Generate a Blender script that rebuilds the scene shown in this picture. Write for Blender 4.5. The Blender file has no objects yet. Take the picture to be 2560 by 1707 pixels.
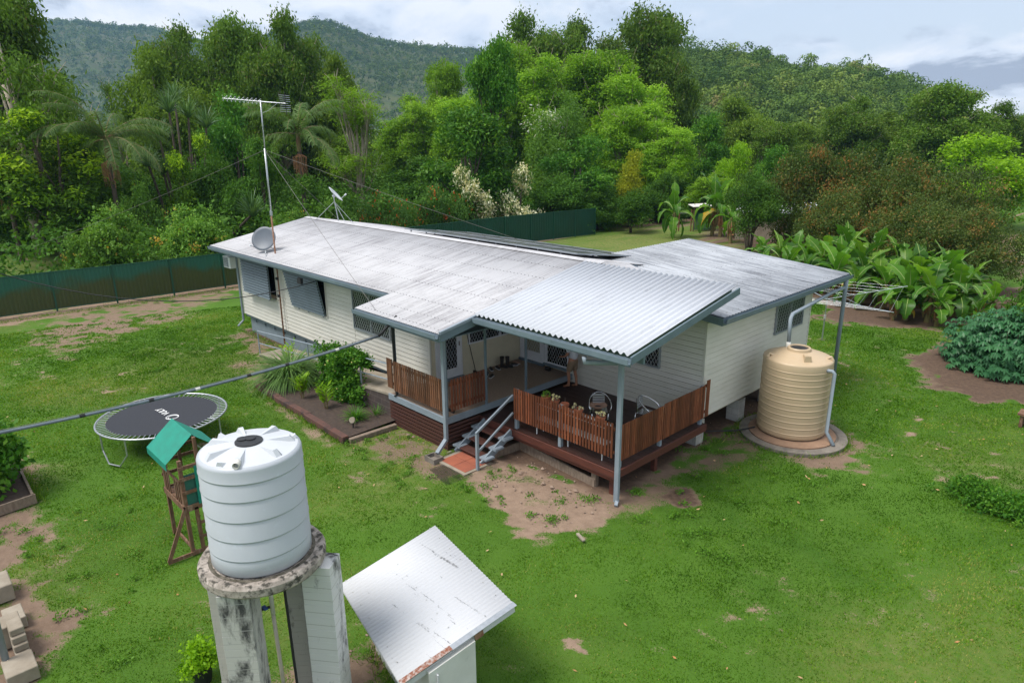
import bpy, math, random
import numpy as np
from math import sin, cos, pi, radians, atan2, sqrt
from mathutils import Vector, Matrix

random.seed(7)
RNG = np.random.default_rng(7)
S = bpy.context.scene
COL = S.collection

# ------------------------------------------------------------------ camera
CAM = np.array([13.60, -10.51, 8.211]); FP = 1705.65
PITCH, ROLL, YAW = 0.29, -0.009, -0.808
with_scale = 2560.0
F_ = np.array([sin(YAW)*cos(PITCH), cos(YAW)*cos(PITCH), -sin(PITCH)])
R0 = np.array([cos(YAW), -sin(YAW), 0.0]); U0 = np.cross(R0, F_)
R_ = cos(ROLL)*R0 + sin(ROLL)*U0; U_ = -sin(ROLL)*R0 + cos(ROLL)*U0
cd = bpy.data.cameras.new('camera'); co = bpy.data.objects.new('camera', cd); COL.objects.link(co)
cd.sensor_width = 36; cd.lens = FP/2560*36; cd.clip_start = .1; cd.clip_end = 9000
m = Matrix.Identity(4)
for i in range(3):
    m[i][0] = R_[i]; m[i][1] = U_[i]; m[i][2] = -F_[i]; m[i][3] = CAM[i]
co.matrix_world = m
S.camera = co

# ------------------------------------------------------------------ world, sun, exposure
SUN_EL, SUN_DIR = radians(62), Vector((-.25, -.6, 0)).normalized()
W = bpy.data.worlds.new('World'); S.world = W; W.use_nodes = True
nt = W.node_tree; nt.nodes.clear()
def N(t, tree, **k):
    n = tree.nodes.new(t)
    for a, b in k.items():
        if a == 'inp':
            for i, v in b.items(): n.inputs[i].default_value = v
        else: setattr(n, a, b)
    return n
def world():
    L = nt.links.new
    out = N('ShaderNodeOutputWorld', nt); bg = N('ShaderNodeBackground', nt, inp={'Strength': .13})
    sky = N('ShaderNodeTexSky', nt); sky.sky_type = 'NISHITA'; sky.sun_disc = False
    sky.sun_elevation = SUN_EL; sky.sun_rotation = atan2(SUN_DIR.x, SUN_DIR.y); sky.altitude = 50; sky.dust_density = 2.0
    tc = N('ShaderNodeTexCoord', nt); sp = N('ShaderNodeSeparateXYZ', nt); L(tc.outputs['Generated'], sp.inputs[0])
    zz = N('ShaderNodeMath', nt, operation='MAXIMUM', inp={1: 0.0}); L(sp.outputs[2], zz.inputs[0])
    za = N('ShaderNodeMath', nt, operation='ADD', inp={1: .34}); L(zz.outputs[0], za.inputs[0])
    dv = N('ShaderNodeVectorMath', nt, operation='DIVIDE'); L(tc.outputs['Generated'], dv.inputs[0])
    cb = N('ShaderNodeCombineXYZ', nt)
    for i in range(3): L(za.outputs[0], cb.inputs[i])
    L(cb.outputs[0], dv.inputs[1])
    def noise(scale, det, rough, off, dist=0.0):
        mp = N('ShaderNodeMapping', nt); mp.inputs['Location'].default_value = off; L(dv.outputs[0], mp.inputs[0])
        n = N('ShaderNodeTexNoise', nt, inp={'Scale': scale, 'Detail': det, 'Roughness': rough, 'Distortion': dist}); L(mp.outputs[0], n.inputs['Vector']); return n
    n1 = noise(1.15, 10, .60, (3.1, 1.7, 0), .35); n2 = noise(2.6, 9, .55, (4.4, 9.2, 2), .3)
    r1 = N('ShaderNodeValToRGB', nt); L(n1.outputs[0], r1.inputs[0])
    r1.color_ramp.elements[0].position = .43; r1.color_ramp.elements[0].color = (0, 0, 0, 1)
    r1.color_ramp.elements[1].position = .52; r1.color_ramp.elements[1].color = (1, 1, 1, 1)
    r2 = N('ShaderNodeValToRGB', nt); L(n2.outputs[0], r2.inputs[0])
    e = r2.color_ramp.elements; e[0].position = .40; e[0].color = (2.1, 2.3, 2.7, 1)
    e[1].position = .54; e[1].color = (4.9, 4.95, 5.05, 1)
    x = e.new(.465); x.color = (3.9, 4.2, 4.65, 1)
    mx = N('ShaderNodeMix', nt, data_type='RGBA'); L(r1.outputs[0], mx.inputs[0])
    thin = N('ShaderNodeMix', nt, data_type='RGBA', inp={0: .85}); L(sky.outputs[0], thin.inputs[6]); thin.inputs[7].default_value = (3.7, 4.0, 4.35, 1)
    L(thin.outputs[2], mx.inputs[6]); L(r2.outputs[0], mx.inputs[7])
    L(mx.outputs[2], bg.inputs[0]); L(bg.outputs[0], out.inputs[0])
world()
sd = bpy.data.lights.new('sun', 'SUN'); sd.energy = 2.3; sd.angle = radians(24); sd.color = (1, .96, .9)
so = bpy.data.objects.new('sun', sd); COL.objects.link(so)
sv = Vector((SUN_DIR.x*cos(SUN_EL), SUN_DIR.y*cos(SUN_EL), sin(SUN_EL)))
so.rotation_euler = sv.to_track_quat('Z', 'Y').to_euler(); so.location = (0, 0, 60)
S.view_settings.view_transform = 'Standard'; S.view_settings.look = 'None'; S.view_settings.exposure = 0.85; S.view_settings.gamma = 1
S.render.engine = 'CYCLES'
S.cycles.volume_bounces = 0

# ------------------------------------------------------------------ helpers
def ray(u, v): return F_ + R_*(u-1280)/FP - U_*(v-853.5)/FP
def at(u, v, z=None, x=None, y=None):
    d = ray(u, v)
    if z is not None: t = (z-CAM[2])/d[2]
    elif x is not None: t = (x-CAM[0])/d[0]
    else: t = (y-CAM[1])/d[1]
    return CAM+t*d
def hdist(u, D):                       # a ground point D metres away in the direction of column u on the horizon
    d = ray(u, 345); d = d/np.hypot(d[0], d[1]); return np.array([CAM[0]+d[0]*D, CAM[1]+d[1]*D, 0])
def ztop(u, v, D):
    d = ray(u, v); return CAM[2]+d[2]/np.hypot(d[0], d[1])*D

def tag(o, label=None, cat=None, group=None, kind=None):
    if label: o['label'] = label
    if cat: o['category'] = cat
    if group: o['group'] = group
    if kind: o['kind'] = kind
    return o
def thing(name, label, cat, loc=(0, 0, 0), rz=0, group=None):
    o = bpy.data.objects.new(name, None); COL.objects.link(o); o.empty_display_size = .2
    o.location = loc; o.rotation_euler = (0, 0, rz)
    return tag(o, label, cat, group)
def off(o):
    v = Vector((0, 0, 0))
    while o is not None: v += o.location; o = o.parent
    return v
def clone(o, parent=None, **kw):
    c = o.copy(); COL.objects.link(c); c.parent = parent
    for ch in [k for k in bpy.data.objects if k.parent == o]: clone(ch, c)
    return c
def mesh_np(name, V, faces, nper, mat=None, attr=None, smooth=False):
    me = bpy.data.meshes.new(name); n = len(faces)
    me.vertices.add(len(V)); me.vertices.foreach_set('co', np.asarray(V, np.float32).ravel())
    me.loops.add(n*nper); me.loops.foreach_set('vertex_index', np.asarray(faces, np.int32).ravel())
    me.polygons.add(n); me.polygons.foreach_set('loop_start', np.arange(0, n*nper, nper, dtype=np.int32))
    me.polygons.foreach_set('loop_total', np.full(n, nper, np.int32))
    if smooth: me.polygons.foreach_set('use_smooth', np.ones(n, bool))
    me.update(calc_edges=True)
    if attr is not None:
        for k, (dom, a) in attr.items():
            at_ = me.attributes.new(k, 'FLOAT', dom); at_.data.foreach_set('value', np.asarray(a, np.float32))
    if mat: me.materials.append(mat)
    return me
def link(name, me, parent=None):
    o = bpy.data.objects.new(name, me); COL.objects.link(o); o.parent = parent; return o

class MB:
    def __init__(s): s.v = []; s.f = []
    def add(s, vs, fs):
        b = len(s.v); s.v += [tuple(map(float, q)) for q in vs]; s.f += [tuple(b+i for i in f) for f in fs]; return s
    def box(s, x0, x1, y0, y1, z0, z1):
        return s.add([(x0, y0, z0), (x1, y0, z0), (x1, y1, z0), (x0, y1, z0), (x0, y0, z1), (x1, y0, z1), (x1, y1, z1), (x0, y1, z1)],
                     [(0, 3, 2, 1), (4, 5, 6, 7), (0, 1, 5, 4), (1, 2, 6, 5), (2, 3, 7, 6), (3, 0, 4, 7)])
    def beam(s, p, q, w, h, up=(0, 0, 1)):
        p = Vector(p); q = Vector(q); d = (q-p).normalized(); up = Vector(up)
        if abs(d.dot(up)) > .99: up = Vector((0, 1, 0))
        a = d.cross(up).normalized(); b = a.cross(d).normalized(); vs = []
        for c in (p, q):
            for sx, sy in ((-1, -1), (1, -1), (1, 1), (-1, 1)): vs.append(c+a*(sx*w/2)+b*(sy*h/2))
        return s.add(vs, [(3, 2, 1, 0), (4, 5, 6, 7), (0, 1, 5, 4), (1, 2, 6, 5), (2, 3, 7, 6), (3, 0, 4, 7)])
    def tube(s, pts, r, n=8, cap=True):
        pts = [Vector(p) for p in pts]; rs = r if isinstance(r, (list, tuple)) else [r]*len(pts)
        vs = []; prev = None
        for i, p in enumerate(pts):
            d = (pts[min(i+1, len(pts)-1)]-pts[max(i-1, 0)]).normalized()
            if prev is None:
                a = d.cross(Vector((0, 0, 1)));
                if a.length < .05: a = d.cross(Vector((0, 1, 0)))
            else: a = prev-d*prev.dot(d)
            a.normalize(); prev = a; b = d.cross(a)
            for k in range(n):
                t = 2*pi*k/n; vs.append(p+(a*cos(t)+b*sin(t))*rs[i])
        fs = []
        for i in range(len(pts)-1):
            for k in range(n): fs.append((i*n+k, i*n+(k+1) % n, (i+1)*n+(k+1) % n, (i+1)*n+k))
        if cap: fs += [tuple(range(n-1, -1, -1)), tuple((len(pts)-1)*n+k for k in range(n))]
        return s.add(vs, fs)
    def lathe(s, prof, c=(0, 0), n=48, cap=(False, False)):
        vs = []
        for r, z in prof:
            for k in range(n): vs.append((c[0]+r*cos(2*pi*k/n), c[1]+r*sin(2*pi*k/n), z))
        fs = []
        for i in range(len(prof)-1):
            for k in range(n): fs.append((i*n+k, i*n+(k+1) % n, (i+1)*n+(k+1) % n, (i+1)*n+k))
        if cap[0]: fs.append(tuple(range(n-1, -1, -1)))
        if cap[1]: fs.append(tuple((len(prof)-1)*n+k for k in range(n)))
        return s.add(vs, fs)
    def torus(s, c, R, r, n=48, k=8, ex=(1, 0, 0), ey=(0, 1, 0)):
        c = Vector(c); ex = Vector(ex); ey = Vector(ey); ez = ex.cross(ey); vs = []; fs = []
        for i in range(n):
            d = ex*cos(2*pi*i/n)+ey*sin(2*pi*i/n)
            for j in range(k): vs.append(c+d*(R+r*cos(2*pi*j/k))+ez*r*sin(2*pi*j/k))
        for i in range(n):
            for j in range(k): fs.append((i*k+j, ((i+1) % n)*k+j, ((i+1) % n)*k+(j+1) % k, i*k+(j+1) % k))
        return s.add(vs, fs)
    def prism(s, poly, vec):
        n = len(poly); v = Vector(vec)
        return s.add([Vector(q) for q in poly]+[Vector(q)+v for q in poly], [tuple(range(n-1, -1, -1)), tuple(range(n, 2*n))]+[(i, (i+1) % n, n+(i+1) % n, n+i) for i in range(n)])
    def build(s, name, mat, parent=None, smooth=False, bevel=0, world=True, solid=0):
        o_ = off(parent) if (parent is not None and world) else Vector((0, 0, 0))
        me = bpy.data.meshes.new(name)
        me.from_pydata([(a-o_.x, b-o_.y, c-o_.z) for a, b, c in s.v], [], s.f); me.materials.append(mat)
        if smooth:
            me.polygons.foreach_set('use_smooth', [True]*len(me.polygons))
        o = link(name, me, parent)
        if solid:
            md = o.modifiers.new('thickness', 'SOLIDIFY'); md.thickness = solid; md.offset = -1
        if bevel:
            md = o.modifiers.new('bevel', 'BEVEL'); md.width = bevel; md.segments = 1; md.limit_method = 'ANGLE'
        if smooth == 'auto':
            try: me.set_sharp_from_angle(angle=radians(35))
            except Exception: pass
        return o

# numpy value noise
def vnoise(x, y, seed=0):
    xi = np.floor(x).astype(np.int64); yi = np.floor(y).astype(np.int64); fx = x-xi; fy = y-yi
    fx = fx*fx*(3-2*fx); fy = fy*fy*(3-2*fy)
    def h(a, b):
        n = (a*374761393+b*668265263+seed*1442695041) & 0xffffffff
        n = ((n ^ (n >> 13))*1274126177) & 0xffffffff
        return ((n ^ (n >> 16)) & 0xffff)/65535.0
    return (h(xi, yi)*(1-fx)+h(xi+1, yi)*fx)*(1-fy)+(h(xi, yi+1)*(1-fx)+h(xi+1, yi+1)*fx)*fy
def fbm(x, y, o=4, seed=0):
    r = 0; a = .5
    for i in range(o): r = r+a*vnoise(x*2**i, y*2**i, seed+i); a *= .5
    return r/(1-.5**o)

# ------------------------------------------------------------------ materials
def bsdf(name):
    mt = bpy.data.materials.new(name); mt.use_nodes = True; t = mt.node_tree; b = t.nodes['Principled BSDF']; return mt, t, b
def sock(b, n, v): b.inputs[n].default_value = v
def pm(name, c1, c2=None, scale=3., rough=.6, bump=0., bscale=None, metal=0, stretch=(1, 1, 1), detail=5, lo=.35, hi=.65, c3=None, spec=.4, s3=9, lo3=.6, hi3=.7, transl=0, brick=None):
    mt, t, b = bsdf(name); L = t.links.new
    sock(b, 'Roughness', rough); sock(b, 'Metallic', metal); sock(b, 'Specular IOR Level', spec)
    tc = N('ShaderNodeTexCoord', t); mp = N('ShaderNodeMapping', t); mp.inputs['Scale'].default_value = stretch; L(tc.outputs['Object'], mp.inputs[0])
    last = None
    if c2 is None: sock(b, 'Base Color', (*c1, 1))
    else:
        n = N('ShaderNodeTexNoise', t, inp={'Scale': scale, 'Detail': detail, 'Roughness': .6}); L(mp.outputs[0], n.inputs['Vector'])
        mr = N('ShaderNodeMapRange', t, inp={1: lo, 2: hi}); L(n.outputs[0], mr.inputs[0])
        mx = N('ShaderNodeMix', t, data_type='RGBA'); L(mr.outputs[0], mx.inputs[0]); mx.inputs[6].default_value = (*c1, 1); mx.inputs[7].default_value = (*c2, 1)
        last = mx.outputs[2]
    if c3 is not None:
        n3 = N('ShaderNodeTexNoise', t, inp={'Scale': s3, 'Detail': 6, 'Roughness': .65}); L(mp.outputs[0], n3.inputs['Vector'])
        mr = N('ShaderNodeMapRange', t, inp={1: lo3, 2: hi3}); L(n3.outputs[0], mr.inputs[0])
        mx = N('ShaderNodeMix', t, data_type='RGBA'); L(mr.outputs[0], mx.inputs[0]); mx.inputs[7].default_value = (*c3, 1)
        if last is not None: L(last, mx.inputs[6])
        else: mx.inputs[6].default_value = (*c1, 1)
        last = mx.outputs[2]
    if brick:
        bw, bh, mort = brick; bt = N('ShaderNodeTexBrick', t, inp={'Scale': 1, 'Mortar Size': .006, 'Brick Width': bw, 'Row Height': bh, 'Mortar Smooth': .3})
        geo = N('ShaderNodeSeparateXYZ', t); L(tc.outputs['Object'], geo.inputs[0]); ad = N('ShaderNodeMath', t, operation='ADD'); L(geo.outputs[0], ad.inputs[0]); L(geo.outputs[1], ad.inputs[1])
        cb = N('ShaderNodeCombineXYZ', t); L(ad.outputs[0], cb.inputs[0]); L(geo.outputs[2], cb.inputs[1]); L(cb.outputs[0], bt.inputs['Vector'])
        mx = N('ShaderNodeMix', t, data_type='RGBA'); L(bt.outputs['Fac'], mx.inputs[0]); mx.inputs[7].default_value = (*mort, 1)
        if last is not None: L(last, mx.inputs[6])
        else: mx.inputs[6].default_value = (*c1, 1)
        last = mx.outputs[2]
    if last is not None: L(last, b.inputs['Base Color'])
    if bump:
        nb = N('ShaderNodeTexNoise', t, inp={'Scale': bscale or scale*4, 'Detail': 5, 'Roughness': .6}); L(mp.outputs[0], nb.inputs['Vector'])
        bp = N('ShaderNodeBump', t, inp={'Strength': min(1, bump*20), 'Distance': bump}); L(nb.outputs[0], bp.inputs['Height']); L(bp.outputs[0], b.inputs['Normal'])
    return mt
def leafmat(name, stops, transl=.3, rough=.5, spec=.35):
    """leaf colours picked per leaf by the 't' face attribute"""
    mt, t, b = bsdf(name); L = t.links.new; sock(b, 'Roughness', rough); sock(b, 'Specular IOR Level', spec*.35)
    a = N('ShaderNodeAttribute', t); a.attribute_name = 't'; r = N('ShaderNodeValToRGB', t); L(a.outputs['Fac'], r.inputs[0])
    el = r.color_ramp.elements; el[0].position = stops[0][0]; el[0].color = (*stops[0][1], 1); el[1].position = stops[-1][0]; el[1].color = (*stops[-1][1], 1)
    for p, c in stops[1:-1]: x = el.new(p); x.color = (*c, 1)
    oi = N('ShaderNodeObjectInfo', t); hs = N('ShaderNodeHueSaturation', t, inp={'Saturation': 1.06})
    mr = N('ShaderNodeMapRange', t, inp={3: .95, 4: 1.35}); L(oi.outputs['Random'], mr.inputs[0]); L(mr.outputs[0], hs.inputs['Value']); L(r.outputs[0], hs.inputs['Color'])
    tr = N('ShaderNodeBsdfTranslucent', t); mx = N('ShaderNodeMixShader', t, inp={0: transl}); L(hs.outputs[0], b.inputs['Base Color'])
    g = N('ShaderNodeMix', t, data_type='RGBA', blend_type='MULTIPLY', inp={0: 1}); L(hs.outputs[0], g.inputs[6]); g.inputs[7].default_value = (1.5, 1.5, .7, 1); L(g.outputs[2], tr.inputs[0])
    L(b.outputs[0], mx.inputs[1]); L(tr.outputs[0], mx.inputs[2]); L(mx.outputs[0], t.nodes['Material Output'].inputs[0])
    return mt

M = {}
M['board'] = pm('white_weatherboard', (.66, .635, .575), (.60, .575, .51), 1.2, .55, stretch=(1, 1, 3), c3=(.5, .48, .42), s3=5, lo3=.62, hi3=.85)
M['cream'] = pm('cream_render', (.66, .6, .45), (.58, .53, .4), 2, .75)
M['blue'] = pm('blue_grey_paint', (.150, .200, .238), (.13, .172, .205), 3, .42, c3=(.11, .14, .16), s3=8, lo3=.6, hi3=.8)
M['bluelight'] = pm('pale_blue_grey_paint', (.25, .295, .335), (.215, .255, .295), 3, .5, c3=(.16, .2, .225), s3=10, lo3=.62, hi3=.8)
M['gutter'] = pm('gutter_paint', (.20, .255, .30), (.165, .215, .255), 3, .42, c3=(.12, .15, .17), s3=7, lo3=.6, hi3=.8)
M['awn'] = pm('awning_grey_paint', (.14, .18, .205), (.12, .155, .175), 2, .5)
M['whitetrim'] = pm('white_door_paint', (.72, .73, .78), (.66, .67, .72), 3, .45)
M['glass'] = pm('dark_glass', (.012, .014, .016), None, rough=.08, spec=.6)
M['frosted'] = pm('frosted_glass', (.34, .33, .24), (.28, .27, .2), 8, .35)
M['alum'] = pm('aluminium_mesh', (.55, .57, .6), None, rough=.4, metal=.6)
M['alumgrey'] = pm('grey_aluminium', (.3, .33, .36), None, rough=.4, metal=.3)
M['steel'] = pm('galvanised_steel', (.5, .52, .54), (.4, .42, .44), 12, .38, metal=.75, spec=.5)
M['chrome'] = pm('polished_aluminium', (.75, .76, .78), None, rough=.18, metal=1)
M['rust'] = pm('rusty_pipe', (.2, .09, .05), (.33, .2, .14), 9, .8, metal=.2, c3=(.35, .33, .32), s3=3, lo3=.55, hi3=.7)
M['deck'] = pm('dark_stained_decking', (.05, .022, .017), (.033, .017, .014), 6, .45, stretch=(1, 12, 1), bump=.0015)
M['fascia'] = pm('red_brown_timber', (.12, .038, .026), (.075, .027, .02), 4, .5, stretch=(.6, 6, 6), bump=.0012)
M['picket'] = pm('oiled_timber_picket', (.22, .068, .028), (.12, .036, .018), 5, .55, stretch=(8, 8, .8), bump=.001, c3=(.34, .15, .07), s3=3)
M['picket2'] = pm('weathered_timber_picket', (.2, .085, .04), (.11, .05, .028), 5, .6, stretch=(8, 8, .8), bump=.001, c3=(.26, .14, .08), s3=3)
M['slat'] = pm('dark_skirting_slat', (.085, .033, .024), (.055, .024, .019), 5, .6, stretch=(1, 1, 8))
M['pebble'] = pm('pebblecrete_floor', (.36, .26, .19), (.2, .14, .1), 45, .85, bump=.003, bscale=60, c3=(.5, .4, .32), s3=70, lo3=.58, hi3=.68)
M['conc'] = pm('weathered_concrete', (.24, .21, .175), (.15, .13, .11), 2.5, .9, bump=.003, bscale=30, c3=(.09, .085, .075), s3=4, lo3=.55, hi3=.72)
M['concpale'] = pm('pale_concrete', (.33, .285, .225), (.24, .2, .15), 3, .9, bump=.003, bscale=30)
M['block'] = pm('grey_block_base', (.2, .245, .27), (.17, .21, .235), 2, .8, brick=(.4, .2, (.13, .16, .18)))
M['brownblock'] = pm('brown_block_wall', (.085, .062, .055), (.055, .042, .04), 3, .8, brick=(.4, .2, (.16, .13, .12)), bump=.002)
M['pier'] = pm('block_pier', (.48, .47, .44), (.36, .35, .32), 3, .85, brick=(.4, .2, (.3, .29, .27)), bump=.002)
M['tankw'] = pm('light_grey_plastic', (.44, .465, .50), (.415, .44, .475), 1.5, .38, c3=(.5, .55, .6), s3=4, lo3=.6, hi3=.8)
M['tanktop_lit'] = pm('top_lit_grey_plastic', (.54, .56, .585), (.50, .52, .545), 2.5, .4)  # same tank plastic made paler: light from above put into the colour
M['tant'] = pm('beige_plastic', (.52, .395, .255), (.49, .37, .24), 1.2, .42, c3=(.5, .35, .2), s3=3, lo3=.6, hi3=.85)
M['black'] = pm('black_plastic', (.016, .017, .02), (.028, .029, .03), 10, .5)
M['pvc'] = pm('white_pvc', (.72, .71, .66), (.62, .6, .54), 4, .4)
M['pvcold'] = pm('yellowed_pvc', (.5, .46, .36), (.42, .38, .3), 4, .5)
M['conduit'] = pm('grey_pvc_conduit', (.12, .15, .18), (.16, .19, .22), 4, .45)
M['cable'] = pm('black_cable', (.02, .02, .022), None, rough=.6)
M['wire'] = pm('thin_wire', (.2, .19, .17), None, rough=.5, metal=.5)
M['greenfence'] = pm('green_steel_fence', (.02, .12, .085), (.035, .065, .018), .9, .42, stretch=(1, 1, 1.4), c3=(.06, .06, .02), s3=1.3, lo3=.5, hi3=.66, detail=3)
def fencemat():
    mt, t, b = bsdf('stained_green_steel_fence'); L = t.links.new; sock(b, 'Roughness', .45)
    tc = N('ShaderNodeTexCoord', t); sp = N('ShaderNodeSeparateXYZ', t); L(tc.outputs['Object'], sp.inputs[0])
    n = N('ShaderNodeTexNoise', t, inp={'Scale': .55, 'Detail': 4, 'Roughness': .55}); L(tc.outputs['Object'], n.inputs['Vector'])
    a = N('ShaderNodeMath', t, operation='MULTIPLY_ADD', inp={1: 2.6}); L(n.outputs[0], a.inputs[0]); s2 = N('ShaderNodeMath', t, operation='SUBTRACT', inp={0: .25}); L(sp.outputs[2], s2.inputs[1]); L(s2.outputs[0], a.inputs[2])
    mr = N('ShaderNodeMapRange', t, inp={1: -.10, 2: .45}); L(a.outputs[0], mr.inputs[0])
    n2 = N('ShaderNodeTexNoise', t, inp={'Scale': 2.5, 'Detail': 6, 'Roughness': .7}); L(tc.outputs['Object'], n2.inputs['Vector'])
    st = N('ShaderNodeMix', t, data_type='RGBA'); L(n2.outputs[0], st.inputs[0]); st.inputs[6].default_value = (.036, .062, .015, 1); st.inputs[7].default_value = (.065, .07, .022, 1)
    mx = N('ShaderNodeMix', t, data_type='RGBA'); L(mr.outputs[0], mx.inputs[0]); mx.inputs[6].default_value = (.018, .105, .068, 1); L(st.outputs[2], mx.inputs[7]); L(mx.outputs[2], b.inputs['Base Color']); return mt
M['greenfence'] = fencemat()
M['greenclean'] = pm('clean_green_steel_fence', (.010, .062, .042), (.012, .052, .034), .7, .4)
M['greencap'] = pm('green_fence_trim', (.015, .085, .06), (.02, .075, .045), 2, .4)
M['canvas'] = pm('green_canvas', (.008, .24, .17), (.012, .2, .145), 5, .6)
M['greenply'] = pm('dark_green_panel', (.02, .12, .09), (.03, .1, .08), 3, .5)
M['oldwood'] = pm('weathered_grey_wood', (.26, .2, .15), (.16, .12, .09), 5, .8, stretch=(3, 3, 1), bump=.002)
M['playwood'] = pm('brown_play_timber', (.2, .105, .06), (.12, .065, .04), 6, .75, stretch=(3, 3, .7), bump=.002, c3=(.3, .2, .14), s3=4, lo3=.52, hi3=.7)
M['sleeper'] = pm('red_brown_sleeper', (.13, .06, .045), (.08, .045, .038), 3, .85, bump=.003, c3=(.045, .03, .028), s3=2.2, lo3=.5, hi3=.6)
M['trampmat'] = pm('black_trampoline_mat', (.022, .024, .032), (.032, .034, .042), 20, .75)
M['logo'] = pm('white_mat_print', (.7, .7, .7), None, rough=.7)
M['terracotta'] = pm('terracotta', (.42, .14, .07), (.33, .12, .065), 6, .8, c3=(.5, .28, .18), s3=9)
M['tile'] = pm('red_floor_tile', (.36, .11, .06), (.28, .09, .055), 3, .7)
M['felt'] = pm('tan_felt_hat', (.4, .24, .17), (.35, .21, .15), 8, .9)
M['leather'] = pm('dark_leather', (.02, .016, .014), (.035, .028, .024), 12, .5)
M['skin'] = pm('skin', (.42, .2, .12), (.36, .16, .095), 9, .55)
M['shirt'] = pm('white_cotton', (.62, .63, .68), (.56, .57, .62), 6, .9)
M['khaki'] = pm('khaki_cotton', (.26, .18, .115), (.22, .15, .095), 8, .9)
M['hair'] = pm('brown_hair', (.06, .035, .02), None, rough=.7)
M['bark'] = pm('grey_brown_bark', (.14, .105, .08), (.07, .055, .042), 6, .9, stretch=(1, 1, .4), bump=.01)
M['barkdark'] = pm('dark_bark', (.06, .04, .03), (.035, .025, .02), 6, .9, bump=.01)
M['barkpale'] = pm('pale_smooth_bark', (.42, .36, .27), (.28, .23, .17), 4, .8)
M['midrib'] = pm('pale_green_midrib', (.30, .40, .12), None, rough=.5)
M['bananastem'] = pm('banana_stem', (.2, .19, .07), (.16, .075, .04), 3, .7, stretch=(1, 1, .5))
M['soil'] = pm('dark_garden_soil', (.075, .052, .04), (.045, .032, .026), 12, .95, bump=.02, bscale=18, c3=(.16, .12, .09), s3=40, lo3=.66, hi3=.7)
M['rock'] = pm('pale_rock', (.34, .25, .19), (.24, .17, .13), 6, .9, bump=.01)
M['pvcdish'] = pm('grey_dish_paint', (.135, .155, .185), (.12, .135, .16), 3, .45)
M['dishwhite'] = pm('white_dish_paint', (.62, .64, .68), None, rough=.4)
M['solar'] = pm('solar_cell_glass', (.04, .04, .045), (.08, .075, .075), 7, .25, spec=.6)
M['goatwhite'] = pm('white_brown_goat_coat', (.6, .52, .42), (.42, .3, .2), 3, .9)
M['goatdark'] = pm('black_white_goat_coat', (.03, .025, .022), (.55, .48, .4), 2.1, .9, lo=.5, hi=.54)
M['deadleaf'] = pm('dry_leaf', (.4, .2, .09), (.3, .15, .08), 9, .8)
M['ac'] = pm('white_enamel', (.68, .69, .7), None, rough=.4)

def vary(m_, lo=.6, hi=1.35):
    t = m_.node_tree; b = t.nodes['Principled BSDF']; src = b.inputs['Base Color'].links[0].from_socket; g = N('ShaderNodeNewGeometry', t); r = N('ShaderNodeMapRange', t, inp={3: lo, 4: hi}); t.links.new(g.outputs['Random Per Island'], r.inputs[0])
    h = N('ShaderNodeHueSaturation', t); t.links.new(src, h.inputs['Color']); t.links.new(r.outputs[0], h.inputs['Value']); t.links.new(h.outputs[0], b.inputs['Base Color'])
for k in ('picket', 'picket2', 'deck', 'slat'): vary(M[k], .55 if 'pick' in k else .75, 1.4 if 'pick' in k else 1.25)
def roofmat(name, axis, white, grey, lo, hi, rib=14.):
    mt, t, b = bsdf(name); L = t.links.new; sock(b, 'Roughness', .7); sock(b, 'Specular IOR Level', .25)
    tc = N('ShaderNodeTexCoord', t)
    def nz(st, sc, det=6, r=.65):
        mp = N('ShaderNodeMapping', t); mp.inputs['Scale'].default_value = st; L(tc.outputs['Object'], mp.inputs[0])
        n = N('ShaderNodeTexNoise', t, inp={'Scale': sc, 'Detail': det, 'Roughness': r}); L(mp.outputs[0], n.inputs['Vector']); return n
    st = (rib, .5, .5) if axis == 'y' else (.5, rib, .5)
    a = nz(st, 1.0); c = nz((1, 1, 1), .55, 4); d = nz((1, 1, 1), 14, 5)
    ad = N('ShaderNodeMath', t, operation='MULTIPLY_ADD', inp={1: .55}); L(c.outputs[0], ad.inputs[0]); L(a.outputs[0], ad.inputs[2])
    a2 = N('ShaderNodeMath', t, operation='MULTIPLY_ADD', inp={1: .3}); L(d.outputs[0], a2.inputs[0]); L(ad.outputs[0], a2.inputs[2])
    mr = N('ShaderNodeMapRange', t, inp={1: lo, 2: hi}); L(a2.outputs[0], mr.inputs[0])
    mx = N('ShaderNodeMix', t, data_type='RGBA'); L(mr.outputs[0], mx.inputs[0]); mx.inputs[6].default_value = (*white, 1); mx.inputs[7].default_value = (*grey, 1); L(mx.outputs[2], b.inputs['Base Color'])
    return mt
M['roof'] = roofmat('painted_iron_with_lichen_streaks', 'y', (.50, .495, .51), (.22, .21, .225), .88, 1.22, 22)
M['roof2'] = roofmat('grey_stained_painted_iron', 'x', (.42, .44, .475), (.15, .16, .18), .80, 1.16, 9)
M['roof3'] = roofmat('fibre_cement_sheet', 'y', (.50, .52, .56), (.25, .26, .28), .98, 1.35, 5)
M['roof4'] = roofmat('chalky_white_iron', 'x', (.55, .555, .57), (.17, .17, .17), 1.06, 1.13, 12)

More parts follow.
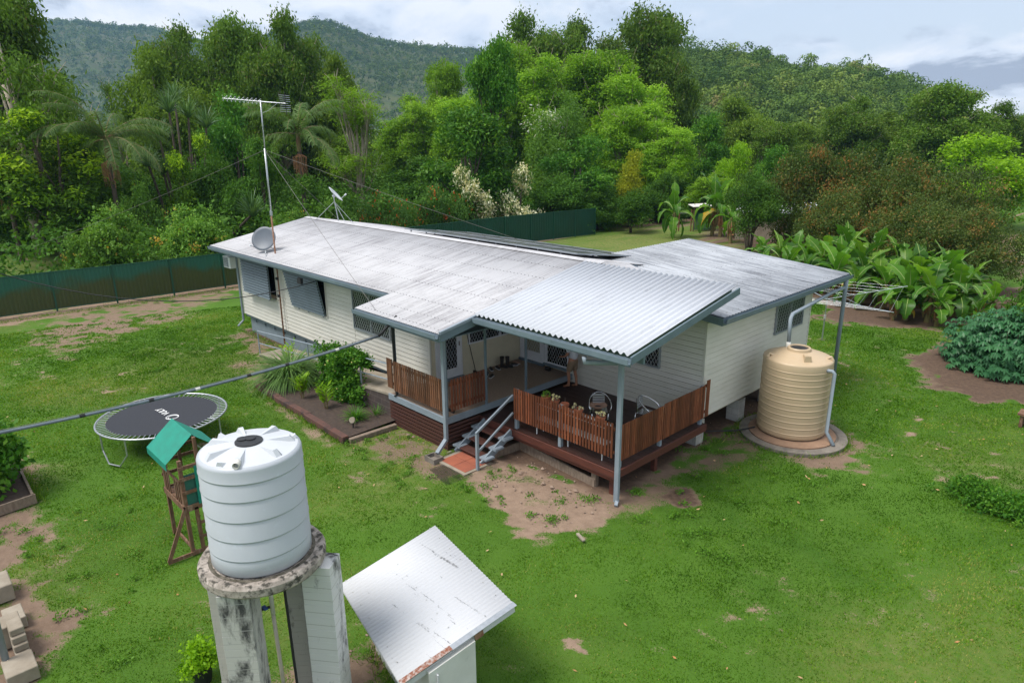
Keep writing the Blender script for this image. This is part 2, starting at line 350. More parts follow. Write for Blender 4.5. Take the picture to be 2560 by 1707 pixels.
# ------------------------------------------------------------------ ground
def poly_sd(P, poly):
    """signed distance (negative inside)"""
    x, y = P[:, 0], P[:, 1]; d = np.full(len(P), 1e9); ins = np.zeros(len(P), bool); n = len(poly)
    for i in range(n):
        ax, ay = poly[i]; bx, by = poly[(i+1) % n]; ex, ey = bx-ax, by-ay
        t = np.clip(((x-ax)*ex+(y-ay)*ey)/(ex*ex+ey*ey+1e-9), 0, 1)
        d = np.minimum(d, np.hypot(x-ax-t*ex, y-ay-t*ey))
        c = ((ay > y) != (by > y)) & (x < (bx-ax)*(y-ay)/(by-ay+1e-12)+ax); ins ^= c
    return np.where(ins, -d, d)
G = lambda *pp: [tuple(at(u, v, z=0)[:2]) for u, v in pp]
# (polygon, softness, strength, tone) tone 0 sandy pink, 1 dark soil, 2 dry straw grass
PATCH = [
 (G((1150, 1168), (1250, 1125), (1500, 1210), (1545, 1262), (1520, 1300), (1440, 1338), (1350, 1340), (1290, 1318), (1235, 1262), (1175, 1215)), .45, 1.05, 0),
 ([(-2.9, -1.7), (-2.4, -.1), (.1, -.1), (1.6, -.6), (1.2, -1.4), (-.4, -1.7), (-1.6, -2.1)], .7, .62, 3),
 ([(-8.8, -1.7), (-2.4, -1.8), (-2.2, -2.3), (-6, -2.0), (-8.9, -1.85)], .3, .62, 0),
 ([(-16.5, 1.6), (-16.5, .4), (-12.2, -.2), (-12, -1), (-9, -1.6), (-8.5, 0), (-12, .7), (-12, 5), (-16, 5)], .6, .62, 3),
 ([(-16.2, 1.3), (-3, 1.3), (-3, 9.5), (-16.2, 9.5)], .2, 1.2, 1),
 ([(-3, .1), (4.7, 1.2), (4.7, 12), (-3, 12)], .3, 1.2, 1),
 ([(3.9, .6), (5.2, .8), (5.3, 4.5), (4.6, 6.0), (5.4, 6.3), (7.5, 5.9), (8.3, 7), (8.0, 8.8), (5.2, 9.8), (4.2, 6)], .5, .75, 3),
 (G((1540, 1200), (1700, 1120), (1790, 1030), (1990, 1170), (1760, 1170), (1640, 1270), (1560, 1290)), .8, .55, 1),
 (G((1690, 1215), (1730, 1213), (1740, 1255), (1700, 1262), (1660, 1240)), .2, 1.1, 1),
 (G((30, 870), (120, 800), (350, 745), (570, 715), (600, 735), (450, 795), (330, 832), (200, 890), (90, 888)), 1.6, .68, 3),
 ([(-27.5, -14), (-25.6, -14), (-24.8, 6), (-25.2, 34), (-27.5, 34)], .5, .9, 0),
 (G((2270, 900), (2330, 860), (2440, 830), (2700, 850), (2700, 1030), (2560, 1015), (2430, 995), (2330, 965)), .6, 1.1, 1),
 (G((2030, 800), (2060, 765), (1900, 690), (2100, 650), (2300, 660), (2560, 720), (2560, 790), (2330, 822), (2150, 810)), .8, 1.1, 1),
 (G((2290, 640), (2460, 655), (2700, 760), (2700, 690), (2560, 640), (2350, 600)), 2.0, .75, 1),
 (G((1400, 600), (1600, 575), (1900, 600), (2100, 640), (1950, 690), (1500, 660)), 4, .55, 2),
 (G((1500, 560), (1900, 575), (1900, 590), (1500, 575)), 3, .6, 2),
 ([(2.3, -10.4), (1.3, -9.35), (-1.5, -9.0), (-4, -8.7), (-8, -8.3), (-8, -13), (2.9, -13)], .9, .85, 3),
 ([(4.6, -8.7), (6.6, -8.7), (7.6, -7.3), (7.6, -5.6), (5.0, -5.0), (4.3, -6.2)], .6, .85, 3),
 ([(-60, -30), (-31, -30), (-31, 60), (-60, 60)], 6, .35, 1),
 ([(-75, 18), (-31, 18), (-27, 40), (-22, 48), (-40, 130), (-120, 130)], 6, 1.0, 1),
 (G((1760, 600), (1800, 560), (2560, 590), (2560, 640), (2000, 640)), 2.5, .9, 1),
]
SPOTS = [(RNG.uniform(-4, 16), RNG.uniform(-6, 12), RNG.uniform(.1, .3)) for _ in range(10)]+[(at(1440, 1612, z=0)[0], at(1440, 1612, z=0)[1], .3), (at(1600, 1608, z=0)[0], at(1600, 1608, z=0)[1], .15)]
def masks(P):
    x, y = P[:, 0], P[:, 1]
    nz = fbm(x*1.3, y*1.3, 4, 3)-.5; nf = fbm(x*6, y*6, 3, 11)-.5; pt = fbm(x*2.6+5, y*2.6, 4, 61)
    dirt = np.zeros(len(P)); dark = np.zeros(len(P)); dry = np.zeros(len(P))
    for poly, soft, st, tone in PATCH:
        poly = np.array(poly); lo = poly.min(0)-soft*3-1; hi = poly.max(0)+soft*3+1
        k = np.where((x > lo[0]) & (x < hi[0]) & (y > lo[1]) & (y < hi[1]))[0]
        if not len(k): continue
        sd_ = poly_sd(P[k], poly)+nz[k]*soft*2.2+nf[k]*soft*1.2
        a = np.clip(.5-sd_/soft*.8, 0, 1)*st
        if tone == 2: dry[k] = np.maximum(dry[k], a)
        else:
            dirt[k] = np.maximum(dirt[k], a)
            if tone in (1, 3): dark[k] = np.maximum(dark[k], a*(1 if tone == 1 else .55))
    for sx, sy, sr in SPOTS:
        dirt = np.maximum(dirt, np.clip(1.1-np.hypot(x-sx, y-sy)/sr+nf*2, 0, 1)*.8)
    sparse = np.clip((fbm(x*.45+9, y*.45, 3, 21)-.54)*4, 0, .5)+np.clip((fbm(x*1.7+3, y*1.7, 4, 23)-.62)*5, 0, .4)
    dirt = np.maximum(dirt, sparse*(.5+nf*1.5))
    dry = np.maximum(dry, np.clip((fbm(x*.16, y*.16, 3, 31)-.52)*2.0, 0, .28))
    dirt = dirt-np.clip((pt-.52)*2.6, 0, .55)*np.clip(dirt*2, 0, 1)*(dark < .9)
    return np.clip(dirt, 0, 1), np.clip(dark, 0, 1), np.clip(dry, 0, 1)
def gz(x, y): return (fbm(np.asarray(x)*.25, np.asarray(y)*.25, 3, 77)-.5)*.05-.02

def ground():
    def axis(lo, hi, st, far):
        a = list(np.arange(lo, hi, st)); s = st; q = []; v = hi
        while v < far: q.append(v); s *= 1.17; v += s
        q.append(far); p = []; v = lo; s = st
        while v > -far: s *= 1.17; v -= s; p.append(v)
        return np.array(sorted(p)+a+q)
    xs = axis(-30, 17, .13, 4500); ys = axis(-12, 26, .13, 4500)
    X, Y = np.meshgrid(xs, ys); V = np.stack([X.ravel(), Y.ravel(), np.zeros(X.size)], 1)
    near = (np.abs(V[:, 0]) < 80) & (np.abs(V[:, 1]) < 90)
    dirt, dark, dry = masks(V)
    V[:, 2] = gz(V[:, 0], V[:, 1])+np.where(near, (fbm(V[:, 0]*3, V[:, 1]*3, 3, 5)-.5)*.03*(1-dirt*.5), 0)
    mound = np.exp(-((V[:, 0]-3.1)**2/1.6+(V[:, 1]-.1)**2/.5)); V[:, 2] += mound*.10
    nx, ny = len(xs), len(ys); i = np.arange((nx-1)*(ny-1)); r, c = i//(nx-1), i % (nx-1); a = r*nx+c
    F = np.stack([a, a+1, a+nx+1, a+nx], 1)
    mt, t, b = bsdf('lawn_and_soil'); L = t.links.new; sock(b, 'Roughness', .9); sock(b, 'Specular IOR Level', .15)
    tc = N('ShaderNodeTexCoord', t)
    def nz(sc, det=5, r=.6):
        n = N('ShaderNodeTexNoise', t, inp={'Scale': sc, 'Detail': det, 'Roughness': r}); L(tc.outputs['Object'], n.inputs['Vector']); return n.outputs[0]
    def rg(src, lo, hi):
        n = N('ShaderNodeMapRange', t, inp={1: lo, 2: hi}); L(src, n.inputs[0]); return n.outputs[0]
    def mix(f, a_, b_):
        n = N('ShaderNodeMix', t, data_type='RGBA'); L(f, n.inputs[0])
        for k, q in ((6, a_), (7, b_)):
            if isinstance(q, tuple): n.inputs[k].default_value = (*q, 1)
            else: L(q, n.inputs[k])
        return n.outputs[2]
    def att(nm): n = N('ShaderNodeAttribute', t); n.attribute_name = nm; return n.outputs['Fac']
    g = mix(rg(nz(1.1, 6), .35, .65), (.046, .120, .011), (.082, .168, .018))
    g = mix(rg(nz(22, 6, .7), .42, .62), g, (.05, .105, .012))
    g = mix(rg(nz(.12, 3), .42, .62), g, (.075, .16, .018))
    dr = N('ShaderNodeMath', t, operation='MULTIPLY'); L(att('dry'), dr.inputs[0]); L(rg(nz(5, 6), .3, .6), dr.inputs[1])
    g = mix(dr.outputs[0], g, (.25, .2, .085))
    s = mix(rg(nz(4, 6, .7), .35, .65), (.31, .22, .16), (.23, .16, .115))
    s = mix(rg(nz(60, 4, .7), .6, .7), s, (.42, .30, .22))
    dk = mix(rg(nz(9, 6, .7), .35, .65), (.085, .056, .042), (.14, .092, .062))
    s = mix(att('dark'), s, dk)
    ad = N('ShaderNodeMath', t, operation='ADD'); L(att('dirt'), ad.inputs[0]); q = rg(nz(30, 4, .7), 0, 1)
    mm = N('ShaderNodeMath', t, operation='SUBTRACT', inp={1: .5}); L(q, mm.inputs[0]); m2 = N('ShaderNodeMath', t, operation='MULTIPLY', inp={1: 1.3}); L(mm.outputs[0], m2.inputs[0]); L(m2.outputs[0], ad.inputs[1])
    col = mix(rg(ad.outputs[0], .35, .6), g, s)
    L(col, b.inputs['Base Color'])
    bp = N('ShaderNodeBump', t, inp={'Strength': .8, 'Distance': .03}); L(nz(25, 6, .75), bp.inputs['Height']); L(bp.outputs[0], b.inputs['Normal'])
    me = mesh_np('ground', V, F, 4, mt, {'dirt': ('POINT', dirt), 'dark': ('POINT', dark), 'dry': ('POINT', dry)}, smooth=True)
    o = link('ground', me); tag(o, kind='structure'); return o
ground()

def leaf_faces(pos, d, nrm, ln, wd, t, fold=.15):
    """one bent diamond leaf per row: pos base, d direction, nrm normal"""
    d = d/(np.linalg.norm(d, axis=1, keepdims=True)+1e-9); s = np.cross(d, nrm); s /= (np.linalg.norm(s, axis=1, keepdims=True)+1e-9); n = np.cross(s, d)
    ln = np.asarray(ln).reshape(-1, 1); wd = np.asarray(wd).reshape(-1, 1)
    a = pos; b = pos+d*ln*.5+s*wd*.5-n*wd*fold; c = pos+d*ln-n*ln*.12; e = pos+d*ln*.5-s*wd*.5-n*wd*fold
    V = np.stack([a, b, c, e], 1).reshape(-1, 3); k = len(pos)
    return V, np.arange(4*k).reshape(-1, 4), np.asarray(t)
def rdir(n, up=0.0):
    v = RNG.normal(size=(n, 3)); v[:, 2] += up; return v/np.linalg.norm(v, axis=1, keepdims=True)

def grass():
    n = 1200000
    # spread over the lawn in front of the camera, thinning with distance
    ang = RNG.uniform(-1.0, 1.0, n); D = 3.2+RNG.random(n)**.85*34
    hx, hy = F_[0]/cos(PITCH), F_[1]/cos(PITCH)
    px = CAM[0]+D*(hx*np.cos(ang)+hy*np.sin(ang)); py = CAM[1]+D*(hy*np.cos(ang)-hx*np.sin(ang))
    P = np.stack([px, py, np.zeros(n)], 1); dirt, dark, dry = masks(P)
    keep = (RNG.random(n) > dirt*1.6-.15) & (dark < .5) & (px > -26.5)
    hs = (px > -16.2) & (px < -2.4) & (py > 1.2) & (py < 9.6); hs |= (px > -2.6) & (px < 4.75) & (py > 0) & (py < 12)
    hs |= (px > -8.6) & (px < -2.4) & (py > -1.75) & (py < 1.3); hs |= (px > -12.2) & (px < -2.6) & (py > -.05) & (py < 1.3)
    hs |= np.hypot(px-6.1, py-7.7) < 1.5; hs |= (px > .2) & (px < 1.6) & (py > -.55) & (py < 1.2); hs |= (px < -4.7) & (py < -8.75)
    keep &= ~hs; P = P[keep]; D = D[keep]; dr = dry[keep]; n = len(P)
    P[:, 2] = gz(P[:, 0], P[:, 1])-.01
    big = fbm(P[:, 0]*.9, P[:, 1]*.9, 3, 41)
    h = RNG.uniform(.018, .042, n)*(.7+.8*big)*(1+np.clip(D-14, 0, 30)*.018); w = RNG.uniform(.006, .012, n)*(1+np.clip(D-9, 0, 40)*.09)
    a = RNG.uniform(0, 2*pi, n); lean = RNG.uniform(.2, 1.1, n); la = RNG.uniform(0, 2*pi, n)
    sx, sy = np.cos(a)*w, np.sin(a)*w
    A = P+np.stack([sx, sy, 0*sx], 1); B = P-np.stack([sx, sy, 0*sx], 1); C = P+np.stack([np.cos(la)*h*lean, np.sin(la)*h*lean, h], 1)
    V = np.stack([A, B, C], 1).reshape(-1, 3)
    t = np.clip(RNG.normal(.40, .19, n)+(fbm(P[:, 0]*.35, P[:, 1]*.35, 3, 51)-.5)*1.1+(fbm(P[:, 0]*2.1, P[:, 1]*2.1, 3, 52)-.5)*.45+dr*.2, 0, 1)
    mt = leafmat('lawn_blades', [(0, (.032, .082, .010)), (.35, (.070, .158, .016)), (.7, (.130, .232, .030)), (1, (.30, .28, .10))], .3, .6, .2)
    tag(link('grass', mesh_np('grass', V, np.arange(3*n).reshape(-1, 3), 3, mt, {'t': ('FACE', t)})), 'short green lawn grass covering the yard around the house', 'grass', kind='stuff')
    E_ = []
    def edge(a, b, n_, w_=.09):
        q = RNG.random(n_)[:, None]; E_.append(np.array([a])*(1-q)+np.array([b])*q+RNG.normal(0, w_, (n_, 2)))
    for a_ in np.linspace(0, 2*pi, 14): edge((5.45+.5*cos(a_), -7.41+.5*sin(a_)), (5.45+.62*cos(a_+.4), -7.41+.62*sin(a_+.4)), 90)
    edge((5.0, -5.72), (7.3, -6.08), 500); edge((7.38, -6.0), (7.5, -5.2), 500)
    edge((-16, 1.2), (-12.3, 1.2), 500); edge((-26, -9), (-25.5, 4), 2500, .18); edge((-25.5, 4), (-25.4, 12), 900, .18); edge((4.9, 5.4), (4.9, 11.5), 500); edge((-8.7, -1.75), (-2.4, -1.85), 1100); edge((-4.6, -8.6), (-6.8, -8.6), 500)
    for a_ in np.linspace(0, 2*pi, 24): edge((6.13+1.5*cos(a_), 7.7+1.5*sin(a_)), (6.13+1.5*cos(a_+.3), 7.7+1.5*sin(a_+.3)), 45, .07)
    Q = np.concatenate(E_); k = len(Q); Q = np.column_stack([Q, gz(Q[:, 0], Q[:, 1])-.01]); d = rdir(k, 1.6); d[:, 2] = np.abs(d[:, 2]); V, F, t = leaf_faces(Q, d, rdir(k), RNG.uniform(.07, .2, k), RNG.uniform(.010, .018, k), np.clip(RNG.normal(.5, .22, k), 0, 1))
    tag(link('long_grass', mesh_np('long_grass', V, F, 4, mt, {'t': ('FACE', t)})), 'longer uncut grass fringing walls, fences, slabs and garden edges', 'grass', kind='stuff')
    # clover-like weeds in the bare patches
    Q = []
    for _ in range(150):
        c = random.choice([(random.uniform(1.6, 4.6), random.uniform(-1.1, .9)), (random.uniform(4.2, 8.3), random.uniform(.2, 6.4)), (random.uniform(-25, -12), random.uniform(-6, 4)), (random.uniform(-2.6, 1), random.uniform(-2.2, -.2)), (random.uniform(-4, 4), random.uniform(-9.6, -7)), (random.uniform(4.6, 8), random.uniform(-8, -5))])
        r = random.uniform(.06, .24); k = int(r*420); g = RNG.normal(size=(k, 2))*r*.5
        Q.append(np.stack([c[0]+g[:, 0], c[1]+g[:, 1], RNG.uniform(.0, .09, k)*np.exp(-(g**2).sum(1)/(r*r))+.01], 1))
    Q = np.concatenate(Q); k = len(Q); d = rdir(k, .5)
    V, F, t = leaf_faces(Q, d, rdir(k, 1.5), RNG.uniform(.03, .07, k), RNG.uniform(.02, .045, k), np.clip(RNG.normal(.35, .15, k), 0, 1))
    mt = leafmat('weed_leaves', [(0, (.05, .13, .015)), (1, (.16, .3, .05))], .25)
    tag(link('weeds', mesh_np('weeds', V, F, 4, mt, {'t': ('FACE', t)})), 'low broad-leaved weeds scattered over the bare dirt patches', 'weeds', kind='stuff')
    # small stones and dry leaf litter
    mb = MB()
    for _ in range(420):
        c = random.choice([(random.uniform(1.4, 4.9), random.uniform(-1.1, 1.2)), (random.uniform(-2.8, 0), random.uniform(-1.0, -.1)), (random.uniform(-27, -14), random.uniform(-6, 3)), (random.uniform(4.6, 8), random.uniform(-8.4, -5)), (random.uniform(2.2, 4.2), random.uniform(-.3, 1.2))])
        r = random.uniform(.01, .035) if random.random() < .93 else random.uniform(.045, .075); z0 = .12*math.exp(-((c[0]-3.1)**2/1.6+(c[1]-.1)**2/.5))
        vs = []
        for (a, b, e) in ((1, 0, 0), (-1, 0, 0), (0, 1, 0), (0, -1, 0), (0, 0, 1), (0, 0, -1)):
            vs.append((c[0]+a*r*random.uniform(.7, 1.3), c[1]+b*r*random.uniform(.7, 1.3), z0-.01+e*r*.7))
        mb.add(vs, [(0, 2, 4), (2, 1, 4), (1, 3, 4), (3, 0, 4), (2, 0, 5), (1, 2, 5), (3, 1, 5), (0, 3, 5)])
    tag(mb.build('stones', M['rock']), 'small loose stones scattered in the bare dirt', 'stones', kind='stuff')
    k = 260; px = RNG.uniform(-12, 14, k); py = RNG.uniform(-9, 14, k); Q = np.stack([px, py, np.full(k, .035)], 1)
    d = rdir(k); d[:, 2] *= .2; V, F, t = leaf_faces(Q, d, rdir(k, 2), RNG.uniform(.05, .12, k), RNG.uniform(.02, .05, k), RNG.random(k))
    lm = leafmat('dead_leaf_litter', [(0, (.35, .18, .08)), (1, (.5, .36, .22))], 0)
    tag(link('leaf_litter', mesh_np('leaf_litter', V, F, 4, lm, {'t': ('FACE', t)})), 'dry brown leaves fallen on the lawn', 'leaves', kind='stuff')
grass()

# ------------------------------------------------------------------ house
ZP, ZD, ZW, YM, YD, XW, XA = .93, .68, .81, 1.35, 5.17, 4.64, -2.4
HL = -16.09
SL = (4.666-3.6)/(5.275+.655)
zroof = lambda y: 4.666-abs(y-5.275)*SL
house = thing('house', 'long white weatherboard house with blue grey trim, pale iron roofs, front patio and timber deck', 'house', (-6, 5, 0))

def boards(mb, a, b, z0, z1, n, step=.15):
    """lapped boards on the vertical plane from a to b (xy), facing n"""
    a = Vector((*a, 0)); b = Vector((*b, 0)); n = Vector((*n, 0)); z = z0
    while z < z1-1e-3:
        t = min(z+step, z1)
        p = [(0, z), (.024, z+.001), (.024, z+.01), (.006, t-.014), (-.012, t-.012), (-.012, t-.001), (0, t)]
        vs = [a+n*q[0]+Vector((0, 0, q[1])) for q in p]+[b+n*q[0]+Vector((0, 0, q[1])) for q in p]
        mb.add(vs, [(i, i+1, 7+i+1, 7+i) for i in range(6)]); z = t
def corr(name, mat, parent, x0, x1, y0, y1, zf, pitch, amp, axis, per=6, sharp=1, lift=0, solid=.004, nal=2):
    """corrugated sheet; ribs run along axis"""
    if axis == 'y': u0, u1, w0, w1 = x0, x1, y0, y1
    else: u0, u1, w0, w1 = y0, y1, x0, x1
    k = int((u1-u0)/pitch*per); us = np.linspace(u0, u1, k+1); ph = np.cos((us-u0)/pitch*2*pi)
    wv = amp*np.sign(ph)*np.abs(ph)**sharp; ws = np.linspace(w0, w1, nal); V = []
    for w in ws:
        if axis == 'y': z = np.array([zf(u, w) for u in us]); V.append(np.stack([us, np.full_like(us, w), z+wv+lift], 1))
        else: z = np.array([zf(w, u) for u in us]); V.append(np.stack([np.full_like(us, w), us, z+wv+lift], 1))
    V = np.concatenate(V); n = k+1; F = []
    for j in range(nal-1):
        i = np.arange(k)+j*n; F.append(np.stack([i, i+1, i+n+1, i+n], 1) if axis == 'y' else np.stack([i+1, i, i+n, i+n+1], 1))
    o_ = off(parent); V = V-np.array(o_); me = mesh_np(name, V, np.concatenate(F), 4, mat, smooth=True); o = link(name, me, parent)
    md = o.modifiers.new('thickness', 'SOLIDIFY'); md.thickness = solid; md.offset = -1
    return o
# walls
w = MB(); boards(w, (HL, YM), (XA, YM), ZW, 3.52, (0, -1)); w.build('front_wall', M['board'], house)
w = MB(); boards(w, (-.12, YD), (XW, YD), ZD-.02, 3.8, (0, -1)); w.build('deck_wall', M['board'], house)
w = MB(); boards(w, (XW, YD), (XW, 11.6), ZW, 3.78, (1, 0)); w.build('end_wall', M['board'], house)
w = MB(); w.box(HL+.01, XA-.012, YM+.014, YM+.1, ZW, 3.7); w.prism([(XA-.1, YM+.1, ZP-.05), (XA-.1, YD, ZP-.05), (XA-.1, YD, 4.5), (XA-.1, YM+.1, 3.82)], (.1, 0, 0)); w.box(XA, -.13, YD+.002, YD+.1, ZP-.05, 4.5); w.box(HL, HL+.1, YM+.1, 9.4, ZW, 3.6)
w.box(HL+.1, -.7, 9.3, 9.4, ZW, 3.8); w.box(-.13, XW-.014, YD+.014, YD+.1, ZD, 3.75); w.box(XW-.1, XW-.014, YD+.1, 11.6, ZW, 3.76); w.prism([(-.8, 11.5, ZW), (XW-.1, 11.5, ZW), (XW-.1, 11.5, 3.78), (-.8, 11.5, 4.28)], (0, .1, 0)); w.box(-.8, -.7, 9.3, 11.5, ZW, 4.2); w.box(HL+.1, XW-.1, YD+.1, 9.3, ZW-.12, ZW-.02)
w.box(HL+.1, XA-.1, YM+.1, YD+.1, ZW-.12, ZW-.02)
w.build('inner_wall', M['cream'], house)
w = MB()
for a in ((HL-.01, YM-.03, HL+.06, YM+.03), (XA-.06, YM-.03, XA+.012, YM+.02), (XW-.03, YD-.03, XW+.03, YD+.03), (XW-.03, 11.57, XW+.03, 11.63), (-.17, YD-.03, -.1, YD)):
    MB().box(a[0], a[2], a[1], a[3], ZW-.01 if a[0] != -.17 else ZP, 3.5).build('corner_trim', M['board'], house)
for x in (-11.9, -6.72): MB().box(x, x+.05, YM-.024, YM, ZW, 3.45).build('joint_strip', M['board'], house)
# underneath: block base at the left end, concrete piers elsewhere
w = MB(); w.box(-15.7, -8.2, YM+.16, YM+.3, -.1, ZW-.13); w.box(-15.9, -15.7, YM+.16, 9.2, -.1, ZW-.13); w.box(HL+.3, -3, 9.0, 9.1, -.1, ZW-.13); w.build('block_base', M['block'], house)
for (x, y) in ((4.40, 5.3), (4.40, 7.6), (4.40, 9.6), (4.40, 11.4), (1.5, 11.4), (1.8, 6.5), (-7.2, 1.7), (-5.2, 1.7), (-3.2, 1.7)):
    MB().box(x-.19, x+.19, y-.19, y+.19, -.1, ZW-.14 if y < YD+1 and x < 0 else ZW-.13).build('pier', M['pier'], house)
w = MB(); w.box(HL+.05, XA, YM+.03, YM+.09, ZW-.11, ZW-.001)
for x in np.arange(-15.3, -3, .9): w.box(x, x+.05, YM+.1, YM+.16, ZW-.3, ZW-.11)
w.build('floor_bearer', M['blue'], house)

# roofs
zf = lambda x, y: zroof(y)
corr('roof', M['roof'], house, -17.0, -3.18, .558, 5.275, zf, .076, .009, 'y')
corr('roof', M['roof'], house, -3.18, .70, -.655, 5.275, zf, .076, .009, 'y')
corr('roof', M['roof'], house, -17.0, .70, 5.275, 9.99, zf, .076, .009, 'y')
w = MB()
for s in (-1, 1): w.prism([(-17.0, 5.275, 4.695), (-17, 5.275+s*.2, 4.695-.2*SL), (-17, 5.275+s*.2, 4.685-.2*SL), (-17, 5.275, 4.685)], (18.1, 0, 0))
w.build('ridge_cap', M['roof'], house)
zw_ = lambda x, y: 4.36-(x+.97)*(4.36-3.79)/6.19
corr('wing_roof', M['roof2'], house, -.97, 5.22, 4.93, 13.02, zw_, .15, .012, 'x', per=8)
MB().prism([(.66, 4.95, 3.9), (.66, 9.8, 3.75), (.66, 9.8, 3.84), (.66, 5.275, 4.63), (.66, 4.95, 4.58)], (.02, 0, 0)).build('gable_infill', M['bluelight'], house)
MB().prism([(.70, 4.9, 4.60), (.70, 5.3, 4.65), (.70, 7.0, 4.35), (1.25, 7.0, 4.19), (1.25, 4.9, 4.19)], (0, 0, .006)).build('valley_flashing', M['roof'], house)
zd_ = lambda x, y: 3.85+(y-.492)*(4.645-3.85)/(4.759-.492)
corr('deck_roof', M['roof3'], house, .76, 5.62, .46, 4.78, zd_, .1745, .032, 'y', per=10, lift=.065)
# rows of roof screws
w = MB()
def screw(x, y, z, r=.012):
    w.add([(x-r, y-r, z), (x+r, y-r, z), (x+r, y+r, z), (x-r, y+r, z), (x, y, z+.012)], [(0, 1, 4), (1, 2, 4), (2, 3, 4), (3, 0, 4)])
for y in (.70, 1.62, 2.55, 3.45, 4.35, 5.14):
    x = -17.0+.076*2
    while x < .68:
        screw(x, y, zroof(y)+.009); x += .152
for y in (-.5, -.02):
    for k in range(24): screw(-3.03+k*.152, y, zroof(y)+.009)
for k in range(26):
    for x in (-.6, .9, 2.3, 3.7, 5.05): screw(x, 5.08+k*.3, zw_(x, 0)+.012)
tag(w.build('roof_screw', M['black'], house), kind='stuff')
# gutters and fascias (colour of the trim)
def gutter(mb, a, b, zt, out, h=.12, w_=.12, ex=0):
    """open gutter from a to b at top height zt, out = outward unit xy"""
    a = Vector((*a, zt)); b = Vector((*b, zt)) if len(b) == 2 else Vector(b); o = Vector((*out, 0)); dn = Vector((0, 0, -h))
    pr = [Vector((0, 0, -.02)), dn, dn+o*w_*.85, o*w_+Vector((0, 0, -.01)), o*w_+Vector((0, 0, 0)), o*(w_-.012), o*(w_*.85-.012)+dn*.88, dn*.88+o*.012, o*.012+Vector((0, 0, -.02))]
    n = len(pr); mb.add([a+q for q in pr]+[b+q for q in pr], [(i, (i+1) % n, n+(i+1) % n, n+i) for i in range(n)]+[tuple(range(n-1, -1, -1)), tuple(range(n, 2*n))])
g = MB(); gutter(g, (-17.02, .56), (-3.2, .56), 3.80, (0, -1)); g.build('gutter', M['gutter'], house); g = MB(); gutter(g, (-3.2, -.655), (.66, -.655), 3.585, (0, -1)); g.build('gutter', M['gutter'], house)
g = MB(); gutter(g, (.78, .46), (5.66, .46), 3.84, (0, -1), .13); g.build('gutter', M['gutter'], house)
g = MB(); gutter(g, (5.22, 4.9), (5.22, 13.05), 3.775, (1, 0), .13, .13); g.build('gutter', M['blue'], house)
g = MB(); g.box(-17.0, -3.2, .562, .60, 3.60, 3.79); g.box(-3.18, .66, -.65, -.61, 3.37, 3.575); g.box(.72, 5.62, .47, .51, 3.64, 3.83)
# sloping barges
g.beam((.715, -.64, 3.49), (.715, 4.85, 4.49), .035, .2); g.beam((-3.2, -.64, 3.5), (-3.2, .56, 3.72), .03, .2); g.beam((-17.02, .56, 3.72), (-17.02, 5.275, 4.57), .03, .2); g.beam((-17.02, 9.99, 3.72), (-17.02, 5.275, 4.57), .03, .2)
g.beam((5.66, .46, 3.79), (5.66, 4.78, 4.58), .04, .17); g.beam((-1.0, 13.05, 4.27), (5.2, 13.05, 3.7), .2, .035, (0, 1, 0)); g.beam((3.8, 4.92, 3.80), (5.22, 4.92, 3.67), .035, .2)
g.box(5.17, 5.215, 4.92, 13.0, 3.57, 3.765); g.box(4.66, 5.17, 4.95, 13.0, 3.60, 3.625); g.box(-16.9, -3.2, .6, YM, 3.585, 3.605); g.box(-3.15, .6, -.6, 1.33, 3.38, 3.40)
g.build('fascia', M['blue'], house)
MB().beam((.735, -.67, 3.63), (.735, 4.85, 4.63), .075, .07).build('barge_capping', M['bluelight'], house); MB().beam((.70, -.66, 3.5), (.70, .45, 3.70), .03, .2).build('barge_board', M['blue'], house)
# deck roof beams, rafters
g = MB(); g.box(.8, 5.55, 1.05, 1.12, 3.55, 3.74)
for x in (1.2, 2.3, 3.4, 4.5, 5.45): g.beam((x, .55, 3.75), (x, 4.75, 4.53), .05, .13)
g.box(.1, .17, -.4, 5.1, 3.3, 3.42); g.build('roof_beam', M['blue'], house)

# windows
def diamond(mb, O, ex, ez, w_, h_, sp=.115, r=.006):
    O = Vector(O); ex = Vector(ex); ez = Vector(ez); nn = ex.cross(ez)
    def seg(a0, b0, a1, b1): mb.beam(O+ex*a0+ez*b0, O+ex*a1+ez*b1, r*2, r, nn)
    k = 1.7
    for sgn in (1, -1):
        c = -h_/k
        while c < w_+h_/k:
            pts = []
            for zz in (0, h_):
                pass
            # line x = c + sgn*z/k clipped to the rectangle
            x0, z0, x1, z1 = (c, 0, c+h_/k, h_) if sgn == 1 else (c+h_/k, 0, c, h_)
            def clip(xa, za, xb, zb):
                t0, t1 = 0, 1; dx = xb-xa
                for lim, s_ in ((0, 1), (w_, -1)):
                    fa, fb = (xa-lim)*s_, (xb-lim)*s_
                    if fa < 0 and fb < 0: return None
                    if fa < 0: t0 = max(t0, fa/(fa-fb))
                    elif fb < 0: t1 = min(t1, fa/(fa-fb))
                return (xa+dx*t0, za+(zb-za)*t0, xa+dx*t1, za+(zb-za)*t1) if t1-t0 > .03 else None
            q = clip(x0, z0, x1, z1)
            if q: seg(*q)
            c += sp
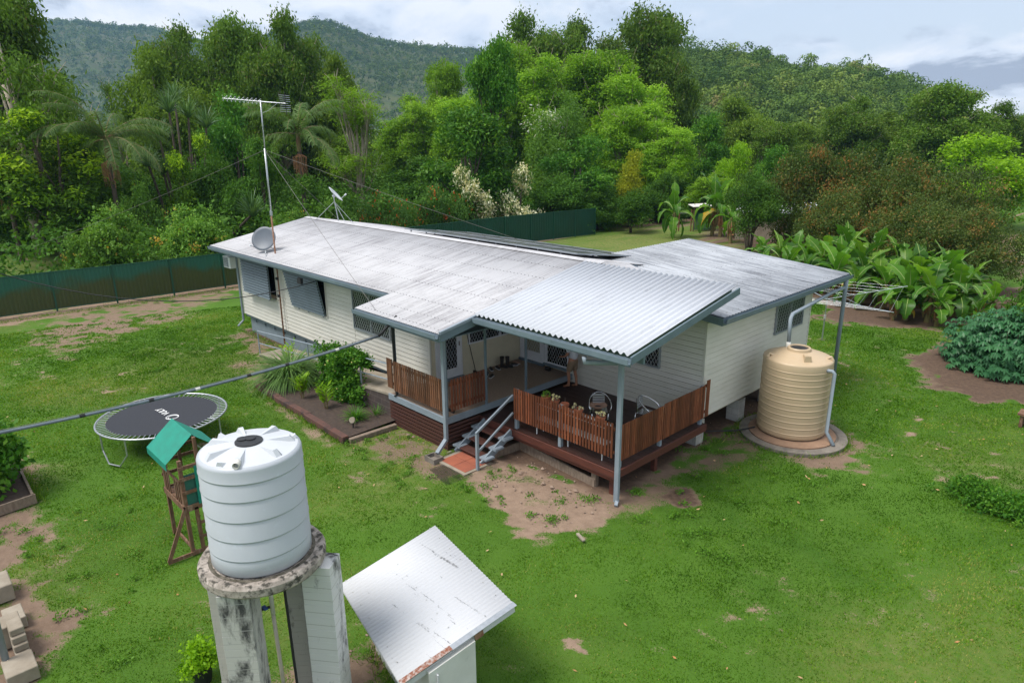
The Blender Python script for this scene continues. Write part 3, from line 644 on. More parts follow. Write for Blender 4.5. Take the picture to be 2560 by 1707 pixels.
def window(O, ex, w_, h_, cols, frame, name='window', out=.055, glass='glass', t=.045, mesh=True, label=None):
    """window panel: O lower-left corner on the wall plane, ex along the wall"""
    O = Vector(O); ex = Vector(ex); ez = Vector((0, 0, 1)); n = ex.cross(ez)
    f = MB()
    def bar(x0, x1, z0, z1, d0, d1):
        c = [O+ex*x+ez*z+n*d for d in (d0, d1) for z in (z0, z1) for x in (x0, x1)]
        f.add(c, [(0, 2, 3, 1), (4, 5, 7, 6), (0, 1, 5, 4), (2, 6, 7, 3), (0, 4, 6, 2), (1, 3, 7, 5)])
    for z0, z1 in ((-t, 0), (h_, h_+t)): bar(-t, w_+t, z0, z1, -.01, out+.03)
    for i in range(cols+1):
        x = w_*i/cols; bar(x-t/2 if 0 < i < cols else (x-t if i == 0 else x), x+t/2 if 0 < i < cols else (x if i == 0 else x+t), 0, h_, -.01, out+.028)
    fo = f.build(name, frame, house)
    if label: fo['label'] = label
    g = MB(); c = [O+n*(out-.012)+ex*a+ez*b for a, b in ((0, 0), (w_, 0), (w_, h_), (0, h_))]; g.add(c, [(0, 1, 2, 3)]); g.build('pane', M[glass], fo)
    if mesh:
        d = MB(); diamond(d, O+n*(out+.012), ex, ez, w_, h_); d.build('security_mesh', M['alum'], fo)
    return fo
window((-6.6, YM, 1.98), (1, 0, 0), 2.12, 1.32, 2, M['alumgrey'], label='wide window with diamond security mesh left of the patio')
window((XA, 2.87, 1.98), (0, 1, 0), 1.95, 1.25, 3, M['whitetrim'], label='patio window with diamond security mesh')
window((2.45, YD, 1.96), (1, 0, 0), .78, 1.1, 1, M['alumgrey'], label='window behind the deck')
window((XW, 9.12, 2.42), (0, 1, 0), 1.8, .84, 2, M['alumgrey'], label='window in the end wall above the beige tank')
# doors
def door(O, ex, w_, h_, glasses, kind, mat='whitetrim', pane='glass', label=None):
    O = Vector(O); ex = Vector(ex); ez = Vector((0, 0, 1)); n = ex.cross(ez); f = MB()
    def bar(mb, x0, x1, z0, z1, d0, d1):
        c = [O+ex*x+ez*z+n*d for d in (d0, d1) for z in (z0, z1) for x in (x0, x1)]
        mb.add(c, [(0, 2, 3, 1), (4, 5, 7, 6), (0, 1, 5, 4), (2, 6, 7, 3), (0, 4, 6, 2), (1, 3, 7, 5)])
    bar(f, 0, w_, 0, h_, 0, .035)
    for a in ((-.09, 0, 0, h_+.09), (w_, w_+.09, 0, h_+.09), (0, w_, h_, h_+.09)): bar(f, *a, 0, .05)
    fo = f.build('door', M[mat], house)
    if label: fo['label'] = label
    for (x0, x1, z0, z1) in glasses:
        g = MB(); bar(g, x0, x1, z0, z1, .02, .042); g.build('pane', M[pane], fo)
        d = MB(); diamond(d, O+n*.052+ex*x0+ez*z0, ex, ez, x1-x0, z1-z0); d.build('security_mesh', M['alum'], fo)
    s = MB(); bar(s, -.1, w_+.1, -.07, -.002, 0, .12); s.build('sill', M['blue'], fo)
    k = MB(); bar(k, w_-.07, w_-.03, 1.0, 1.14, .035, .09); k.build('handle', M['chrome'], fo)
    return fo
door((XA, 1.62, ZP+.07), (0, 1, 0), .85, 2.04, [(.13, .72, .3, 1.9)], 's', label='white screen door with tall diamond mesh panel facing the patio')
door((-2.27, YD, ZP+.07), (1, 0, 0), .95, 2.04, [(.12, .83, .33, 1.8)], 'w', pane='frosted', label='white door with frosted pane in the patio corner')
door((-1.12, YD, ZP+.14), (1, 0, 0), .95, 2.0, [(.05, .9, .06, 1.9)], 'd', label='dark mesh screen door at the end of the patio')
# awnings over the left windows
for (x0, x1, yt, yb_, lab) in ((-15.13, -12.6, 1.05, 1.05, 'grey slatted awning nearest the air conditioner'), (-11.15, -8.6, 1.02, 1.27, 'grey slatted awning in the middle of the front wall')):
    aw = MB(); n = 13; top, bot = 3.44, 1.99
    for i in range(n):
        a = i/n; b = (i+1)/n; b = (i+.74)/n; za, zb = top+(bot-top)*a, top+(bot-top)*b; ya, yb = yt+(yb_-yt)*a, yt+(yb_-yt)*b
        aw.add([(x0, ya, za), (x1, ya, za), (x1, yb-.04, zb), (x0, yb-.04, zb), (x0, ya+.012, za-.005), (x1, ya+.012, za-.005), (x1, yb-.028, zb-.006), (x0, yb-.028, zb-.006)], [(0, 3, 2, 1), (4, 5, 6, 7), (0, 1, 5, 4), (2, 3, 7, 6), (0, 4, 7, 3), (1, 2, 6, 5)])
    ao = aw.build('awning', M['awn'], house); ao['label'] = lab
    for x in (x0+.5, (x0+x1)/2, x1-.15): MB().beam((x, yb_-.02, bot-.02), (x, YM-.02, bot-.07), .03, .03).build('strut', M['alumgrey'], ao)
    for x in (x0+.02, (x0+x1)/2, x1-.02): MB().beam((x, yt+.03, top), (x, yb_+.03, bot+.03), .03, .03).build('side_rail', M['awn'], ao)
    b = MB(); b.add([(x0+.04, yt+.05, top), (x1-.04, yt+.05, top), (x1-.04, yb_+.05, bot+.05), (x0+.04, yb_+.05, bot+.05)], [(0, 3, 2, 1)]); b.build('shade_sheet', M['glass'], ao)  # dark sheet added behind the slats, standing in for the shade between them
    b = MB(); b.box(x0+.05, x1+.06, YM-.045, YM-.026, bot+.02, 3.4); b.build('dark_screen', M['glass'], ao)
    b = MB(); b.box(x1+.06, x1+.10, YM-.05, YM-.02, bot-.02, 3.4); b.box(x0, x1+.1, YM-.05, YM-.02, bot-.06, bot-.02); b.build('frame', M['board'], ao)
ac = MB(); ax0, ax1, ay0, ay1, az0, az1 = -16.86, -16.12, .98, 1.5, 2.84, 3.34; ac.box(ax0, ax1, ay0, ay1, az0, az1); a_ = ac.build('air_conditioner', M['ac'], house, bevel=.01)
g = MB()
for i in range(6): g.box(ax0+.05, ax1-.22, ay0-.012, ay0-.004, az0+.05+i*.075, az0+.058+i*.075)
for i in range(6): g.box(ax0+.05+i*.07, ax0+.058+i*.07, ay0-.016, ay0-.008, az0+.04, az1-.04)
g.build('grille', M['ac'], a_)
g = MB(); g.box(ax0+.045, ax1-.2, ay0-.004, ay0-.001, az0+.04, az1-.04); g.build('coil', M['awn'], a_)
# downpipes
MB().tube([(-16.2, 1.0, 3.6), (-16.13, 1.27, 3.45), (-16.13, 1.27, .5), (-16.13, 1.0, .26)], .048, 8).build('downpipe', M['bluelight'], house)
d = MB(); 
for a, b in (((.62, -.52, 3.4), (.12, -.12, 3.2)), ((.12, -.12, 3.2), (.12, -.12, .42)), ((.12, -.12, .42), (.2, -.5, .16))): d.beam(a, b, .11, .08)
d.build('downpipe', M['bluelight'], house)
d = MB(); d.tube([(4.45, .42, 3.62), (4.45, .42, 3.5), (4.62, .72, 3.45), (4.9, 1.02, 3.45)], .06, 10); d.build('downpipe', M['bluelight'], house, smooth=True)
d = MB(); d.beam((5.0, 1.06, 3.5), (5.0, 1.06, .02), .07, .07); d.beam((5.0, 1.06, .06), (5.06, .94, .0), .075, .07); d.build('downpipe', M['bluelight'], house)
# patio slab
w = MB(); w.box(-2.74, -.06, .06, YM, ZP-.14, ZP); w.box(XA, -.06, YM, YD, ZP-.14, ZP-.0005); w.build('patio_floor', M['pebble'], house)
w = MB(); w.box(-2.76, .0, -.0, .058, ZP-.17, ZP+.012); w.box(-.058, 0, .06, YD, ZP-.17, ZP+.012); w.build('floor_edging', M['bluelight'], house, bevel=.004)
for i in range(7):
    z = .66-i*.112
    MB().box(-2.74, -.0, .02, .045, z-.04, z+.04).build('skirting_slat', M['slat'], house); MB().box(-.045, -.02, .045, 1.25, z-.04, z+.04).build('skirting_slat', M['slat'], house)
for x in (-2.7, -1.5, -.1): MB().box(x, x+.07, .05, .11, -.05, .75).build('stump', M['slat'], house)
def post(x, y, z0, z1, s=.09, mat='blue'):
    return MB().box(x-s/2, x+s/2, y-s/2, y+s/2, z0, z1).build('post', M[mat], house, bevel=.004)
post(-.05, .08, ZP, 3.38, .06); post(-.05, 1.5, ZP, 3.3, .06); post(-.05, 3.1, ZP, 3.3, .06); post(-2.45, .1, ZP, 3.4, .07)
w = MB(); w.tube([(-2.33, .0, 3.35), (-2.33, .02, 1.0), (-2.4, -.02, .95)], .03, 8); w.tube([(-2.38, .0, 3.35), (-2.38, .02, .95)], .018, 6); w.build('service_conduit', M['cable'], house)
MB().box(-.2, .35, -.35, -.28, 3.26, 3.38).build('beam_bracket', M['blue'], house)
post(4.9, 1.14, -.05, 3.6, .085, 'bluelight')
# deck
w = MB(); y = 1.25; k = 0
while y < YD-.05:
    w.box(.01, 4.78, y, y+.085, ZD-.025, ZD-(k % 3)*.0015); y += .09; k += 1
w.build('deck_board', M['deck'], house)
w = MB(); w.box(.0, 4.80, 1.19, 1.235, ZD-.2, ZD-.004); w.box(.02, 4.78, 1.236, 1.26, ZD-.3, ZD-.2); w.box(4.782, 4.83, 1.19, 5.2, ZD-.2, ZD-.004)
w.build('deck_fascia', M['fascia'], house, bevel=.004)
w = MB()
for (x, y) in ((4.6, 1.4), (4.6, 3.1), (2.4, 1.5), (.3, 1.5), (.3, 3.4), (2.4, 3.4)): MB().box(x-.06, x+.06, y-.06, y+.06, -.05, ZD-.2).build('deck_stump', M['fascia'], house)
for y in (1.5, 3.2, 4.9): MB().box(.05, 4.7, y-.03, y+.03, ZD-.2, ZD-.03).build('deck_joist', M['fascia'], house)
w = MB(); w.beam((1.32, 1.5, .1), (4.1, 1.34, .02), .045, .3); w.beam((1.32, 1.5, .1), (1.2, .45, .06), .045, .22); w.box(3.98, 4.12, 1.34, 1.46, -.05, .42); w.build('retaining_board', M['oldwood'], house)
# balustrades: pickets nailed on two rails
def balustrade(a, b, z0, z1, n, mat, out, posts, label, wv=0):
    a = Vector((*a, 0)); b = Vector((*b, 0)); L = (b-a).length; d = (b-a)/L; o = Vector((*out, 0)); r = MB()
    for z in (z0+.14, z1-.16): r.beam(a+Vector((0, 0, z)), b+Vector((0, 0, z)), .035, .07)
    ro = r.build('balustrade', M[mat], house); ro['label'] = label
    p = MB(); rr = random.Random(n)
    for i in range(n):
        c = a+d*(L*(i+.5)/n)+o*.04; h = wv*rr.uniform(-1, 1); tw = rr.uniform(-.004, .004)
        p.beam(c+Vector((0, 0, z0+h)), c+Vector((0, 0, z1+h))+d*tw, min(.062, L/n*.72), .018, o)
    p.build('pickets', M[mat], ro)
    for t in posts:
        c = a+d*(L*t)-o*.04; MB().box(c.x-.045, c.x+.045, c.y-.045, c.y+.045, (ZD if z0 < 1 else ZP)-.02, z1-.05).build('rail_post', M['bluelight'], ro)
    return ro
balustrade((1.32, 1.3), (2.92, 1.3), .98, 1.86, 18, 'picket', (0, -1), (.03, 1.02), 'left panel of picket balustrade along the front of the deck')
balustrade((2.94, 1.3), (4.68, 1.3), .97, 1.85, 18, 'picket', (0, -1), (), 'right panel of picket balustrade along the front of the deck')
balustrade((4.73, 1.45), (4.73, 3.15), .87, 1.79, 22, 'picket', (1, 0), (.02, 1.0), 'near panel of picket balustrade at the end of the deck')
balustrade((4.73, 3.17), (4.73, 5.1), .87, 1.82, 26, 'picket', (1, 0), (.98,), 'far panel of picket balustrade at the end of the deck')
balustrade((4.76, 5.1), (4.76, 5.28), .9, 1.95, 3, 'picket', (1, 0), (), 'short tall picket panel at the house corner')
balustrade((-2.74, .03), (-2.44, .03), 1.16, 2.07, 5, 'picket2', (0, -1), (), 'short picket panel at the top of the ramp', .004)
balustrade((-2.42, .03), (-.12, .03), 1.12, 2.04, 25, 'picket2', (0, -1), (), 'weathered picket balustrade at the front of the patio', .004)
balustrade((.0, .14), (.0, 1.4), 1.12, 2.03, 12, 'picket', (1, 0), (), 'reddish picket balustrade at the end of the patio', .004)
# steps
so_ = MB().beam((.24, .1, .0), (.24, 1.2, .60), .05, .2).build('steps', M['bluelight'], house)
MB().beam((1.30, .1, .0), (1.30, 1.2, .60), .05, .2).build('stringer', M['bluelight'], so_)
for i, (y, z) in enumerate(((.28, .17), (.62, .34), (.96, .51))):
    MB().box(.36, 1.18, y-.14, y+.14, z-.04, z).build('tread', M['slat'], so_, bevel=.004)
    for x in (.22, 1.32): MB().box(x-.15, x+.14, y-.15, y+.15, z-.045, z+.012).build('tread_end', M['bluelight'], so_, bevel=.004)
hr = MB(); hr.box(1.42, 1.49, -.2, -.13, 0, 1.02); hr.beam((1.455, -.2, 1.03), (1.3, 1.26, 1.63), .05, .06); hr.beam((1.455, -.15, .5), (1.3, 1.26, 1.13), .045, .05); hr.build('handrail', M['bluelight'], so_)
# ramp up to the patio, with its rail
def zr(x): return .1+(.9-.1)*(x+12)/9.25
w = MB(); w.prism([(-12, .08, -.1), (-2.76, .08, -.1), (-2.76, .08, .9), (-12, .08, .1)], (0, .1, 0)); w.build('ramp_wall', M['brownblock'], house)
w = MB(); w.prism([(-12, .06, .1), (-12, .06, .04), (-2.765, .06, .84), (-2.765, .06, .905)], (0, 1.22, 0)); w.build('ramp_floor', M['concpale'], house)
w = MB(); xs = (-12, -7.9, -4.45, -2.8)
for x in xs[:3]: w.tube([(x, .12, zr(x)-.05), (x, .12, zr(x)+.92)], .027, 8)
w.tube([(x, .12, zr(x)+.92) for x in xs], .024, 8); w.tube([(x, .12, zr(x)+.42) for x in xs], .02, 8); w.build('ramp_rail', M['bluelight'], house)
MB().box(.05, .12, -.08, .06, -.02, .0).build('drain_lip', M['conc'], house)
# gutter pipework at the tank
w = MB(); w.tube([(5.28, 12.6, 3.62), (5.28, 12.6, 3.4), (5.2, 11.9, 3.35), (5.55, 8.2, 3.35), (5.62, 7.95, 3.28), (5.66, 7.9, 2.55)], .055, 12); w.build('tank_inlet_pipe', M['bluelight'], house, smooth=True)
MB().tube([(5.66, 7.9, 2.62), (5.66, 7.9, 2.36)], .062, 12).build('pipe_end', M['pvc'], house, smooth=True)
MB().tube([(5.3, 12.62, 3.64), (5.3, 12.62, 3.2), (5.3, 12.6, .0)], .065, 12).build('downpipe', M['bluelight'], house, smooth=True)
w = MB(); w.tube([(4.72, 5.2, ZW), (4.70, 5.2, .0)], .012, 6); w.build('waste_pipe', M['pvcold'], house)
w = MB(); w.tube([(3.6, 6.4, .1), (4.4, 6.0, .08), (5.0, 6.6, .1), (5.3, 7.1, .15)], .02, 6); w.build('hose', M['cable'], house)
# solar panels on the back slope
PX = -9.6
for r in range(2):
    for i in range(9):
        x0 = PX+i*1.03; y0 = 5.68+r*1.68
        s = thing('solar_panel', f"dark solar panel {'nearest the ridge' if r == 0 else 'in the rear row'} on the back roof slope", 'solar panel', (x0, y0, 4.70-r*.17), group=f"solar panels in the {'front' if r == 0 else 'rear'} row of the back roof")
        z = lambda y: 4.69-.145*(y-5.68)
        MB().prism([(x0+.02, y0+.02, z(y0)), (x0+.98, y0+.02, z(y0)), (x0+.98, y0+1.6, z(y0+1.6)), (x0+.02, y0+1.6, z(y0+1.6))], (0, 0, .025)).build('cell_sheet', M['solar'], s)
        f = MB()
        for a, b in (((x0, y0), (x0+1, y0)), ((x0, y0+1.62), (x0+1, y0+1.62)), ((x0, y0), (x0, y0+1.62)), ((x0+1, y0), (x0+1, y0+1.62))): f.beam((*a, z(a[1])+.015), (*b, z(b[1])+.015), .03, .045)
        f.build('frame', M['alumgrey'], s)
        for yy in (.2, 1.4): MB().box(x0+.1, x0+.14, y0+yy, y0+yy+.04, zroof(y0+yy), z(y0+yy)).build('mount', M['alum'], s)
# ------------------------------------------------------------------ tanks
# elevated light tank on a round slab on four block piers
TC = (5.45, -7.41)
st_ = thing('tank_stand', 'tall stand of four stained white block piers carrying a mossy round concrete slab', 'tank stand', (*TC, 0))
def slabmat():
    return pm('mossy_stained_slab', (.46, .40, .35), (.22, .19, .16), 7, .95, bump=.008, bscale=25, c3=(.06, .055, .045), s3=9, lo3=.48, hi3=.6)
SLB = slabmat()
MB().lathe([(.0, 2.72), (.78, 2.72), (.815, 2.76), (.82, 2.86), (.79, 2.905), (.72, 2.90), (.68, 2.895), (0, 2.895)], TC, 72).build('round_slab', SLB, st_, smooth='auto')
MB().lathe([(.64, 2.899), (.685, 2.898)], TC, 72).build('moss_ring', pm('dark_moss', (.05, .045, .03), (.16, .14, .11), 14, .95, bump=.004), st_)
def stainmat(name, base, axis, off_, amt):
    mt, t, b = bsdf(name); L = t.links.new; sock(b, 'Roughness', .85)
    tc = N('ShaderNodeTexCoord', t); mp = N('ShaderNodeMapping', t); mp.inputs['Scale'].default_value = (1.5, 1.5, .55); mp.inputs['Location'].default_value = off_; L(tc.outputs['Object'], mp.inputs[0])
    n = N('ShaderNodeTexNoise', t, inp={'Scale': 2.2, 'Detail': 8, 'Roughness': .72, 'Distortion': .4}); L(mp.outputs[0], n.inputs['Vector'])
    mr = N('ShaderNodeMapRange', t, inp={1: .62-amt, 2: .70-amt*.6}); L(n.outputs[0], mr.inputs[0])
    bt = N('ShaderNodeTexBrick', t, inp={'Scale': 1, 'Mortar Size': .005, 'Brick Width': 4., 'Row Height': .2, 'Mortar Smooth': .4}); sp = N('ShaderNodeSeparateXYZ', t); L(tc.outputs['Object'], sp.inputs[0])
    cb = N('ShaderNodeCombineXYZ', t); L(sp.outputs[axis], cb.inputs[0]); L(sp.outputs[2], cb.inputs[1]); L(cb.outputs[0], bt.inputs['Vector'])
    mx = N('ShaderNodeMix', t, data_type='RGBA'); L(mr.outputs[0], mx.inputs[0]); mx.inputs[6].default_value = (*base, 1); mx.inputs[7].default_value = (.05, .05, .048, 1)
    m2 = N('ShaderNodeMix', t, data_type='RGBA'); L(bt.outputs['Fac'], m2.inputs[0]); L(mx.outputs[2], m2.inputs[6]); m2.inputs[7].default_value = (.36, .355, .33, 1); L(m2.outputs[2], b.inputs['Base Color'])
    bp = N('ShaderNodeBump', t, inp={'Strength': .35, 'Distance': .004, }); inv = N('ShaderNodeMath', t, operation='SUBTRACT', inp={0: 1.0}); L(bt.outputs['Fac'], inv.inputs[1]); L(inv.outputs[0], bp.inputs['Height']); L(bp.outputs[0], b.inputs['Normal'])
    return mt
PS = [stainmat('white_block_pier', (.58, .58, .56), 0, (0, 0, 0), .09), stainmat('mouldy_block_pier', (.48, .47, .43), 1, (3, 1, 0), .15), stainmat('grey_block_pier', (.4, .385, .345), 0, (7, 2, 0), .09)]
def pier(cx, cy, rz, mat, lab, w_=.4, d_=.2, zt=2.72):
    p = MB(); a = cos(rz); b = sin(rz)
    for i in range(14):
        z1 = zt-i*.2; z0 = max(z1-.199, -.05); e = .002*((i*7) % 3-1); q = []
        for (sx, sy) in ((-1, -1), (1, -1), (1, 1), (-1, 1)):
            x = sx*w_/2+e; y = sy*d_/2; q.append((cx+x*a-y*b, cy+x*b+y*a, z0))
        p.prism(q, (0, 0, z1-z0))
    o = p.build('block_pier', mat, st_, bevel=.003); o['label'] = lab; return o
# pier footprints: (pixel of a top corner, direction)
pier(5.93, -6.84, radians(38), PS[0], 'whitest pier under the right side of the slab', .42, .36)
pier(5.72, -7.90, radians(50), PS[1], 'front pier streaked with black mould', .4, .38)
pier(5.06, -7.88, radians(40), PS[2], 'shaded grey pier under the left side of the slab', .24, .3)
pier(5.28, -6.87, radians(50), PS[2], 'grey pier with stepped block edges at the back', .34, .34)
tw = thing('water_tank', 'light grey plastic water tank with black lid raised on the block stand', 'water tank', (*TC, 2.9))
def tankprof(R, z0, z1, ribs, rw=.012, out=False):
    pr = [(R-.03, z0), (R, z0+.035)]
    if out:
        for z in ribs: pr += [(R, z-.03), (R, z-.013), (R+rw*.35, z-.009), (R+rw*.6, z), (R+rw*.35, z+.007), (R, z+.010), (R, z+.03)]
        ribs = []
    for z in ribs: pr += [(R, z-.016), (R-rw*.45, z-.008), (R-rw*.1, z), (R+rw*.5, z+.008), (R+rw*.35, z+.018), (R, z+.026)]
    pr += [(R, z1-.05), (R-.012, z1-.018), (R-.045, z1)]
    return pr
MB().lathe(tankprof(.64, 2.905, 4.43, (3.15, 3.42, 3.70, 3.98, 4.22), .014), TC, 96).build('tank_wall', M['tankw'], tw, smooth=True)
tp = MB(); tp.lathe([(.597, 4.43), (.56, 4.437), (.45, 4.46), (.25, 4.50), (.17, 4.505), (0, 4.505)], TC, 96)
for k in range(7):
    a = radians(14+k*360/7); d = Vector((cos(a), sin(a), 0)); s_ = Vector((-sin(a), cos(a), 0)); c = Vector((*TC, 0)); vs = []
    for r, z, wd, h in ((.17, 4.50, .02, .012), (.50, 4.445, .055, .085), (.575, 4.43, .065, .0)):
        for sg, hh in ((-1, 0), (-.55, h), (.55, h), (1, 0)): vs.append(c+d*r+s_*(sg*wd)+Vector((0, 0, z-.01+hh)))
    tp.add(vs, [(i+j, i+j+1, i+j+5, i+j+4) for i in (0, 4) for j in (0, 1, 2)])
tp.build('tank_top', M['tanktop_lit'], tw, smooth='auto')
for a in (-60, 75, 195):
    a = radians(a); c = Vector((TC[0]+cos(a)*.57, TC[1]+sin(a)*.57, 4.43)); b = MB(); d = Vector((cos(a), sin(a), 0)); s_ = Vector((-sin(a), cos(a), 0))
    b.add([c-s_*.05-d*.12, c+s_*.05-d*.12, c+s_*.05+d*.01, c-s_*.05+d*.01, c+d*.01-s_*.02+Vector((0, 0, .06)), c+d*.01+s_*.02+Vector((0, 0, .06))], [(0, 1, 5, 4), (1, 2, 5), (3, 0, 4), (2, 3, 4, 5)]); b.build('lifting_lug', M['tanktop_lit'], tw)
l_ = MB().lathe([(.172, 4.503), (.172, 4.522), (.155, 4.527), (0, 4.527)], TC, 48).build('lid', M['black'], tw, smooth='auto')
for dx, dy in ((-.055, -.03), (.0, .06)): MB().lathe([(.065, 4.527), (.065, 4.54), (.05, 4.543), (0, 4.543)], (TC[0]+dx-.03, TC[1]+dy-.02), 24).build('vent_cap', M['black'], l_, smooth='auto')
a = radians(-38); q = Vector((cos(a), sin(a), 0)); c = Vector((*TC, 4.47)); MB().tube([c+q*.5, c+q*.62], .042, 16, cap=False).build('overflow_pipe', M['pvc'], tw, smooth=True, solid=.006)
# plumbing under the stand
pl = thing('stand_pipework', 'white plastic pipe with elbow and blue valve hanging between the block piers', 'pipework', (5.42, -7.35, 0))
MB().tube([(5.55, -7.62, 2.5), (5.57, -7.46, 2.6), (5.57, -7.43, 2.55), (5.55, -7.42, 1.95)], .03, 10).build('pipe', M['pvc'], pl, smooth=True)
MB().tube([(5.55, -7.42, 1.95), (5.58, -7.40, .0)], .027, 10).build('pipe', M['pvcold'], pl, smooth=True)
MB().tube([(5.50, -7.76, 2.45), (5.55, -7.62, 2.5)], .036, 10).build('fitting', M['cable'], pl)
v = MB().tube([(5.55, -7.42, 2.08), (5.48, -7.56, 2.05)], .02, 8).build('valve', M['cable'], pl); v['label'] = 'black tap with blue handle'
MB().box(5.48, 5.58, -7.54, -7.49, 2.08, 2.1).build('handle', pm('blue_plastic', (.02, .06, .25)), v)
MB().tube([(5.68, -7.28, 2.7), (5.72, -7.28, 1.2), (5.74, -7.27, 0)], .02, 8).build('hose', M['cable'], pl)

# beige tank beside the house
BC = (6.01, 7.83)
tb = thing('water_tank', 'beige ribbed rainwater tank beside the end wall of the house', 'water tank', (*BC, 0.1))
MB().lathe(tankprof(.925, .12, 2.3, [.27+i*.178 for i in range(11)], .014, True), BC, 110).build('tank_wall', M['tant'], tb, smooth=True)
t2 = MB(); t2.lathe([(.88, 2.3), (.84, 2.315), (.6, 2.40), (.32, 2.475), (.31, 2.54), (.29, 2.56), (.25, 2.56), (.24, 2.53)], BC, 96)
t2.build('tank_top', M['tant'], tb, smooth='auto')
a = radians(-48); d = Vector((cos(a), sin(a), 0)); s_ = Vector((-sin(a), cos(a), 0)); c = Vector((*BC, 0)); vs = []
for r, z, wd, h in ((.34, 2.46, .02, .01), (.74, 2.35, .10, .17), (.755, 2.28, .11, 0)):
    for sg, hh in ((-1, 0), (-.8, h), (.8, h), (1, 0)): vs.append(c+d*r+s_*(sg*wd)+Vector((0, 0, z-.01+hh)))
MB().add(vs, [(i+j, i+j+1, i+j+5, i+j+4) for i in (0, 4) for j in (0, 1, 2)]).build('moulded_rib', M['tant'], tb)
for a in (-130, 15): a = radians(a); MB().tube([(BC[0]+cos(a)*.72, BC[1]+sin(a)*.72, 2.33), (BC[0]+cos(a)*.84, BC[1]+sin(a)*.84, 2.4), (BC[0]+cos(a)*.88, BC[1]+sin(a)*.88, 2.3)], [.05, .035, .05], 6).build('lifting_lug', M['tant'], tb)
MB().lathe([(.245, 2.53), (0, 2.525)], BC, 32).build('strainer', M['black'], tb)
MB().tube([(BC[0]+.80, BC[1]-.2, 2.12), (BC[0]+1.03, BC[1]-.18, 2.13), (BC[0]+1.09, BC[1]-.18, 2.08), (BC[0]+1.07, BC[1]-.16, .38), (BC[0]+1.35, BC[1]-.3, .1)], .05, 12).build('overflow_pipe', M['bluelight'], tb, smooth=True)
sl = MB(); n = 60; top = []
sl.lathe([(0, -.05), (1.45, -.05), (1.45, .07), (1.40, .085), (1.22, .085), (1.18, .055), (0, .055)], (6.13, 7.7), n); o = sl.build('tank_slab', M['conc'], None, smooth='auto'); tag(o, 'stained round concrete ring slab under the beige tank', 'slab')
sl = MB().lathe([(0, .09), (1.17, .09), (1.17, .03)], (6.1, 7.72), n).build('sand_bed', pm('sandy_fill', (.32, .2, .13), (.24, .15, .1), 5, .95, bump=.01, bscale=30), None); tag(sl, 'pinkish sand packed round the foot of the beige tank', 'sand', kind='structure')

# ------------------------------------------------------------------ pump shed
def hp(x, y, z): return Vector((x, y, z))
A_, B_, C_, D_ = hp(4.67, -5.95, 1.2), hp(4.88, -4.11, 1.6), hp(7.42, -4.59, 1.6), hp(7.14, -6.47, 1.2)
sh = thing('pump_shed', 'low white pump shed with chalky corrugated iron skillion roof standing on the lawn', 'shed', (6.2, -5.4, 0))
nr = 33; per = 8; k = nr*per; V = []; fq = []
for j in range(2):
    for i in range(k+1):
        a = i/k; P = A_.lerp(D_, a) if j == 0 else B_.lerp(C_, a); V.append((P.x, P.y, P.z+.0065*cos(2*pi*i/per)))
for i in range(k): fq.append((i, i+1, k+2+i, k+1+i))
mb = MB(); mb.v = V; mb.f = fq; r = mb.build('roof_sheet', M['roof4'], sh, smooth=True, solid=.003)
e = (C_-D_).normalized(); x_ = (D_-A_).normalized(); fl = MB()
fl.beam(D_+Vector((0, 0, .018)), C_+Vector((0, 0, .018)), .10, .006); o = fl.build('barge_flashing', M['steel'], sh)
fl = MB().beam(D_+Vector((0, 0, .028)), D_.lerp(C_, .42)+Vector((0, 0, .028)), .095, .005).build('rusted_flashing', pm('rust_flakes', (.22, .085, .05), (.42, .36, .33), 22, .9, lo=.42, hi=.62), sh)
fb = MB(); fb.beam(D_+Vector((-.02, 0, -.07)), C_+Vector((-.02, 0, -.07)), .02, .13); fb.build('fascia_board', M['roof4'], sh)
fb = MB(); fb.beam(A_+e*.03+Vector((0, 0, -.05)), D_+e*.03+Vector((0, 0, -.05)), .02, .08); fb.build('fascia_board', M['roof4'], sh)
ux = Vector((x_.x, x_.y, 0)).normalized(); uy = Vector((e.x, e.y, 0)).normalized(); c0 = Vector((5.12, -5.63, 0)); wx, wy = 2.2, .75
def qz(p): 
    a = (p-Vector((A_.x, A_.y, 0))).dot(uy); return 1.16+.4*a/1.85
cs = [c0, c0+ux*wx, c0+ux*wx+uy*wy, c0+uy*wy]; wmb = MB(); vs = [(p.x, p.y, -.05) for p in cs]+[(p.x, p.y, qz(p)) for p in cs]
wmb.add(vs, [(0, 1, 5, 4), (1, 2, 6, 5), (2, 3, 7, 6), (3, 0, 4, 7), (4, 5, 6, 7)]); wmb.build('wall', pm('off_white_sheet_wall', (.62, .62, .58), (.54, .54, .5), 2, .7, c3=(.3, .28, .24), s3=5, lo3=.65, hi3=.85), sh)
p = cs[1]+ux*.012; t = MB(); t.beam(p+uy*.12+Vector((0, 0, .0)), p+uy*.12+Vector((0, 0, 1.15)), .02, .05, ux); t.build('cover_strip', M['roof4'], sh)
t = MB(); q = D_.lerp(C_, .62)+ux*.02; t.beam(q+Vector((0, 0, -.06)), q+uy*.14+Vector((0, 0, -.03)), .03, .1); t.build('rusty_bracket', M['rust'], sh)
t = MB(); rr = random.Random(5)
for k in range(7):
    for a in (.06, .5, .94):
        P = A_.lerp(D_, (k*4+.0)/28).lerp(B_.lerp(C_, (k*4+.0)/28), a); t.tube([P+Vector((0, 0, .008)), P+Vector((0, 0, .016))], .008, 6)
tag(t.build('roof_nail', M['pier'], sh), kind='stuff')

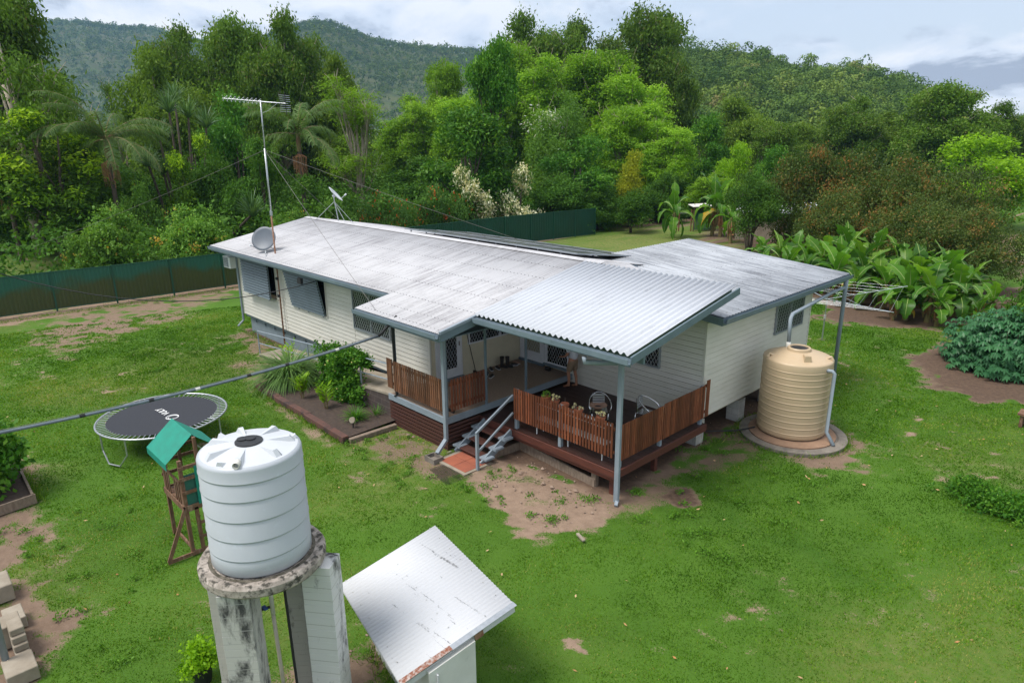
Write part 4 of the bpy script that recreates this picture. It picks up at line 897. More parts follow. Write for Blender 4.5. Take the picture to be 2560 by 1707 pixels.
# ------------------------------------------------------------------ trampoline
TR = Vector((-6.17, -5.28, 0)); RR = 1.67; ZT = .80
tr = thing('trampoline', 'round black trampoline with bare springs and white print on its mat', 'trampoline', tuple(TR))
MB().torus((TR.x, TR.y, ZT), RR, .028, 72, 8).build('rim', M['steel'], tr, smooth=True)
MB().lathe([(0, ZT-.012), (RR-.3, ZT-.003), (RR-.25, ZT), (RR-.25, ZT-.006)], (TR.x, TR.y), 72).build('jumping_mat', M['trampmat'], tr)
for k in range(72):
    a = 2*pi*k/72; q = Vector((cos(a), sin(a), 0)); MB().tube([TR+q*(RR-.26)+Vector((0, 0, ZT)), TR+q*(RR-.02)+Vector((0, 0, ZT))], .012, 5).build('spring', M['steel'], tr)
for a in (-1.15, .42, 1.99, 3.56):
    a1, a2 = a-.27, a+.27; P = [TR+Vector((cos(x)*RR, sin(x)*RR, ZT-.02)) for x in (a1, a2)]
    f1, f2 = [TR+Vector((cos(x)*RR*1.0, sin(x)*RR*1.0, .35)) for x in (a1, a2)]; m_ = [TR+Vector((cos(x)*(RR+.02), sin(x)*(RR+.02), .03)) for x in (a-.12, a+.12)]
    MB().tube([P[0], f1, m_[0], m_[1], f2, P[1]], .021, 8).build('leg', M['steel'], tr, smooth=False)
def text(s_, size, loc, rx, rz, mat, parent=None, ext=.001):
    cu = bpy.data.curves.new('lettering', 'FONT'); cu.body = s_; cu.size = size; cu.extrude = ext; cu.align_x = 'CENTER'; cu.align_y = 'CENTER'; cu.offset = size*.02
    o = bpy.data.objects.new('lettering', cu); COL.objects.link(o); dg = bpy.context.evaluated_depsgraph_get(); me = bpy.data.meshes.new_from_object(o.evaluated_get(dg)); bpy.data.objects.remove(o)
    me.materials.clear(); me.materials.append(mat); n = link('lettering', me, parent); n.location = Vector(loc)-off(parent) if parent else loc; n.rotation_euler = (rx, 0, rz); return n
pc = at(395, 1025, z=ZT); lo = at(407, 1038, z=ZT); hi = at(388, 1022, z=ZT)
a0 = at(432, 1044, z=ZT); a1 = at(388, 1024, z=ZT); dx_, dy_ = a1[0]-a0[0], a1[1]-a0[1]; rz = atan2(dy_, dx_)
text('VULY', .25, (-6.42, -5.2, ZT+.006), 0, pi+.1, M['logo'], tr)
for k in range(2): MB().torus((-5.80+.02*k, -5.15+.015*k, ZT+.004), .16-.03*k, .013-.003*k, 40, 6).build('print_ring', M['logo'], tr)

# ------------------------------------------------------------------ playhouse
ph = thing('playhouse', 'raised timber playhouse with bright green pitched canopy', 'playhouse', (-.45, -6.45, 0))
x0, x1, y0, y1, zfl, zr_, ze = -1.0, .1, -6.80, -6.12, 1.12, 2.55, 2.1
for x in (x0, x1):
    for y in (y0, y1): MB().box(x-.035, x+.035, y-.035, y+.035, 0, ze+.02).build('post', M['playwood'], ph, bevel=.003)
    MB().box(x-.03, x+.03, -6.49, -6.43, 1.5, zr_-.02).build('post', M['playwood'], ph, bevel=.003)
f = MB()
for i in range(8): f.box(x0+.03+i*.132, x0+.03+i*.132+.122, y0-.02, y1+.02, zfl-.02, zfl)
f.build('floor', M['playwood'], ph)
for a in ((x0-.06, x1+.06, y0-.06, y0-.037), (x0-.06, x1+.06, y1+.037, y1+.06)): MB().box(*a, zfl-.12, zfl+.01).build('floor_beam', M['playwood'], ph)
for a in ((x0-.06, x0-.037), (x1+.037, x1+.06)):
    MB().box(*a, y0-.06, y1+.06, zfl-.12, zfl+.01).build('floor_beam', M['playwood'], ph)
    for z in (1.42, 1.72, 1.96): MB().box(*a, y0-.05, y1+.05, z-.035, z+.035).build('rail', M['playwood'], ph)
for z in (1.66,): MB().box(x0, x1, y0-.06, y0-.037, z-.035, z+.035).build('rail', M['playwood'], ph); MB().box(x0, x1, y1+.037, y1+.06, z-.035, z+.035).build('rail', M['playwood'], ph)
for i in range(9):
    if i in (3, 4): continue
    x = x0+.06+i*.12; MB().box(x, x+.045, y0-.036, y0-.018, zfl, 1.64).build('slat', M['playwood'], ph)
MB().box(x1-.005, x1+.03, y0+.04, y1-.04, zfl, 1.78).build('side_panel', M['greenply'], ph)
MB().box(x1+.062, x1+.068, -6.56, -6.36, 1.1, 1.95).build('side_strip', M['canvas'], ph)
cv = MB(); xa, xb = -1.14, .02
for sg in (-1, 1):
    ye = -6.46+sg*.56; nn = 6; V = []
    for i in range(nn+1):
        a = i/nn; V += [(xa, -6.46+(ye+6.46)*a, zr_+(ze-.02-zr_)*a), (xb, -6.46+(ye+6.46)*a, zr_+(ze-.02-zr_)*a)]
    V += [(xa, ye, ze-.16), (xb, ye, ze-.16)]
    cv.add(V, [(2*i, 2*i+1, 2*i+3, 2*i+2) for i in range(nn+1)])
cv.build('canopy', M['canvas'], ph, solid=.006)
MB().prism([(xa, -6.46, zr_+.012), (xa, -6.42, zr_-.02), (xa, -6.46, zr_-.0), (xa, -6.50, zr_-.02)], (xb-xa, 0, 0)).build('ridge_strip', M['canvas'], ph)
for y in (-7.0, -5.93): MB().box(x0, x1-.1, y-.012, y+.012, ze-.1, ze-.03).build('canopy_rail', M['playwood'], ph)
# splayed ladder frame on the near side
MB().beam((.14, -7.30, .04), (.14, -6.0, .04), .035, .08).build('ladder_foot', M['playwood'], ph); MB().beam((.14, -7.28, .05), (.16, -6.84, 1.08), .035, .075).build('brace', M['playwood'], ph)
MB().beam((.14, -6.6, .05), (.14, -6.62, 1.05), .04, .075).build('brace', M['playwood'], ph)
for z in (.36, .68): MB().beam((.16, -6.64, z), (.16, -6.1, z), .03, .06).build('rung', M['playwood'], ph)
MB().beam((-1.2, -6.75, .04), (.14, -6.75, .04), .035, .07).build('base_rail', M['playwood'], ph)

# ------------------------------------------------------------------ fences
def steel_fence(name, label, path, h, mat, z0=.12, cap='greencap'):
    r = thing(name, label, 'fence', (*path[0], 0)); 
    for i in range(len(path)-1):
        a = Vector((*path[i], 0)); b = Vector((*path[i+1], 0)); d = b-a; L = d.length; d /= L; n_ = Vector((-d.y, d.x, 0)); p = MB(); k = int(L/.18)
        us = []
        for j in range(k):
            for q, w_ in ((0, 0), (.45, 0), (.55, .022), (.9, .022)): us.append(((j+q)/k*L, w_))
        us.append((L, 0)); vs = []
        for u, w_ in us: c = a+d*u+n_*w_; vs += [c+Vector((0, 0, z0)), c+Vector((0, 0, h))]
        p.add(vs, [(2*j, 2*j+2, 2*j+3, 2*j+1) for j in range(len(us)-1)]); p.build('panel', mat, r, solid=.002)
        
        for zz in (h, z0): MB().beam(a+Vector((0, 0, zz)), b+Vector((0, 0, zz)), .05, .045).build('rail', M[cap], r)
    for x, y in path: MB().box(x-.035, x+.035, y-.035, y+.035, -.1, h+.04).build('post', M[cap], r)
    return r
FL = [(-27.1, -20), (-26.95, -14.5), (-26.8, -9.1), (-26.7, -3.9), (-26.4, -1.2), (-26.2, 1.6), (-26.1, 4.4), (-26.1, 7.2), (-26.1, 10)]
steel_fence('boundary_fence', 'long green corrugated steel fence with brown staining left of the house', FL, 1.98, M['greenfence'])
FR = [(-26.1, 10.1), (-26.1, 14), (-26.15, 18), (-26.1, 21.4), (-26.1, 24), (-25.9, 26.6), (-25.7, 29.3), (-25.4, 31.7), (-25.1, 34.1), (-24.9, 36.5)]
steel_fence('boundary_fence', 'clean dark green steel fence running behind the house to the open yard', FR, 2.25, M['greenclean'], .05)

# ------------------------------------------------------------------ antenna mast, dishes
mx_, my_ = -12.09, 1.22
an = thing('tv_antenna', 'tall guyed mast with rusty lower pipe and long television antenna on top', 'antenna', (mx_, my_, .3))
MB().tube([(mx_, my_, .25), (mx_+.03, my_, 5.5)], .032, 10).build('lower_pipe', M['rust'], an, smooth=True)
MB().tube([(mx_+.03, my_, 5.4), (mx_+.08, my_, 7.9)], .034, 10).build('upper_pipe', M['steel'], an, smooth=True); MB().tube([(mx_+.08, my_, 7.9), (mx_+.16, my_, 9.6)], .025, 10).build('upper_pipe', M['steel'], an, smooth=True)
MB().tube([(mx_+.03, my_, 5.42), (mx_+.03, my_, 5.58)], .055, 10).build('clamp', M['steel'], an)
for z in (2.2, 2.9): MB().box(mx_-.03, mx_+.09, my_-.09, my_-.02, z, z+.1).build('clamp', M['cable'], an)
TP = Vector((mx_+.16, my_, 9.55)); bl = at(563, 243, z=9.75); br = at(714, 264, z=9.42); bl = Vector((TP.x-1.15, TP.y-1.05, TP.z+.13)); br = Vector((TP.x+.75, TP.y+.68, TP.z-.08))
# boom direction taken so that it runs across the view, slightly rising to the left
Rv = Vector(R_); Rv.z = 0; Rv.normalize(); Fv = Vector((F_[0], F_[1], 0)).normalized(); bd = (Rv*.96-Fv*.28).normalized()
bl = TP-bd*1.62+Vector((0, 0, .16)); br = TP+bd*1.05+Vector((0, 0, -.08)); MB().tube([bl, br], .014, 6).build('boom', M['steel'], an); bn = Vector((-bd.y, bd.x, 0)); up = Vector((0, 0, 1))
for i in range(9):
    c = bl.lerp(TP, (i+.2)/9); 
    for sx in (-1, 1): MB().tube([c+bd*.07+bn*.14*sx+up*.1, c, c+bd*.07+bn*.14*sx-up*.1], .008, 4).build('director', M['steel'], an)
for i in range(18):
    c = TP.lerp(br, i/19); hh = .11+.012*i; MB().tube([c-bn*hh, c+bn*hh], .007, 4).build('element', M['steel'], an)
for i in range(8):
    z = (i-3.5)*.085+(.05 if i > 3 else -.05); MB().tube([br-bn*.32+up*z*.8-bd*abs(z)*.1, br+bn*.32+up*z*.8-bd*abs(z)*.1], .008, 4).build('reflector_rod', M['steel'], an)
MB().tube([br-up*.4, br+up*.4], .012, 5).build('reflector_frame', M['cable'], an); MB().tube([TP+bd*.7-up*.06, TP+bd*.3-up*.3, TP-up*.4], .008, 5).build('strut', M['steel'], an)
cw = Vector((mx_+.07, my_, 7.85))
def wire(name, a, b, sag, r, mat, lab, cat, n=14):
    a = Vector(a); b = Vector(b); P = [a.lerp(b, i/n)-Vector((0, 0, sag*4*(i/n)*(1-i/n))) for i in range(n+1)]
    o = MB().tube(P, r, 5).build(name, mat, None); tag(o, lab, cat); return o
wire('guy_wire', cw, (-27.5, -4.2, 3.2), .1, .008, M['wire'], 'thin guy wire running from the antenna mast out over the green fence', 'guy wire')
wire('guy_wire', cw, (-2.35, -.5, 3.65), .05, .007, M['wire'], 'thin guy wire from the antenna mast down to the patio roof corner', 'guy wire')
wire('guy_wire', cw, (-5.5, 9.0, 4.1), .05, .007, M['wire'], 'thin guy wire from the antenna mast over the ridge to the back roof', 'guy wire')
wire('guy_wire', cw, (-19.0, 9.5, 2.8), .05, .006, M['wire'], 'thin guy wire from the antenna mast down behind the left end of the house', 'guy wire')
def dish(name, lab, c, n_, rw, rh, mat, foot, mats, lnb, legs):
    r = thing(name, lab, 'satellite dish', foot); c = Vector(c); n_ = Vector(n_).normalized(); a = n_.cross(Vector((0, 0, 1))).normalized(); b = a.cross(n_); vs = [c-n_*.08]; fs = []
    K = 40
    for j in (1, 2, 3, 4, 5):
        q = j/5
        for i in range(K): t = 2*pi*i/K; vs.append(c+a*cos(t)*rw*q+b*sin(t)*rh*q-n_*.08*(1-q*q))
    for i in range(K): fs.append((0, 1+i, 1+(i+1) % K))
    for j in range(4):
        for i in range(K): fs.append((1+j*K+i, 1+(j+1)*K+i, 1+(j+1)*K+(i+1) % K, 1+j*K+(i+1) % K))
    MB().add(vs, fs).build('reflector', mat, r, smooth=True, solid=.012)
    e = c+n_*lnb*.6-b*rh*.75+a*rw*.75; MB().tube([c-b*rh*.72+a*rw*.68, e], .014, 6).build('feed_arm', mats, r); MB().tube([e-n_*.05, e+n_*.05], .035, 8).build('receiver', M['dishwhite'], r)
    f = Vector(foot); k = c-n_*.13; MB().tube([k+n_*.03, k-n_*.05], .07, 8).build('bracket', mats, r); MB().tube([k, (k.x, k.y, k.z-.16), f], .025, 8).build('mast', mats, r)
    for l in legs: MB().tube([Vector((k.x, k.y, k.z-.25)), l], .012, 6).build('stay', mats, r)
    return r
vd = (Vector(CAM)-Vector((-12.3, 1.2, 4.4))).normalized()
dish('satellite_dish', 'dark grey oval satellite dish on the front roof beside the antenna mast', (-12.82, 1.15, 4.46), vd+Vector((0, 0, .35))+Vector(R_)*-.45, .50, .50, M['pvcdish'], (-12.45, 1.0, zroof(1.0)+.01), M['steel'], .42, [(-12.2, 1.5, zroof(1.5)), (-12.0, .8, zroof(.8))])
dish('satellite_dish', 'pale satellite dish seen edge-on on a tripod at the roof ridge', (-14.75, 5.6, 5.83), Vector(R_)*.75+Vector((0, 0, .72))+Vector(F_)*.1, .36, .42, M['dishwhite'], (-14.7, 5.6, zroof(5.6)), M['steel'], .55, [(-15.75, 5.0, zroof(5.0)), (-13.75, 5.4, zroof(5.4)), (-14.6, 6.3, zroof(6.3))])
# aerial conduit and cable
cn = thing('aerial_conduit', 'grey conduit pipe slung through the air from the patio roof to a lower left pole', 'conduit', (-3.1, -.7, 3.2))
P0 = at(946, 840, y=-.9); P1 = Vector(at(0, 1059, z=3.55)); P1 = Vector(CAM+ray(0, 1059)*12.6); P0 = Vector(P0); P2 = P1+(P1-P0)*.28
pts = [P0.lerp(P2, i/16)-Vector((0, 0, .42*4*(i/16)*(1-i/16)*.6)) for i in range(17)]
MB().tube(pts, .033, 10).build('pipe', M['conduit'], cn, smooth=True)
e0 = Vector(at(980, 803, y=-.6)); MB().tube([P0, P0.lerp(e0, .25)-Vector((0, 0, .02)), e0, e0+Vector((.02, .15, .12))], .04, 8).build('bend', M['cable'], cn, smooth=True)
for i, t in enumerate((.12, .25, .34, .45, .54, .66)):
    k = t*16; a = int(k); c = pts[a].lerp(pts[a+1], k-a); d = (pts[a+1]-pts[a]).normalized(); MB().tube([c-d*.05, c+d*.05], .038, 8).build('cable_tie', M['cable'] if i % 3 else M['pvc'], cn)
MB().tube([p+Vector((0, 0, .05)) for p in pts], .005, 4).build('catenary_wire', M['wire'], cn)
e1 = Vector(at(800, 700, y=1.2)); tag(MB().tube([e1, *[e1.lerp(Vector(CAM+ray(0, 684)*22), i/12)-Vector((0, 0, .85*4*(i/12)*(1-i/12))) for i in range(1, 13)], Vector(CAM+ray(-200, 640)*20)], .016, 6).build('power_cable', M['cable'], None, smooth=True), 'thin black power cable crossing in front of the left green fence to the awning', 'cable')
jb = MB().box(-8.98, -8.72, .5, .6, 3.3, 3.5).build('service_bracket', M['cable'], None); tag(jb, 'small black service bracket under the eave above the middle awning', 'bracket')

# ------------------------------------------------------------------ plant builders
LM = dict(
 gum=leafmat('gum_leaves', [(0, (0.045, 0.092, 0.014)), (.5, (0.100, 0.178, 0.027)), (.85, (0.130, 0.187, 0.044)), (1, (0.221, 0.194, 0.074))], .3, .5),
 gumlight=leafmat('light_gum_leaves', [(0, (0.060, 0.110, 0.016)), (.5, (0.119, 0.197, 0.031)), (1, (0.199, 0.277, 0.052))], .35, .5),
 feather=leafmat('feathery_leaves', [(0, (0.082, 0.162, 0.019)), (.5, (0.148, 0.271, 0.032)), (1, (0.252, 0.398, 0.059))], .4, .5),
 broad=leafmat('dark_leaves', [(0, (0.032, 0.081, 0.015)), (.6, (0.072, 0.152, 0.026)), (1, (0.113, 0.185, 0.039))], .25, .55, .25),
 glossy=leafmat('glossy_leaves', [(0, (0.029, 0.091, 0.014)), (.55, (0.069, 0.174, 0.026)), (1, (0.163, 0.292, 0.046))], .28, .45, .35),
 lime=leafmat('lime_tipped_leaves', [(0, (0.052, 0.110, 0.018)), (.55, (0.098, 0.187, 0.025)), (.66, (0.207, 0.352, 0.030)), (1, (0.345, 0.484, 0.050))], .35, .5),
 brown=leafmat('rust_tipped_leaves', [(0, (.035, .062, .018)), (.5, (.075, .115, .028)), (.68, (.12, .15, .04)), (.80, (.20, .13, .045)), (1, (.26, .13, .045))], .25, .5, .3),
 bright=leafmat('bright_green_leaves', [(0, (0.091, 0.195, 0.019)), (1, (0.286, 0.468, 0.046))], .4, .45),
 cone=leafmat('golden_conifer_leaves', [(0, (0.156, 0.221, 0.026)), (1, (0.468, 0.468, 0.058))], .3, .55),
 cream=leafmat('variegated_leaves', [(0, (0.078, 0.143, 0.039)), (.35, (0.156, 0.221, 0.078)), (.42, (0.650, 0.572, 0.351)), (1, (0.700, 0.700, 0.546))], .3, .5),
 red=leafmat('red_flowered_leaves', [(0, (0.046, 0.104, 0.026)), (.8, (0.104, 0.195, 0.046)), (.86, (0.468, 0.091, 0.039)), (1, (0.585, 0.156, 0.078))], .3, .5),
 bush=leafmat('light_bush_leaves', [(0, (0.062, 0.129, 0.026)), (.6, (0.125, 0.243, 0.046)), (.93, (0.203, 0.329, 0.065)), (1, (0.390, 0.257, 0.065))], .32, .45),
 white=leafmat('white_flowered_leaves', [(0, (0.065, 0.143, 0.026)), (.82, (0.143, 0.260, 0.052)), (.88, (0.700, 0.700, 0.700)), (1, (0.700, 0.700, 0.700))], .35, .5),
 palm=leafmat('palm_leaflets', [(0, (.05, .095, .03)), (.7, (.10, .165, .05)), (1, (.2, .26, .1))], .25, .5, .35),
 pandan=leafmat('strap_leaves', [(0, (0.046, 0.098, 0.039)), (1, (0.130, 0.221, 0.091))], .25, .35, .6),
 banana=leafmat('banana_leaves', [(0, (.035, .095, .018)), (.6, (.075, .175, .026)), (.9, (.15, .27, .04)), (1, (.42, .27, .06))], .4, .32, .5),
 cassava=leafmat('palmate_leaves', [(0, (0.026, 0.098, 0.039)), (1, (0.072, 0.195, 0.078))], .2, .38, .55),
 tuft=leafmat('tussock_leaves', [(0, (0.078, 0.156, 0.046)), (1, (0.195, 0.312, 0.104))], .3, .45),
 hill=leafmat('hill_trees', [(0, (0.043, 0.083, 0.021)), (.5, (0.090, 0.149, 0.031)), (.8, (0.155, 0.209, 0.046)), (1, (0.211, 0.194, 0.078))], .15, .7),
)
def cloud(C, nl, sp, ln, wd, mode, tb, tvar=.18, tclump=.2, flat=1., out=None):
    """leaves scattered round clump centres C"""
    n = len(C)*nl; idx = np.repeat(np.arange(len(C)), nl); g = RNG.normal(size=(n, 3))*sp; g[:, 2] *= flat; P = C[idx]+g
    if mode == 'droop': d = rdir(n, -1.1); nr = rdir(n, .3)
    elif mode == 'flat': d = rdir(n); d[:, 2] = d[:, 2]*.35-.15; nr = rdir(n, 2.2)
    elif mode == 'up': d = rdir(n, .8); nr = rdir(n, .8)
    else: d = rdir(n, -.15); nr = rdir(n, 1.1)
    t = tb[idx]+RNG.normal(0, tvar, n)+RNG.normal(0, tclump, len(C))[idx]
    return leaf_faces(P, d, nr, RNG.uniform(.7, 1.3, n)*ln, RNG.uniform(.7, 1.3, n)*wd, np.clip(t, 0, 1))
# name: W, H, z0 (crown start), blobs, blob radius, clumps per blob, leaves per clump, clump spread, leaf len, leaf width, mode, flat, shape, trunk mat, base t
KIND = {
 'gum':      (5., 16, .18, 34, 1.75, 30, 50, .42, .34, .15, 'droop', .9, 'oval', 'barkpale', .45),
 'gumlight': (4.5, 14, .15, 32, 1.6, 30, 50, .40, .34, .15, 'droop', .9, 'oval', 'barkpale', .5),
 'airy':     (5., 16, .15, 20, 1.5, 17, 38, .45, .36, .10, 'droop', .8, 'oval', 'barkpale', .4),
 'feather':  (5., 12, .12, 34, 1.7, 28, 50, .48, .34, .15, 'flat', .32, 'oval', 'barkpale', .5),
 'white':    (5., 9, .05, 18, 1.5, 24, 46, .45, .34, .11, 'flat', .5, 'dome', 'bark', .5),
 'broad':    (4., 9, .08, 16, 1.45, 26, 50, .36, .27, .13, 'rand', .8, 'dome', 'barkdark', .45),
 'glossy':   (3.5, 9, .12, 15, 1.2, 26, 42, .32, .30, .12, 'rand', .7, 'dome', 'bark', .5),
 'lime':     (4.5, 10, .25, 16, 1.3, 24, 44, .36, .32, .13, 'flat', .5, 'dome', 'bark', .42),
 'brown':    (8., 8.4, .06, 34, 2.0, 30, 52, .42, .25, .12, 'rand', .7, 'wide', 'bark', .50),
 'bright':   (5., 8, .1, 18, 1.6, 26, 44, .40, .30, .14, 'flat', .5, 'dome', 'bark', .5),
 'cone':     (1.8, 7, .02, 14, .75, 22, 44, .24, .20, .08, 'up', .8, 'cone', 'bark', .5),
 'cream':    (2.6, 5, .02, 12, .95, 22, 40, .26, .24, .11, 'rand', .7, 'dome', 'bark', .45),
 'glossytop': (3.5, 12, .70, 11, 1.35, 28, 44, .34, .32, .13, 'rand', .7, 'oval', 'bark', .5),
 'red':      (4.0, 3.2, .0, 16, 1.0, 26, 42, .30, .20, .11, 'rand', .7, 'wide', 'bark', .45),
 'bush':     (3.5, 3.6, .0, 18, 1.0, 28, 46, .28, .19, .13, 'flat', .5, 'dome', 'bark', .5),
 'bare':     (3.8, 14, .12, 18, 1.1, 14, 34, .45, .28, .10, 'flat', .4, 'oval', 'barkpale', .55),
 'vase':     (3.2, 6.4, .33, 16, .95, 26, 48, .28, .17, .08, 'rand', .7, 'dome', 'bark', .5),
 'small':    (1.8, 3.4, .28, 12, .6, 20, 40, .20, .14, .08, 'rand', .7, 'dome', 'barkdark', .4),
}
LEAFOF = {'glossytop': 'glossy', 'airy': 'gum', 'bare': 'feather', 'vase': 'broad', 'small': 'broad'}
CR = {}
def crown_mesh(kind, var):
    if (kind, var) in CR: return CR[(kind, var)]
    Wd, H, z0, nb, rb, ncl, nl, sp, ln, wd, mode, flat, shape, bk, t0 = KIND[kind]
    rs = np.random.default_rng(1000+var*17+sum(map(ord, kind))); B = []
    tries = 0
    while len(B) < nb and tries < 4000:
        tries += 1
        q = rs.uniform(-1, 1, 3); 
        if shape == 'oval': rad = (1-abs(q[2])**4)**.5 if abs(q[2]) < 1 else 0; rad *= (.8+.2*(q[2] < .3))
        elif shape == 'dome': rad = sqrt(max(0, 1-max(q[2]*.5+.5, 0)**2.2))
        elif shape == 'wide': rad = sqrt(max(0, 1-max(q[2]*.5+.5, 0)**3))
        else: rad = (1-(q[2]*.5+.5))*.95+.05
        if np.hypot(q[0], q[1]) > rad: continue
        if np.hypot(q[0], q[1]) < rad*.35 and q[2] < .2 and shape != 'cone': continue
        c = np.array([q[0]*(Wd-rb*.8), q[1]*(Wd-rb*.8), (z0+(1-z0)*(q[2]*.5+.5))*(H-rb)+rb*.15])
        if shape == 'cone': c[:2] = q[:2]*max(0, Wd-rb)*1.0
        if any(np.linalg.norm(c-b[0]) < rb*.62 for b in B): continue
        B.append((c, rb*rs.uniform(.7, 1.25)))
    C = []; tb = []
    for c, r in B:
        d = rs.normal(size=(ncl, 3)); d[:, 2] += .35; d /= np.linalg.norm(d, axis=1, keepdims=True); rr = r*rs.uniform(.5, 1.05, (ncl, 1)); e = c+d*rr*np.array([1, 1, .78])
        e[:, 2] = np.maximum(e[:, 2], .15); C.append(e)
        tp = np.full(ncl, t0)+rs.normal(0, .05)
        if kind == 'lime': tp = np.where((d[:, 2] > .2) & (e[:, 2] > H*.45) & (rs.random(ncl) < .75), .82, t0-.02)
        if kind == 'brown': tp = np.where((d[:, 2] > .1) & (rs.random(ncl) < .34), rs.uniform(.60, .78, ncl), t0-.08)
        if kind == 'white': tp = np.where((d[:, 2] > .3) & (e[:, 2] > H*.6) & (e[:, 0] < 0), .78, t0-.08)
        if kind == 'cream': tp = np.where(rs.random(ncl) < .5, .8, .15)
        if kind == 'red': tp = np.where((rs.random(ncl) < .14), .78, t0-.1)
        tb.append(tp)
    C = np.concatenate(C); tb = np.concatenate(tb)
    V, F, t = cloud(C, nl, sp, ln, wd, mode, tb, .10 if kind in ('brown', 'white', 'red', 'cream', 'lime') else .14, .08 if kind in ('lime', 'white', 'red') else .14, flat)
    me = mesh_np('crown', V, F, 4, LM[LEAFOF.get(kind, kind)], {'t': ('FACE', t)})
    # trunk and limbs
    T = MB(); tr_ = H*.022+.05; multi = {'vase': 6, 'lime': 3, 'bare': 3, 'glossy': 2, 'broad': 2}.get(kind, 1); rr = random.Random(var*31+len(kind)); top = H*(z0+(1-z0)*.55)
    for k in range(multi):
        a = rr.uniform(0, 6.28); sp_ = (.25 if kind != 'vase' else .5)*Wd*(multi > 1)*rr.uniform(.4, 1); ex = Vector((cos(a)*sp_, sin(a)*sp_, top)); bx = Vector((cos(a)*.12*(multi > 1), sin(a)*.12*(multi > 1), -.1)); P = []
        for i in range(7):
            q = i/6; P.append(bx.lerp(ex, q)+Vector((rr.uniform(-1, 1), rr.uniform(-1, 1), 0))*H*.012*(i > 0))
        T.tube(P, [tr_*(1-.75*i/6)/(1 if multi == 1 else 1.5) for i in range(7)], 7)
        for c, r in B[k::multi]:
            j = min(5, max(2, int(c[2]/H*5))); s0 = P[j]; e = Vector(c); 
            if e.z < s0.z: s0 = P[max(1, j-1)]
            md = s0.lerp(e, .5)+Vector((0, 0, -.05*H*rr.random())); rl = tr_*.38/(1 if multi == 1 else 1.3); T.tube([s0, md, e], [rl, rl*.65, rl*.25], 5)
            if kind in ('bare', 'airy', 'feather', 'gum'):
                for _ in range(3 if kind != 'bare' else 6):
                    d = Vector((rr.uniform(-1, 1), rr.uniform(-1, 1), rr.uniform(.1, 1.2)))*rb*.9; T.tube([md.lerp(e, rr.random()), e+d*.5, e+d*1.05], [rl*.35, rl*.22, rl*.08], 4)
    tm = bpy.data.meshes.new('trunk'); tm.from_pydata(T.v, [], T.f); tm.polygons.foreach_set('use_smooth', [True]*len(T.f)); tm.materials.append(M[bk])
    CR[(kind, var)] = (me, tm, Wd, H); return CR[(kind, var)]
NV = {}
def tree(kind, u, vt, w, D, label, cat='tree', name=None, group=None, bark=None, base=None, hscale=None, z=0):
    NV[kind] = NV.get(kind, 0)+1; var = NV[kind] % (2 if kind in ('gum', 'gumlight', 'feather', 'broad', 'bush', 'brown', 'glossy') else 1)
    me, tm, Wd, H = crown_mesh(kind, var); p = hdist(u, D) if base is None else np.array([base[0], base[1], 0])
    if base is not None: D = float(np.hypot(*(p[:2]-CAM[:2])))
    if base is None and u < 1495 and p[0] > -28.8:
        dr_ = ray(u, 345); D = float((-28.8-CAM[0])/dr_[0]*np.hypot(dr_[0], dr_[1])); p = hdist(u, D)
    d = ray(u, vt); h = ztop(u, vt, D)-z if hscale is None else hscale
    wm = w/FP*D/np.hypot(d[0], d[1])
    r = thing(name or 'tree', label, cat, (p[0], p[1], z), (NV[kind]*2.4) % 6.28 if kind != 'white' else YAW*-1+0, group)
    r.scale = (wm/Wd*1.12, wm/Wd*1.12, h/H)
    a = link('crown', me, r); b = link('trunk', tm, r)
    return r

# --- woods beyond the fence, left part
tree('airy', 45, -75, 190, 62, 'tall dark airy gum tree at the left edge with hanging foliage', name='gum_tree')
tree('gum', 20, -70, 150, 68, 'tall dark dense gum behind the airy one at the left edge', name='gum_tree')
tree('broad', 95, 215, 95, 70, 'dark dense tree between the left gums and the blue ridge', name='leafy_tree')
tree('lime', 105, 170, 160, 58, 'lime-tipped feathery tree with pale forked trunk in front of the gum', name='shade_tree')
tree('gumlight', 418, 88, 100, 84, 'light olive paperbark left of the taller dark ones', name='paperbark_tree')
tree('gum', 480, 26, 98, 97, 'dark olive paperbark rising behind the light one', name='paperbark_tree')
tree('gum', 612, 24, 100, 92, 'broad olive paperbark left of the tallest one', name='paperbark_tree')
tree('gum', 705, -12, 95, 88, 'tallest olive paperbark above the television antenna', name='paperbark_tree')
tree('gum', 780, 62, 85, 90, 'shorter olive paperbark right of the tallest', name='paperbark_tree')
tree('gumlight', 850, 118, 70, 86, 'yellowish paperbark behind the pale bare branches', name='paperbark_tree')
tree('bare', 892, 132, 92, 68, 'slender tree of pale bare forked branches and thin green sprays', name='bare_branched_tree')
tree('lime', 470, 252, 66, 57, 'dark tree with yellow-green tips between the palm and the antenna', name='shade_tree')
tree('glossy', 580, 196, 92, 66, 'bright glossy tree behind the tip of the antenna', name='leafy_tree')
tree('broad', 640, 318, 95, 54, 'dense dark tree behind the antenna mast', name='leafy_tree')
tree('broad', 525, 335, 75, 56, 'dark tree with thin leaning stems left of the mast', name='leafy_tree')
tree('broad', 770, 420, 80, 53, 'dark bushy tree behind the left end of the roof ridge', name='leafy_tree')
tree('broad', 30, 300, 130, 66, 'dark leafy tree behind the leaning trunk at the left edge', name='leafy_tree')
tree('broad', 215, 300, 90, 76, 'dark tree in the gap between shade tree and palm', name='leafy_tree')
tree('airy', 300, 185, 60, 88, 'grey-green sparse tree against the far blue ridge', name='gum_tree')
tree('broad', 330, 390, 90, 62, 'low dark tree right of the brown palm fruit', name='leafy_tree')
